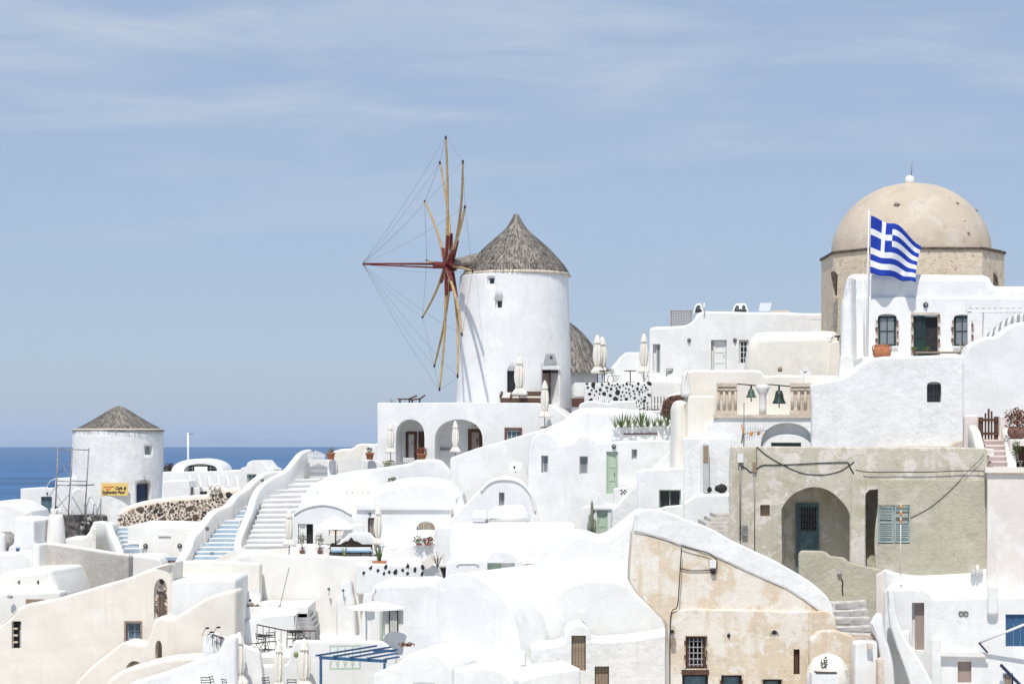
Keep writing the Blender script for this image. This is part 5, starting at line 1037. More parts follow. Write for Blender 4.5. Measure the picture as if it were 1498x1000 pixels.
    for i, (x, y) in enumerate(((302, 918), (308, 924), (322, 932), (318, 917))):
        b_ = P(x, y, 90.1); o = thing('spot_lamp', b_, 'small black spot lamp on a bent stem above the short railing', 'lamp', 'spot lamps over the railing'); MB().tube([b_+V(-.2, 0, -.35), b_+V(-.1, 0, -.1), b_+V(0, 0, 0)], .012, 4).build('stem', 'black_metal', o); MB().rock(b_+V(.05, 0, 0), .12, .08, .05, i, 1).build('head', 'black_metal', o)
    b_ = P(433, 956, 89.9); tag(MB().lathe(b_, [(.02, -.17), (.1, -.1), (.11, 0), (.06, .1), (.02, .12)], 14).build('hanging_float', 'leaf_pale'), 'round yellow-green float hanging by the parasol next to the pergola', 'float')
    # brooms, tools and pallet on upper floor
    for i, (x0, y0, x1, y1, l) in enumerate(((409, 888, 423, 830, 'long dark broom leaning on the tall retaining wall'), (398, 890, 388, 850, 'thin pale ladder pole leaning beside the satellite dish'), (404, 890, 390, 866, 'white folding stand leaning beside the satellite dish'))):
        o = thing('leaning_pole', P(x0, y0, 98.4), l, 'pole'); MB().tube([P(x0, y0, 98.4), P(x1, y1, 101.2 if i == 0 else 99.3)], .022 if i == 0 else .018, 5).build('shaft', 'old_wood' if i == 0 else 'white_paint', o); MB().box(P(x0-2, 0, 98.4).x, P(x0+2, 0, 98.4).x, 98.3, 98.5, P(0, y0, 98.4).z, P(0, y0-3, 98.4).z).build('head', 'grey_metal', o)
    o = thing('pallet', P(419, 894, 98.5), 'grey wooden pallet lying flat on the terrace above the steps', 'pallet'); b_ = P(419, 894, 98.6)
    for k in range(5): MB().box(b_.x-.45, b_.x+.45, b_.y+k*.15, b_.y+k*.15+.1, b_.z+.04, b_.z+.1).build('plank', 'old_wood', o)
    tag(MB().rock(P(371, 886, 98.6), .28, .25, .2, 2, 2, .3).build('stone_block', 'old_wood'), 'brown stone block weighting the satellite dish foot', 'stone')
    # blue pergola
    D = 85.; o = thing('blue_pergola', P(520, 1000, D), 'blue painted timber pergola over the front terrace', 'pergola')
    fl, fr = P(467, 961, D), P(566, 966.5, D-.1); off = P(549, 947.5, D+3.8)-fl
    MB().bar(fl, fr, .09, .13).build('beam', 'blue_paint', o); MB().bar(fl+off*.96+V(0, 0, -.1), fl+off*.96+V(1.0, 0, -.1), .09, .12).build('beam', 'blue_paint', o)
    for k in range(5): t_ = k/4; MB().bar(fl.lerp(fr, t_)-off*.05+V(0, 0, .1), fl.lerp(fr, t_)+off*(1.02, .98, .8, .5, .22)[k]+V(0, 0, .1), .09, .07).build('rafter', 'blue_paint', o)
    for q in (fl+V(.07, 0, 0), fr-V(.1, 0, 0)): MB().bar(q-V(0, 0, .08), V(q.x, q.y, P(0, 1040, D).z), .11).build('post', 'blue_paint', o)
    g = thing('railing', P(505, 985, 89.6), 'pale green fretwork railing panel behind the blue pergola', 'railing'); pl = Pl(505, 89.6, 6)
    for a, b_, c, d in ((482, 943, 528, 946), (482, 976, 528, 979)): u = uv(pl, a, b_, c, d); MB().pbox(pl, *u, 0, .05).build('rail', 'sage', g)
    for k in range(5):
        x = 483+11*k; MB().bar(pl.at(*pl.loc(x, 978), .025), pl.at(*pl.loc(x, 944), .025), .05).build('upright', 'sage', g)
        if k < 4: MB().bar(pl.at(*pl.loc(x, 976), .03), pl.at(*pl.loc(x+5.5, 958), .03), .035).build('brace', 'sage', g); MB().bar(pl.at(*pl.loc(x+5.5, 958), .03), pl.at(*pl.loc(x+11, 976), .03), .035).build('brace', 'sage', g)
    o = house('flower_row', 595, 945, 86, 'little row of red flowers along the vault edge', 'plant'); foliage(o, P(595, 942, 85.6), .35, .1, 120, 'leaf_red', .06, 4, ry=.12)
front_center()
# ------------------------------------------------------------------ upper right: white house, black stone wall, cafe
def upper_mid():
    D = 118.; o = house('white_house', 1075, 560, D, 'big white house with rounded corner and grey panelled door on the ridge'); pl = Pl(1075, D, -6)
    slab(o, 'wall', [(950, 481), (956, 478), (1003, 476), (1014, 470), (1021, 457), (1032, 455), (1205, 458), (1206, 600), (948, 600)], pl, 7, 'white', .15, holes=[(rect(955, 503, 966, 545), .3), (rect(1040, 497, 1063, 545), .35), (rect(1081, 497, 1095, 532), .25)])
    window(o, pl, 960, 503, 966, 545, .25, 'grey_paint', 1, 4, 'glass_grey', .05); door(o, pl, 1043, 497, 1063, 545, .3, 'white_paint', 'grey_paint', 3); window(o, pl, 1082, 498, 1094, 532, .2, 'white_paint', 2, 4, 'glass', .06)
    for x in (1008, 1075): lamp(o, pl.at(*pl.loc(x, 497.5), -.02), .11)
    for x, w_ in ((1022, 8), (1083, 12)):
        q = Pl(x, D+.6, -6); slab(o, 'chimney', [(x-w_, 460), (x-w_+1, 452), (x-w_+4, 444), (x+w_-4, 443), (x+w_-1, 452), (x+w_, 460)], q, .8, 'white', .1, holes=[(archo(x+dx-2.6, 446, x+dx+2.6, 452, 4), .4) for dx in ((-4.5, 5) if w_ > 10 else (0,))], capmat='inner_shade')
    MB().tube([P(1030, 455, D), P(1030, 443, D)], .05, 6).build('vent_pipe', 'white_paint', o)
    tag(MB().hexa([P(1110, 455, 120), P(1126, 455, 120), P(1126, 455, 120.6), P(1110, 455, 120.6), P(1112, 443, 120.8), P(1129, 443, 120.8), P(1129, 443, 121), P(1112, 443, 121)]).build('solar_panel', 'solar'), 'tilted pale solar panel on the roof of the big white house', 'solar panel')
    u = uv(pl, 1128, 453, 1156, 458); MB().pbox(pl, *u, .6, 1.4).build('roof_ledge', 'oldstone', o)
    q = Pl(1195, D-.6, -6); slab(o, 'wing', [(1172, 459), (1208, 460), (1208, 560), (1172, 560)], Pl(1190, D-.5, -6), 2, 'white', .06, holes=[(rect(1185, 467, 1204, 482), .3)]); window(o, Pl(1190, D-.5, -6), 1185, 467, 1204, 482, .25, 'brown_wood', 1, 1, 'glass', .03)
    o = thing('lattice_screen', P(996, 480, 121), 'tan wooden lattice screen at the roof corner of the big white house', 'screen'); q = Pl(996, 121)
    for a in ((981, 454, 982.3, 478), (1010.5, 454, 1012, 478), (981, 454, 1012, 455.3)): MB().pbox(q, *uv(q, *a), 0, .06).build('frame', 'old_wood', o)
    for k in range(12): MB().pbox(q, *uv(q, 982.5+2.4*k, 455.3, 983.2+2.4*k, 478), .01, .03).build('lath', 'old_wood', o)
    for k in range(9): MB().pbox(q, *uv(q, 982, 456.5+2.4*k, 1011, 457.2+2.4*k), .031, .05).build('lath', 'old_wood', o)
    o = house('white_house', 925, 560, 121.5, 'white roof with sloping sides behind the cafe parasols'); slab(o, 'roof', [(880, 560), (889, 546), (913, 517), (918, 515), (955, 515), (985, 548), (985, 580), (880, 580)], Pl(930, 121.5), 4, 'white', .1)
    # black and white stone wall
    D = 116.5; o = house('stone_wall', 905, 605, D, 'white terrace wall studded with black stones', 'wall'); pl = Pl(905, D, 0)
    slab(o, 'wall', [(855, 564), (870, 561), (953, 558), (953, 620), (855, 620)], pl, .6, 'white_rough', .06)
    def fn(rn): return pl.hit(rn.uniform(858, 951), rn.uniform(561, 602)), pl.u
    stone_set(o, fn, 105, ['black_stone'], 11, .06, .22, 1.15, .06, (.6, 1.1))
    slab(house('cafe_floor', 920, 580, 119, 'paved cafe floor behind the black-stone wall', 'terrace'), 'floor', [(840, 559.5), (1000, 559.5), (1000, 580), (840, 580)], Pl(920, 117.3), 5, 'offwhite', .02)
    umbrella(874, 488, 562, 118.6, 'closed cream parasol above the black-stone wall next to the shaggy mill', 0); umbrella(881, 491, 562, 119.4, 'closed cream parasol half hidden behind its twin by the shaggy mill', 2); umbrella(942, 486, 562, 118.8, 'closed cream parasol beside the rounded corner of the ridge house', 1)
    for i, (x, d, rz) in enumerate(((893, 119, .3), (901, 119.6, 2), (944, 119.2, 1.2), (953, 119.8, 2.8), (962, 119, .2), (978, 118.6, 3.3))): inst('chair', 'folding_chair', P(x, 560, d), ['black cafe chair nearest the twin parasols', 'black cafe chair turned around next to the twin parasols', 'black cafe chair under the lone cafe parasol', 'black cafe chair turned away beside the lone cafe parasol', 'black cafe chair between the lone parasol and the picket fence', 'black cafe chair standing alone behind the picket fence'][i], 'chair', 'cafe chairs behind the black-stone wall', rz, .95)
    for i, (x, l) in enumerate(((884, 'round black cafe table beside the twin parasols'), (922, 'round black cafe table standing alone behind the black-stone wall'))): inst('table', 'cafe_table', P(x, 560, 118.4), l, 'table')
    o = thing('picket_fence', P(968, 600, 116.2), 'white picket fence joining the black-stone wall', 'fence'); q = Pl(968, 116.2)
    for k in range(7): MB().pbox(q, *uv(q, 954+4.6*k, 558+(k % 2), 956.8+4.6*k, 598), 0, .05).build('picket', 'white_paint', o)
    for y in (565, 590): MB().pbox(q, *uv(q, 953, y, 987, y+2), .052, .1).build('rail', 'white_paint', o)
    o = thing('picket_gate', P(880, 600, 115), 'low pointed white picket gate below the black-stone wall', 'gate'); q = Pl(880, 115.2)
    for k in range(10): c = abs(k-4.5)/4.5; MB().pbox(q, *uv(q, 864+3*k, 577+9*c, 866.2+3*k, 600), 0, .05).build('picket', 'white_paint', o)
    slab(house('garden_wall', 910, 610, 114, 'low white parapet with slot below the black-stone wall', 'wall'), 'wall', [(845, 605), (848, 590), (862, 586), (892, 590), (895, 586), (930, 586), (932, 600), (990, 600), (990, 625), (845, 625)], Pl(905, 114.6), .5, 'white', .08)
    o = house('stone_vault', 980, 620, 113, 'half-round end of dark red volcanic rubble', 'wall'); slab(o, 'wall', [(967, 620), (968, 597)]+spl([(972, 585), (980, 579), (990, 577), (1003, 577)], 4)+[(1003, 625)], Pl(985, 113), 1, 'red_stone', .1)
    def fn(rn): x, y = rn.uniform(970, 1000), rn.uniform(580, 615); return (Pl(985, 113).hit(x, y), V(1, 0, 0)) if y > 580+max(0, 982-x)*.8 else None
    stone_set(o, fn, 110, ['red_stone', 'brown_stone'], 12, .06, .13, .85, .08)
    ribbon(o, 'coping', [(966, 597), (972, 585), (980, 578), (990, 574), (1004, 573)], .3, (113.4, 113.4), .5, 'offwhite')
upper_mid()
# ------------------------------------------------------------------ bell wall and cream chapel
def bells():
    o = house('cream_chapel', 1150, 560, 104, 'cream plastered chapel vault behind the bell wall', 'chapel')
    slab(o, 'vault', [(1088, 580), (1089, 530)]+spl([(1092, 510), (1098, 495), (1107, 487), (1118, 485)], 4)+spl([(1180, 484), (1218, 484), (1226, 492), (1231, 512)], 4)+[(1233, 580)], Pl(1150, 104, -8), 5, 'cream', .55, rc=.5)
    MB().rock(P(1141, 540, 103.6), .13, .1, .13, 3, 2, .4).build('niche_stone', 'old_wood', o)
    slab(o, 'side_pier', [(1212, 552), (1216, 500), (1228, 499), (1230, 552)], Pl(1222, 103.4, -8), .8, 'beige', .05)
    MB().tube([P(1221, 492, 103.5), P(1229, 492, 103.5)], .05, 5).tube([P(1226, 492, 103.5), P(1226, 498, 103.5)], .04, 5).build('wall_lamp', 'black_metal', o)
    D = 99.; o = house('cream_wall', 1110, 640, D, 'stepped cream wall in front of the chapel vault', 'wall'); pl = Pl(1110, D, -6)
    slab(o, 'wall', [(1001, 556), (1005, 543), (1015, 541), (1112, 541), (1119, 550), (1140, 548), (1232, 549), (1240, 556), (1240, 680), (1001, 680)], pl, 3, 'cream', .12)
    slab(o, 'pier', [(1005, 590), (1007, 578), (1045, 578), (1048, 590), (1048, 660), (1005, 660)], Pl(1025, 98.2, -6), .8, 'cream', .1)
    slab(o, 'cone_pier', [(996, 580), (1000, 545), (1007, 540), (1012, 580)], Pl(1004, 98.8), .8, 'offwhite', .15)
    slab(o, 'rounded_pier', [(988, 720), (989, 597), (994, 586), (1008, 584), (1012, 720)], Pl(998, 98.9, 12), 1.2, 'cream', .25)
    D = 97.; o = house('white_wall', 1110, 660, D, 'white wall with broad shallow arch under the bells', 'wall'); pl = Pl(1110, D, -6)
    slab(o, 'wall', [(1024, 640), (1030, 625), (1043, 612), (1060, 607), (1196, 606), (1196, 700), (1024, 700)], pl, 2, 'white_rough', .1, holes=[([(1190, 690), (1113, 690)]+arc(1113, 1190, 652, 618, 14, .8), .55)])
    q = pl.shift(.3); slab(o, 'infill', [(1114, 690)]+arc(1114, 1189, 657, 635, 12, .8)+[(1189, 690)], q, .3, 'white', .04, holes=[(rect(1128, 647, 1172, 668), .15)], capmat='inner_shade'); window(o, q, 1128, 648, 1172, 668, .12, 'dark_green', 3, 1, 'glass', .05)
    # carved belfry
    D = 96.93; o = house('belfry', 1120, 615, D, 'old carved stone belfry ledge with two hanging bells', 'belfry'); pl = Pl(1120, D, -6)
    for x0, x1 in ((1048, 1079), (1156, 1191)):
        MB().pbox(pl, *uv(pl, x0+1.5, 565, x1-1.5, 606), .12, .6).build('block', 'oldstone', o)
        for a in ((x0, 560, x1, 565.5), (x0, 568, x1, 570.5), (x0, 600, x1, 606)): MB().pbox(pl, *uv(pl, *a), .0, .66).build('moulding', 'oldstone', o)
        for k in range(4): xx = lerp(x0+3, x1-3, k/3); MB().tube([pl.at(*pl.loc(xx, 600), .1), pl.at(*pl.loc(xx, 571), .1)], .075, 8).build('colonnette', 'oldstone', o)
        for k in range(3): xx = lerp(x0+3, x1-3, (k+.5)/3); MB().tube([pl.at(*pl.loc(xx+4*math.cos(a), 575-4*math.sin(a)), .08) for a in [i*math.pi/6 for i in range(7)]], .045, 5).build('arcade', 'oldstone', o)
    MB().pbox(pl, *uv(pl, 1043, 606.2, 1192, 611), -.08, .7).build('ledge', 'oldstone', o)
    b_ = pl.at(*pl.loc(1116, 606), .3); k = S(D); MB().lathe(b_, [(5.6*k, 0), (5.4*k, 10*k), (5*k, 28*k), (6*k, 30*k), (10*k, 38*k), (10*k, 43*k), (5*k, 44*k)], 20).build('column', 'offwhite', o)
    MB().tube([pl.at(*pl.loc(x, y), .3) for x, y in ((1078, 561), (1106, 563.5), (1128, 562), (1158, 565))], .03, 5).build('bell_bar', 'black_metal', o)
    for x, yt, yb, r_, m_, l in ((1099, 565, 587, 7.5, 'bronze', 'smaller green bronze bell on the carved belfry'), (1140, 566, 596, 10, 'bronze_dark', 'larger dark bronze bell on the carved belfry')):
        c = pl.at(*pl.loc(x, yb-6), .3); h = (yb-yt-8)*k; b = thing('bell', c, l, 'bell'); MB().lathe(c, [(r_*k, 0), (r_*.97*k, .04), (r_*.72*k, h*.3), (r_*.6*k, h*.62), (r_*.45*k, h*.85), (.02, h*.9)], 24).build('bell_body', m_, b)
        MB().tube([c+V(0, 0, h*.85), c+V(0, 0, h+.14)], .045, 6).build('yoke', 'black_metal', b); MB().tube([c+V(0, 0, h*.5), c-V(0, 0, 6*k)], [.015, .03], 6).build('clapper', 'black_metal', b)
    b_ = pl.at(*pl.loc(1178, 560), .3); o = thing('stone_cross', b_, 'pale carved stone cross with flared arms on the belfry', 'cross'); mb = MB()
    for a in (0, 1, 2):
        d = [V(0, 0, 1), V(1, 0, 0), V(-1, 0, 0)][a]; s = V(1, 0, 0) if a == 0 else V(0, 0, 1); c = b_+V(0, 0, 15*k); A = [c-s*.05, c+s*.05, c+d*.22+s*.14, c+d*.3, c+d*.22-s*.14]; mb.add([x-V(0, .06, 0) for x in A]+[x+V(0, .06, 0) for x in A], [(0, 1, 2, 3, 4), (9, 8, 7, 6, 5)]+[(i, 5+i, 5+(i+1) % 5, (i+1) % 5) for i in range(5)])
    mb.build('arms', 'offwhite', o); MB().box(b_.x-.07, b_.x+.07, b_.y-.055, b_.y+.055, b_.z-.05, b_.z+16*k).build('shaft', 'offwhite', o)
    # tv aerial on olive roof
    D = 84; o = thing('tv_aerial', P(1088, 660, D), 'tv aerial with orange fittings on the olive house roof', 'aerial'); MB().tube([P(1088, 664, D), P(1088.5, 589, D)], .025, 5).build('mast', 'grey_metal', o); MB().tube([P(1086, 635, D), P(1122, 629, D-.4)], .016, 5).build('boom', 'grey_metal', o)
    for x in range(8): a = P(1090+3.6*x, 634.5-.6*x, D-.05*x); MB().tube([a-V(.05, .15, .33-.03*x), a+V(.05, .15, .33-.03*x)], .009, 4).build('element', 'grey_metal', o)
    for x in (1099, 1110): MB().rock(P(x, 634 if x < 1105 else 633, D-.15), .09, .07, .1, x, 1).build('fitting', 'orange', o)
    for s in (-1, 1): MB().bar(P(1087, 634, D), P(1085, 634-14*s, D+.2), .05).build('reflector', 'orange' if s > 0 else 'grey_metal', o)
bells()
# ------------------------------------------------------------------ dome church
def church():
    D = 112.; k = S(D); c = P(1339, 480, D); c0 = V(c.x, D+1.2, 0); o = thing('domed_church', c, 'old tan domed church with octagonal stone drum', 'church')
    Z = lambda y: CZ+(EY-y)*k
    prof = [(117*k*math.sin(a), Z(371)+107*k*math.cos(a)*1.0) for a in [math.pi/2*(1-i/20) for i in range(21)]]
    mb = MB(); vs = []; n = 72
    for r_, z_ in prof:
        for q in range(n): a = 2*math.pi*q/n; d = V(math.cos(a), math.sin(a), 0); rr = r_+.05*noise.noise(V(d.x*2*r_, d.y*2*r_, z_*.6)); vs.append(c0+d*rr+V(0, 0, z_+.04*noise.noise(V(d.x*r_, d.y*r_, 7))))
    mb.add(vs, [(j*n+q, j*n+(q+1) % n, (j+1)*n+(q+1) % n, (j+1)*n+q) for j in range(20) for q in range(n)], True); mb.build('dome', 'dome', o)
    h = 124*k; e = 76*k; oc = [(-e, -h), (e, -h), (h, -e*.75), (h, e*.75), (e, h), (-e, h), (-h, e*.75), (-h, -e*.75)]
    def prism(name, s, y0, y1, m_): MB().add([c0+V(x*s, y*s, Z(y0)) for x, y in oc]+[c0+V(x*s, y*s, Z(y1)) for x, y in oc], [tuple(range(8))[::-1], tuple(range(8, 16))]+[(i, (i+1) % 8, 8+(i+1) % 8, 8+i) for i in range(8)]).build(name, m_, o)
    prism('drum', 1, 560, 372, 'drum'); prism('cornice', 1.018, 374, 370.5, 'brown_stone'); prism('cornice', .97, 370.3, 368, 'dome')
    lt = c0+V(-2*k, 0, 0); MB().lathe(lt, [(8.2*k, Z(268)), (7*k, Z(259)), (5.6*k, Z(254.5)), (3*k, Z(253)), (.01, Z(252.5))], 20).build('lantern', 'offwhite', o)
    t = c0+V(0, -.1, 0); MB().tube([t+V(0, 0, Z(254)), t+V(.03, 0, Z(234))], .028, 5).build('finial_spike', 'grey_metal', o)
    for x, y, s in ((1302, 305, .14), (1391, 302, .09), (1427, 308, .1), (1397, 328, .07), (1402, 347, .08)):
        dx = (x-1339)*k; dz = (371-y)*k; rr = 117*k; yy = math.sqrt(max(.05, 1-(dx/rr)**2-(dz/(107*k))**2))*rr; MB().rock(c0+V(dx, -yy, Z(y)), s*1.3, s*1.3, s*.7, x, 2, .35).build('peg_stone', 'surround' if s > .075 else 'offwhite', o)
    # niches: dark solids, the shade of the hollows put into their colour
    q = Pl(1219, D+1.2-h+1.0, 0)
    for (A, D2) in (([(1215, 399), (1219, 396), (1223, 401), (1222, 432), (1219, 420)], c0.y-(e*.75+h)/2-.1), ([(1450, 410), (1454, 398), (1459, 404), (1461, 417), (1452, 417)], c0.y-(e*.75+h)/2-.1)):
        q = Pl(A[0][0], D2, -20 if A[0][0] < 1300 else 30); MB().add([q.at(*q.loc(*z), 0) for z in A]+[q.at(*q.loc(*z), .5) for z in A], [tuple(range(5)), tuple(range(5, 10))[::-1]]+[(i, (i+1) % 5, 5+(i+1) % 5, 5+i) for i in range(5)]).build('niche', 'brown_stone', o)
church()
def surround(o, pl, x0, y0, x1, y1, w_=3.2, n=8, top=True, mat='surround'):
    for xs in ((x0-w_, x0), (x1, x1+w_)):
        for k in range(n): j = .6*((k*7+int(x0)) % 3-1); MB().pbox(pl, *uv(pl, xs[0]-(j if xs[0] < x0 else 0), lerp(y0, y1, k/n), xs[1]+(j if xs[0] >= x0 else 0), lerp(y0, y1, (k+.92)/n)), -.02-.012*(k % 3), .2).build('stone', ['surround', 'red_stone', 'oldstone'][(k*5+int(xs[0])) % 3], o)
    if top:
        for k in range(6): MB().pbox(pl, *uv(pl, lerp(x0-w_, x1+w_, k/6), y0-w_, lerp(x0-w_, x1+w_, (k+.95)/6), y0-.2), -.02-.01*(k % 2), .2).build('stone', 'oldstone', o)
def flag_house():
    D = 102.; o = house('white_house', 1350, 520, D, 'white house with dark green door and stone-framed windows below the dome'); pl = Pl(1350, D, -8)
    slab(o, 'wall', [(1232, 437), (1240, 434), (1600, 436), (1600, 560), (1230, 560)], pl, 4, 'white', .08, holes=[(archo(1284, 459, 1312, 506, 7, .6), .3), (rect(1336, 461, 1372, 530), .4), (archo(1395, 460, 1421, 506, 7, .6), .3)])
    slab(o, 'roof_vault', spl([(1237, 440), (1238, 412), (1242, 403), (1250, 400)], 3)+[(1440, 402), (1448, 405), (1454, 418), (1600, 419), (1600, 455), (1237, 455)], Pl(1350, D+.25, -8), 5, 'white', .35, rc=.2)
    for x0, x1 in ((1285, 1311), (1396, 1420)): window(o, pl, x0, 462, x1, 506, .25, 'dark_green', 2, 2, 'glass_grey', .1); surround(o, pl, x0-1, 468, x1+1, 506, 3, 7, False)
    door(o, pl, 1337, 462, 1354, 530, .3, 'dark_green', 'dark_green', 3, glassp=(1341, 468, 1349, 494), handle=False); MB().pbox(pl, *uv(pl, 1354, 463, 1372, 530), .36, .39).build('opening', 'inner_shade', o); surround(o, pl, 1336, 460, 1372, 520, 3.2, 10)  # open half of the door filled by a sheet in shade colour
    lamp(o, pl.at(*pl.loc(1354, 446), -.02), .13)
    for x in (1285, 1396): MB().pbox(pl, *uv(pl, x-2, 506, x+28, 508.5), -.12, .1).build('sill', 'white', o)
    slab(o, 'corner_pier', [(1226, 560)]+spl([(1228, 520), (1230, 460), (1234, 425), (1239, 405)], 3)+[(1244, 405), (1246, 560)], Pl(1236, D-.5, -25), 1.2, 'white_rough', .2)
    MB().tube([P(1263, 400, D-1), P(1264, 518, D-1)], .04, 6).build('drainpipe', 'white_paint', o)
    # terrace wall
    D = 95.5; o = house('rough_white_wall', 1320, 660, D, 'tall rough whitewashed terrace wall with one small dark window', 'wall'); pl = Pl(1320, D, -6)
    slab(o, 'wall', [(1186, 560), (1232, 552), (1250, 543), (1258, 532), (1275, 523), (1290, 521), (1412, 519), (1418, 520), (1420, 700), (1186, 700)], pl, 5.8, 'white_rough', .15, jit=.08, holes=[(archo(1356, 558, 1377, 588, 7, .6), .35)])
    window(o, pl, 1357, 562, 1376, 588, .28, 'black_metal', 3, 3, 'glass', .06)
    slab(o, 'stair_wall', [(1408, 530)]+spl([(1412, 517), (1418, 505), (1430, 496), (1445, 492), (1458, 491), (1470, 482), (1480, 474), (1498, 470)], 4)+[(1600, 440), (1600, 700), (1410, 700)], Pl(1450, 94.9, -6), 2.5, 'white', .15)
    slab(o, 'floor', [(1262, 521.5), (1600, 521.5), (1600, 540), (1262, 540)], Pl(1340, 97.4), 5, 'offwhite', .02)
    slab(o, 'pier', [(1222, 600), (1229, 523), (1232, 518), (1248, 519), (1256, 600)], Pl(1238, 96.6, -6), 1, 'offwhite', .12)
    slab(o, 'footing', [(1278, 662), (1282, 653), (1390, 652), (1400, 645), (1420, 642), (1420, 675), (1278, 675)], Pl(1350, 94.8, -6), .7, 'oldstone', .05, jit=.08)
    b_ = P(1290, 522, 96.6); o = thing('clay_jar', b_, 'big orange clay jar on the rough white terrace wall', 'jar'); k = S(96.6); MB().lathe(b_, [(11*k, -.02), (13*k, 3*k), (13.5*k, 8*k), (11*k, 14*k), (9.5*k, 16*k), (11*k, 18*k), (9*k, 18*k), (8*k, 13*k)], 28).build('jar_body', 'terracotta', o)
    for s in (-1, 1): MB().tube([b_+V(s*9.5*k, 0, 16*k), b_+V(s*14*k, 0, 15*k), b_+V(s*13*k, 0, 9*k)], .035, 6).build('handle', 'terracotta', o)
    o = thing('garden_table', P(1375, 519, 97), 'low pale garden table with plants before the dark green door', 'table'); q = Pl(1375, 97); MB().pbox(q, *uv(q, 1340, 514, 1412, 516), 0, .8).build('tabletop', 'old_wood', o)
    for x in (1342, 1408): MB().pbox(q, *uv(q, x-1, 516, x+1, 523), .1, .2).build('leg', 'old_wood', o)
    for x, l in ((1338, 'small green herb on the garden table end left of the open door'), (1355, 'small green herb in the middle of the garden table')): potplant(x, 517, 97.2, l, 'pot_brown', .1, .12, 'leaf', .22, .16, 90, seed=x, size=.05)
    for i, (x0, x1) in enumerate(((1402, 1416), (1412, 1404))): pass
    o = thing('deck_chair', P(1408, 518, 97.6), 'pale wooden deck chair frame beside the right window', 'chair'); 
    for a, b_ in (((1402, 518), (1415, 500)), ((1412, 518), (1404, 503)), ((1406, 518), (1418, 503))): MB().bar(P(*a, 97.6), P(*b_, 97.9), .05).build('strut', 'old_wood', o)
    # pergola and slanted stair
    o = thing('pergola', P(1440, 510, 99), 'white timber pergola beside the stone-framed window', 'pergola'); k = S(98)
    for x, y, d in ((1418, 522, 97.8), (1440, 500, 99.5), (1530, 500, 97.8)): MB().bar(P(x, y, d), P(x, 456, d), .16).build('post', 'white_paint', o)
    MB().bar(P(1414, 455, 97.8), P(1540, 453, 97.8), .16, .16).build('beam', 'white_paint', o); MB().bar(P(1434, 456, 99.8), P(1545, 455, 99.8), .14, .14).build('beam', 'white_paint', o)
    for x in range(14): MB().bar(P(1417+9*x, 453, 97.75)+V(0, 0, .1), P(1421+9*x, 454, 100.2)+V(0, 0, .08), .14, .04).build('slat', 'white_paint', o)
    slab(o, 'ramp', [(1436, 520), (1442, 496), (1452, 489), (1475, 468), (1490, 460), (1600, 450), (1600, 520)], Pl(1480, 98.7), 1.7, 'white', .08)
    # flag
    D = 101.8; k = S(D); b_ = P(1268, 520, D); o = thing('flagpole', b_, 'slim white flagpole on the terrace before the white house', 'flagpole'); MB().tube([b_, P(1271, 307, D)], [.06, .035], 8).build('pole', 'white_paint', o); MB().rock(P(1271, 306, D), .05, .05, .05, 1, 2, 0).build('finial', 'white_paint', o)
    NX, NY = 54, 36; vs = []
    for j in range(NY+1):
        t_ = j/NY
        for i in range(NX+1):
            s = i/NX; q = s**.8; x = lerp(1274+74*q, 1273+67*q, t_)+2.6*math.sin(q*9.5+t_*3)*q; yt = 315+43*q-5*math.sin(q*math.pi)+3*math.sin(q*8)*q; yb = 399+20*q+5*math.sin(q*math.pi*1.6+.4)*q-3*math.sin(q*math.pi)
            y = lerp(yt, yb, t_)+4.2*math.sin(q*10.5+t_*1.2-.8)*min(1, q*1.6)*(1-.35*t_); w_ = .3*math.sin(q*9.5+t_*2.4-.6)*min(1, q*2.5)+.12*math.sin(q*17-t_*4.5)*q; vs.append(P(x, y, D+w_-.2))
    fs, mi = [], []
    mb = MB()
    def isblue(i, j):
        c, r_ = i/2, j/2      # 27 x 18 units
        if c < 10 and r_ < 10: return not (4 <= c < 6 or 4 <= r_ < 6)
        return int(r_//2) % 2 == 0
    for col in (0, 1): mb.add(vs, [(j*(NX+1)+i, j*(NX+1)+i+1, (j+1)*(NX+1)+i+1, (j+1)*(NX+1)+i) for j in range(NY) for i in range(NX) if isblue(i, j) == (col == 0)], True, col)
    fl = mb.build('flag', ['flag_blue', 'flag_white']); tag(fl, 'rippling blue and white striped flag with white cross', 'flag'); md = fl.modifiers.new('thickness', 'SOLIDIFY'); md.thickness = .012
flag_house()
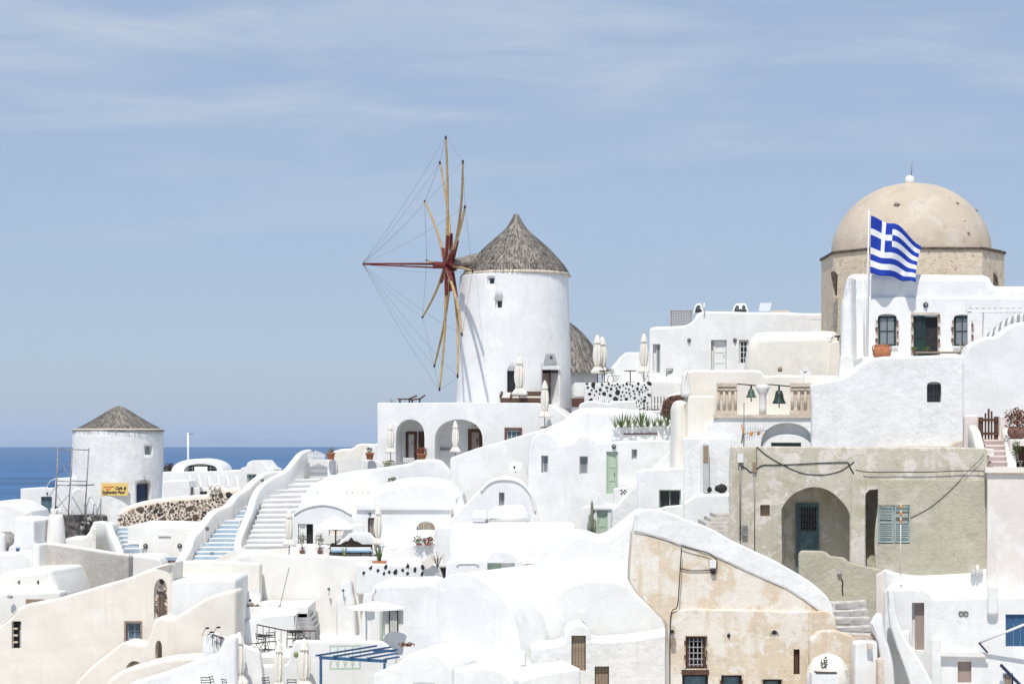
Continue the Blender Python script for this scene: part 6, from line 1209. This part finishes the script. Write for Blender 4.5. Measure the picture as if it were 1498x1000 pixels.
# ------------------------------------------------------------------ pink stair and gate
def gate_right():
    D = 85.; o = house('pink_stair', 1460, 690, D, 'pale pink steps between cream curbs below a brown gate', 'stairs'); k = S(D)
    slab(o, 'gate_wall', [(1410, 660), (1411, 607), (1432, 606), (1432, 640), (1462, 640), (1462, 606), (1476, 612), (1476, 700), (1410, 700)], Pl(1440, 87.2, -4), .5, 'pink', .08)
    steps(o, (1436, 643), (1470, 643), (1452, 690), (1474, 690), 6, 86.8, 84.6, 'pink')
    ribbon(o, 'curb', [(1423, 622), (1428, 630), (1432, 645), (1436, 660)], 2, (87, 85.2), .4, 'cream'); ribbon(o, 'curb', [(1472, 626), (1476, 640), (1479, 665), (1481, 690)], 2, (87, 84.4), .4, 'cream')
    slab(o, 'base_wall', [(1436, 655), (1455, 656), (1455, 700), (1430, 700)], Pl(1440, 85.6, -4), 1, 'pinkish', .08)
    g = thing('wooden_gate', P(1447, 643, 87), 'pointed brown picket gate at the top of the pink steps', 'gate'); q = Pl(1447, 87, -4)
    for i, (x, w_, y) in enumerate(((1431.5, 7, 610), (1440.5, 2.5, 604), (1445, 2.8, 597.5), (1449.5, 2.5, 601), (1454, 6.5, 609))): MB().pbox(q, *uv(q, x, y, x+w_, 643), 0, .05).build('picket', 'brown_wood', g)
    for y in (612, 632): MB().pbox(q, *uv(q, 1432, y, 1460.5, y+4), -.05, -.002).build('rail', 'brown_wood', g)
    o = house('cream_shelf', 1490, 680, 85, 'cream shelf wall with dark recess beside the pink steps', 'wall'); pl = Pl(1490, 85.2, -4)
    slab(o, 'wall', [(1478, 642), (1560, 642), (1560, 700), (1478, 700)], pl, 1.5, 'cream', .05, holes=[(rect(1483, 652, 1550, 684), 1.0)], capmat=None)
    MB().pbox(pl, *uv(pl, 1483, 652, 1550, 684), .9, .95).build('recess_back', 'brown_wood', o)
    inst('chair_white', 'garden_chair', P(1489, 686, 85.4), 'white garden chair in the dark recess under the big plant pot', 'chair', None, .4, .75)
    potplant(1488, 642, 85.6, 'big round brown pot with bushy red-green leaves by the brown gate', 'pot_brown', .42, .55, 'leaf_red', .62, .45, 520, seed=6, size=.07); b_ = P(1490, 620, 85.6)
    o = thing('shrub', P(1487, 675, 85), 'green trailing plant below the big plant pot', 'plant'); foliage(o, P(1487, 655, 85), .22, .35, 120, 'leaf', .06, 9); MB().tube([P(1487, 675, 85), P(1487, 650, 85)], .012, 4).build('stem', 'old_wood', o)
gate_right()
# ------------------------------------------------------------------ olive house
def olive_house():
    D = 81.5; o = house('olive_house', 1250, 840, D, 'weathered olive-green house with arched porch and teal door'); pl = Pl(1250, D, -11)
    ar = [(1243, 850), (1144, 850)]+spl([(1143, 744), (1150, 733), (1162, 721), (1178, 714), (1193, 712), (1210, 716), (1226, 727), (1238, 741), (1243, 752)], 4)
    slab(o, 'wall', [(1067, 653), (1250, 653.5), (1444, 655), (1444, 880), (1064, 880)], pl, 4.5, 'olive_worn', .05, jit=.03, holes=[(ar, 1.9), ([(1266, 850), (1266, 722), (1272, 716), (1286, 715), (1286, 850)], 1.6), (rect(1112, 738, 1126, 755), .3), (rect(1283.5+3, 739, 1331, 794), .18)])
    # proud coarse render on the right bay
    slab(o, 'render', [(1285, 702), (1300, 701), (1443, 701.5), (1443, 870), (1280, 870), (1280, 770), (1284, 740)], pl.shift(-.10), .12, 'olive', .03, jit=.05, holes=[(rect(1284.5, 738, 1331.5, 795), .115)])
    slab(o, 'pillar', [(1244, 850), (1245, 708), (1250, 690), (1258, 689), (1266, 702), (1265, 850)], pl.shift(-.12), .3, 'olive_worn', .05)
    q = pl.shift(1.9); door(o, q, 1164, 735, 1198, 850, 0, 'teal', 'teal', 3, ft=.1, glassp=(1172, 742, 1195, 775)); dd = [x for x in o.children if x.name.startswith('door')][0]
    for k in range(6): MB().tube([q.at(*q.loc(1173+4*k, 776), -.1), q.at(*q.loc(1173+4*k, 741), -.1)], .014, 4).build('grille_bar', 'black_metal', dd)
    for k in range(4): MB().tube([q.at(*q.loc(1172, 745+9*k), -.11), q.at(*q.loc(1195, 745+9*k), -.11)], .012, 4).build('grille_bar', 'black_metal', dd)
    MB().pbox(pl, *uv(pl, 1112, 738, 1126, 755), .26, .29).build('window', 'old_wood', o)
    # louvred shutters
    p2 = pl.shift(-.06)
    for s, (x0, x1) in enumerate(((1284.5, 1307), (1308.5, 1331))):
        f = MB()
        for a in ((x0, 739, x0+2.2, 793), (x1-2.2, 739, x1, 793), (x0+2.2, 739, x1-2.2, 742), (x0+2.2, 790, x1-2.2, 793), (x0+2.2, 762, x1-2.2, 765)): f.pbox(p2, *uv(p2, *a), -.03, .02)
        sh = f.build('shutter', 'teal_light', o)
        for k in range(16):
            y = 743.5+2.95*k
            if 760 < y < 766: continue
            if s == 1 and k in (2, 5): continue
            a, b_ = p2.at(*p2.loc(x0+2, y), 0), p2.at(*p2.loc(x1-2, y+.4*((k*7) % 3-1)), 0); MB().bar(a, b_, .05, .012, V(0, -.7, .7)).build('slat', 'teal_light', sh)
    MB().pbox(pl, *uv(pl, 1283, 738, 1332, 795), .1, .12).build('window', 'glass', o)
    # cables, pipes, meters
    cable(o, [(1083, 682), (1091, 684), (1098, 690), (1106, 686), (1116, 680), (1130, 680), (1160, 679), (1200, 677), (1235, 676), (1241, 677), (1244, 684), (1249, 692)], pl, -.024, .022); cable(o, [(1108, 653), (1110, 656), (1125, 668), (1150, 682), (1175, 692), (1205, 694), (1228, 689), (1240, 682), (1250, 675)], pl, -.02, .018)
    cable(o, [(1252, 687), (1270, 690), (1310, 690), (1360, 690), (1410, 688), (1440, 689), (1447, 693)], pl, -.12, .02); cable(o, [(1439, 663), (1434, 671), (1415, 690), (1390, 717), (1360, 742), (1332, 757)], pl, -.12, .012); cable(o, [(1107, 653), (1107, 690)], pl, -.05, .012)
    for x, y0, y1 in ((1083, 675, 790), (1104, 690, 805)): MB().tube([pl.at(*pl.loc(x, y1), -.06), pl.at(*pl.loc(x, y0), -.06)], .035 if x < 1090 else .022, 6).build('pipe', 'grey_metal', o)
    MB().pbox(pl, *uv(pl, 1079.5, 663, 1088, 676), -.18, -.02).build('meter_box', 'white_paint', o); MB().pbox(pl, *uv(pl, 1085.5, 768, 1094, 783), -.16, -.02).build('meter_box', 'grey_metal', o); MB().pbox(pl, *uv(pl, 1101, 676, 1107, 690), -.12, -.02).build('meter_box', 'old_wood', o)
    o = house('pink_wall', 1490, 850, 80, 'stained pinkish wall beside the olive house', 'wall'); pl = Pl(1470, 79.6, -11); slab(o, 'wall', [(1444.5, 691), (1600, 691), (1600, 880), (1443, 880)], pl, 3.5, 'pinkish', .05); MB().pbox(pl, *uv(pl, 1441, 684, 1600, 691), -.15, 1.2).build('coping', 'cream', o)
    MB().pbox(pl, *uv(pl, 1446, 690, 1600, 693), -.06, .02).build('moulding', 'oldstone', o)
    o = house('olive_wall', 1230, 900, 79, 'low olive garden wall with stepped top before the arched porch', 'wall'); pl = Pl(1230, 79.2, -4)
    slab(o, 'wall', [(1168, 860), (1168.5, 811), (1173, 805), (1205, 806), (1212, 809), (1216, 813), (1236, 815), (1242, 822), (1262, 828), (1293, 833), (1293, 930), (1168, 930)], pl, .4, 'olive', .06, jit=.05)
    slab(o, 'pier', [(1282, 840), (1294, 834), (1296, 834), (1296, 930), (1280, 930)], Pl(1288, 78.9, -4), .5, 'pinkish', .05)
    MB().rock(pl.at(*pl.loc(1228, 840), -.06), .1, .08, .12, 2, 1).build('switch_box', 'grey_metal', o); cable(o, [(1231, 846), (1233, 853), (1232, 858), (1233, 870)], pl, -.02, .025)
    o = house('stone_steps', 1250, 940, 77, 'rough grey stone steps climbing beside the olive garden wall', 'stairs')
    for k in range(6):
        y = 938-11.5*k; d = 76.2+.5*k; a, b_ = P(1216, y, d), P(1284-2.5*k, y, d); slab(o, 'step', [(1214, y), (1284-3*k, y-1), (1284-3*k, y+16), (1214, y+16)], Pl(1250, d), 1.2, 'pale_stone', .04, jit=.08)
        rn = random.Random(k); x = 1218+4*(k % 2)
        while x < 1278-3*k:
            wd_ = rn.uniform(16, 44); q = Pl(1250, d); MB().pbox(q, *uv(q, x, y+2+rn.uniform(0, 1), min(x+wd_, 1281-3*k), y+8.5+rn.uniform(-1, 1)), -.03-.02*rn.random(), .3).build('stone', ['grey_stone', 'oldstone', 'grey_stone'][rn.randrange(3)], o); x += wd_+2
    # aerial mast
    D = 78.4; o = thing('tv_aerial', P(1318, 838, D), 'thin white aerial mast with orange fittings before the louvred shutters', 'aerial'); MB().tube([P(1317, 842, D), P(1318, 737, D)], .022, 5).build('mast', 'white_paint', o)
    for y in (741, 751, 762): MB().rock(P(1318, y, D-.04), .06, .05, .07, y, 1).build('fitting', 'orange', o); MB().tube([P(1312, y, D), P(1329, y-1, D)], .01, 4).build('element', 'grey_metal', o)
    MB().tube([P(1329, 742, D), P(1329, 764, D)], .012, 4).build('reflector', 'black_metal', o)
olive_house()
# ------------------------------------------------------------------ ochre house
def ochre_house():
    D = 77.; o = house('ochre_house', 1080, 1020, D, 'peeling ochre house with thick whitewashed sloping parapet'); pl = Pl(1080, D, 0)
    low = [(926, 778), (945, 782), (970, 789), (995, 798), (1015, 803), (1040, 811), (1065, 823), (1090, 834), (1120, 848), (1150, 861), (1175, 877), (1200, 896)]
    slab(o, 'upper_wall', low+[(1216, 900), (1216, 960), (980, 960), (976, 912), (948, 884), (932, 868), (921, 850)], pl, 1.6, 'ochre', .05, jit=.06)
    top = spl([(930, 752), (942, 745), (965, 746), (1000, 757), (1040, 773), (1080, 795), (1120, 813), (1160, 834), (1195, 858), (1212, 876), (1219, 893)], 4)
    slab(o, 'parapet', top+[(1219, 903), (1206, 903)]+low[::-1], pl.shift(-.07), .7, 'white_rough', .08, rc=.06, jit=.05)
    p2 = pl.shift(-.22); slab(o, 'lower_wall', [(980, 893), (1020, 890), (1100, 893), (1212, 894), (1222, 900), (1226, 935), (1232, 1000), (1234, 1070), (978, 1070)], p2, 2.2, 'ochre', .05, jit=.05, holes=[(rect(1003, 930, 1033, 978), .3), (rect(1161, 949, 1170, 986), .3), (rect(998, 986, 1036, 1060), .3), (rect(1055, 987, 1085, 1060), .3), (rect(1116, 993, 1143, 1060), .3)])
    window(o, p2, 1004, 931, 1032, 977, .25, 'brown_wood', 1, 1, 'inner_shade', .1)  # pane coloured as the unlit room behind
    for k in range(4): MB().bar(p2.at(*p2.loc(1009+6*k, 975), .15), p2.at(*p2.loc(1009+6*k, 934), .15), .035).build('muntin', 'grey_stone', o)
    for k in range(5): MB().bar(p2.at(*p2.loc(1007, 938+8.5*k), .14), p2.at(*p2.loc(1029, 938+8.5*k), .14), .035).build('muntin', 'grey_stone', o)
    for a in ((998, 986, 1036, 1060), (1055, 987, 1085, 1060), (1116, 993, 1143, 1060)): door(o, p2, *a, .25, 'teal', 'dark_wood', 3, ft=.09, handle=False)
    MB().pbox(p2, *uv(p2, 997, 979, 1037, 986), -.05, .1).build('lintel', 'brown_wood', o); planks(o, p2, 1162, 950, 1170, 986, .2, 'brown_wood', 1)
    surround(o, p2, 1055, 987, 1085, 1010, 2.5, 3); surround(o, p2, 1116, 993, 1143, 1010, 2.5, 3); surround(o, p2, 1003, 930, 1033, 978, 1.6, 7, True)
    cable(o, [(996, 800), (995, 820), (993, 850), (990, 885), (982, 892), (980, 910), (979, 940), (979, 1000)], pl, -.28, .022); cable(o, [(996, 797), (1015, 803), (1035, 808), (1048, 819), (1047, 832)], pl, -.12, .02); cable(o, [(995, 831), (1010, 834), (1025, 834), (1042, 833)], pl, -.05, .02)
    MB().pbox(pl, *uv(pl, 1038, 818, 1047, 830), -.14, -.02).build('meter_box', 'white_paint', o); MB().rock(pl.at(*pl.loc(1043, 835), -.1), .12, .1, .14, 3, 1).build('meter_box', 'black_metal', o)
    MB().pbox(p2, *uv(p2, 981, 932, 988, 945), -.15, 0).build('meter_box', 'old_wood', o); MB().rock(p2.at(*p2.loc(983, 923), -.05), .1, .1, .08, 5, 1).build('wall_lamp', 'black_metal', o)
    for x, y in ((1133, 924), (1066, 929)): MB().rock(p2.at(*p2.loc(x, y), .0), .13 if x > 1100 else .07, .08, .09, x, 2, .3).build('vent', 'inner_shade', o);  # dark lumps on the wall, shade of the holes put into colour
    MB().tube([p2.at(*p2.loc(x, y), -.02) for x, y in ((1127, 928), (1129, 922), (1133, 920), (1137, 923), (1138, 928))], .035, 5).build('vent_hood', 'oldstone', o)
    o = house('side_wall', 1240, 1010, 76, 'stained ochre corner wall with rounded oven below it', 'wall'); slab(o, 'wall', [(1185, 1060), (1186, 935), (1200, 922), (1222, 921), (1245, 928), (1262, 945), (1260, 1060)], Pl(1225, 76, 4), .5, 'ochre', .08)
    b_ = P(1211, 1010, 75); o = thing('outdoor_oven', b_, 'rounded whitewashed outdoor oven with weeds on top', 'oven'); k = S(75); MB().lathe(b_, [(32*k, -.6), (32*k, 20*k), (29*k, 35*k), (20*k, 48*k), (8*k, 54*k), (.01, 55*k)], 32).build('oven_body', 'cream', o); pl = Pl(1207, 74.1); MB().pbox(pl, *uv(pl, 1187, 984, 1226, 1030), -.1, .5).build('oven_front', 'white_rough', o); MB().pbox(pl, *uv(pl, 1193, 982.5, 1224, 984), -.12, .4).build('ledge', 'dark_wood', o)
    o = thing('weed', P(1207, 985, 74.2), 'scruffy green weed growing from the oven top', 'plant'); foliage(o, P(1206, 970, 74.4), .16, .28, 60, 'leaf', .07, 3); MB().tube([P(1207, 985, 74.4), P(1206, 962, 74.4)], .01, 4).build('stem', 'leaf', o); foliage(o, P(1234, 985, 74.6), .2, .35, 90, 'leaf_pale', .05, 4)
    o = house('white_wall', 1270, 1010, 75, 'short plain white wall at the stone stair foot', 'wall'); slab(o, 'wall', [(1250, 1060), (1252, 940), (1262, 937), (1284, 939), (1287, 1060)], Pl(1268, 75.4, 10), .6, 'white', .08); MB().pbox(Pl(1268, 75.3), *uv(Pl(1268, 75.3), 1268, 940, 1276, 948), -.15, 0).build('lamp_box', 'oldstone', o)
    slab(o, 'stone_edge', [(1284, 965), (1293, 962), (1296, 1040), (1284, 1040)], Pl(1290, 75), .5, 'oldstone', .04, jit=.06)
ochre_house()
# ------------------------------------------------------------------ right front house
def right_house():
    D = 78.; o = house('white_house', 1400, 1010, D, 'white house with taupe narrow door and blue shutter in the right front'); pl = Pl(1400, D, -14)
    slab(o, 'parapet', spl([(1290, 838), (1294, 833), (1310, 838), (1340, 842), (1380, 841), (1425, 838), (1440, 833), (1470, 830), (1500, 829)], 3)+[(1600, 828), (1600, 930), (1290, 930)], Pl(1400, 80.2, -14), .6, 'white', .12)
    slab(o, 'wall', [(1293, 864), (1300, 860), (1335, 859), (1352, 860), (1362, 866), (1367, 874), (1440, 871), (1600, 868), (1600, 1070), (1288, 1070)], pl, 2.4, 'white', .14, holes=[(rect(1334, 881, 1352, 951), .4), (rect(1471, 898, 1525, 945), .2), (rect(1401, 967, 1421, 998), .2), (rect(1467, 984, 1482, 1030), .2)])
    planks(o, pl, 1338, 881, 1352, 951, .36, 'taupe', 1, 'taupe', 'door'); planks(o, pl, 1471, 898, 1525, 945, .15, 'blue_paint', 5, 'blue_paint'); planks(o, pl, 1401, 967, 1421, 998, .15, 'taupe', 1, 'taupe'); window(o, pl, 1467, 984, 1482, 1030, .18, 'blue_step', 1, 2, 'old_wood', .07)
    for i in range(2): MB().tube([pl.at(*pl.loc(1406+7*i+3*math.cos(a), 897+3.4*math.sin(a)), -.02) for a in [j*math.pi/4 for j in range(9)]], .03, 4).build('vent_ring', 'grey_metal', o)
    MB().pbox(pl, *uv(pl, 1402.5, 893, 1416, 901.5), -.005, .03).build('vent', 'grey_paint', o)
    slab(o, 'stair_parapet', spl([(1296, 862), (1302, 860), (1307, 866), (1311, 895), (1318, 920), (1330, 943), (1345, 965), (1358, 988), (1368, 1010)], 4)+[(1385, 1070), (1345, 1070), (1330, 1000), (1312, 950), (1301, 915)], pl.shift(-1.3), .4, 'white', .1)
    slab(o, 'stair_parapet', spl([(1272, 912), (1278, 900), (1284, 897), (1290, 902), (1294, 930), (1300, 948), (1306, 972), (1308, 1000)], 4)+[(1312, 1070), (1288, 1070), (1288, 970), (1283, 940)], Pl(1290, 76.3, -14), .5, 'white', .1)
    slab(o, 'pier', [(1311, 960), (1312, 925), (1330, 922), (1332, 960)], pl.shift(-.8), .6, 'white', .08); slab(o, 'pier', [(1361, 1070), (1362, 934), (1376, 933), (1377, 1070)], pl.shift(-.35), .5, 'white', .05)
    MB().pbox(pl, *uv(pl, 1376.5, 953, 1442, 958), -.25, -.001).build('ledge', 'offwhite', o); slab(o, 'chimney', [(1444, 900), (1445, 858), (1449, 854), (1459, 856), (1461, 900)], pl.shift(-.25), .5, 'white', .1)
    MB().tube([pl.at(*pl.loc(1434, 938), -.3), pl.at(*pl.loc(1500, 909), -.9)], .05, 6).build('handrail', 'white_paint', o); MB().bar(pl.at(*pl.loc(1432, 938), -.32), pl.at(*pl.loc(1445, 953), -.32), .07).build('bracket', 'navy', o); MB().bar(pl.at(*pl.loc(1464, 970), -.4), pl.at(*pl.loc(1502, 1006), -1.2), .08, .1).build('handrail', 'navy', o); MB().bar(pl.at(*pl.loc(1481, 986), -.6), pl.at(*pl.loc(1481, 1040), -.6), .06).build('rail_post', 'navy', o)
    for i, x in enumerate((1424, 1434)): tag(MB().lathe(P(x, 842, 79.9), [(.09, 0), (.11, .1), (.1, .22), (.05, .27), (.001, .28)], 14).build('roof_jar', 'grey_paint'), 'little grey rounded chimney pot on the white parapet of the right front house', 'chimney pot', 'little chimney pots')
    tag(MB().lathe(P(1430, 841, 79.8), [(.05, 0), (.05, .42), (.001, .43)], 10).build('roof_pipe', 'white_paint'), 'short white vent pipe between two little grey chimney pots', 'pipe')
    slab(house('white_dome', 1498, 850, 81.5, 'rounded white dome edge behind the right front parapet', 'dome'), 'dome', [(1470, 880)]+spl([(1474, 850), (1484, 832), (1500, 822), (1530, 816), (1570, 822)], 4)+[(1590, 880)], Pl(1500, 81.0, -11), 2, 'white', .5)
right_house()
# ------------------------------------------------------------------ haze over the sea
def haze():
    hz = MB().box(-82000, 82000, -500, 122000, CZ-700, CZ+420).build('haze', 'haze'); stuff(hz)
if 1:
    m = bpy.data.materials.new('haze'); m.use_nodes = True; MAT['haze'] = m; t = m.node_tree
    t.nodes.remove(t.nodes['Principled BSDF']); pv = t.nodes.new('ShaderNodeVolumePrincipled'); pv.inputs['Color'].default_value = (.68, .80, .97, 1); pv.inputs['Density'].default_value = 2.4e-5; pv.inputs['Anisotropy'].default_value = 0
    t.links.new(pv.outputs[0], t.nodes['Material Output'].inputs['Volume']); haze()
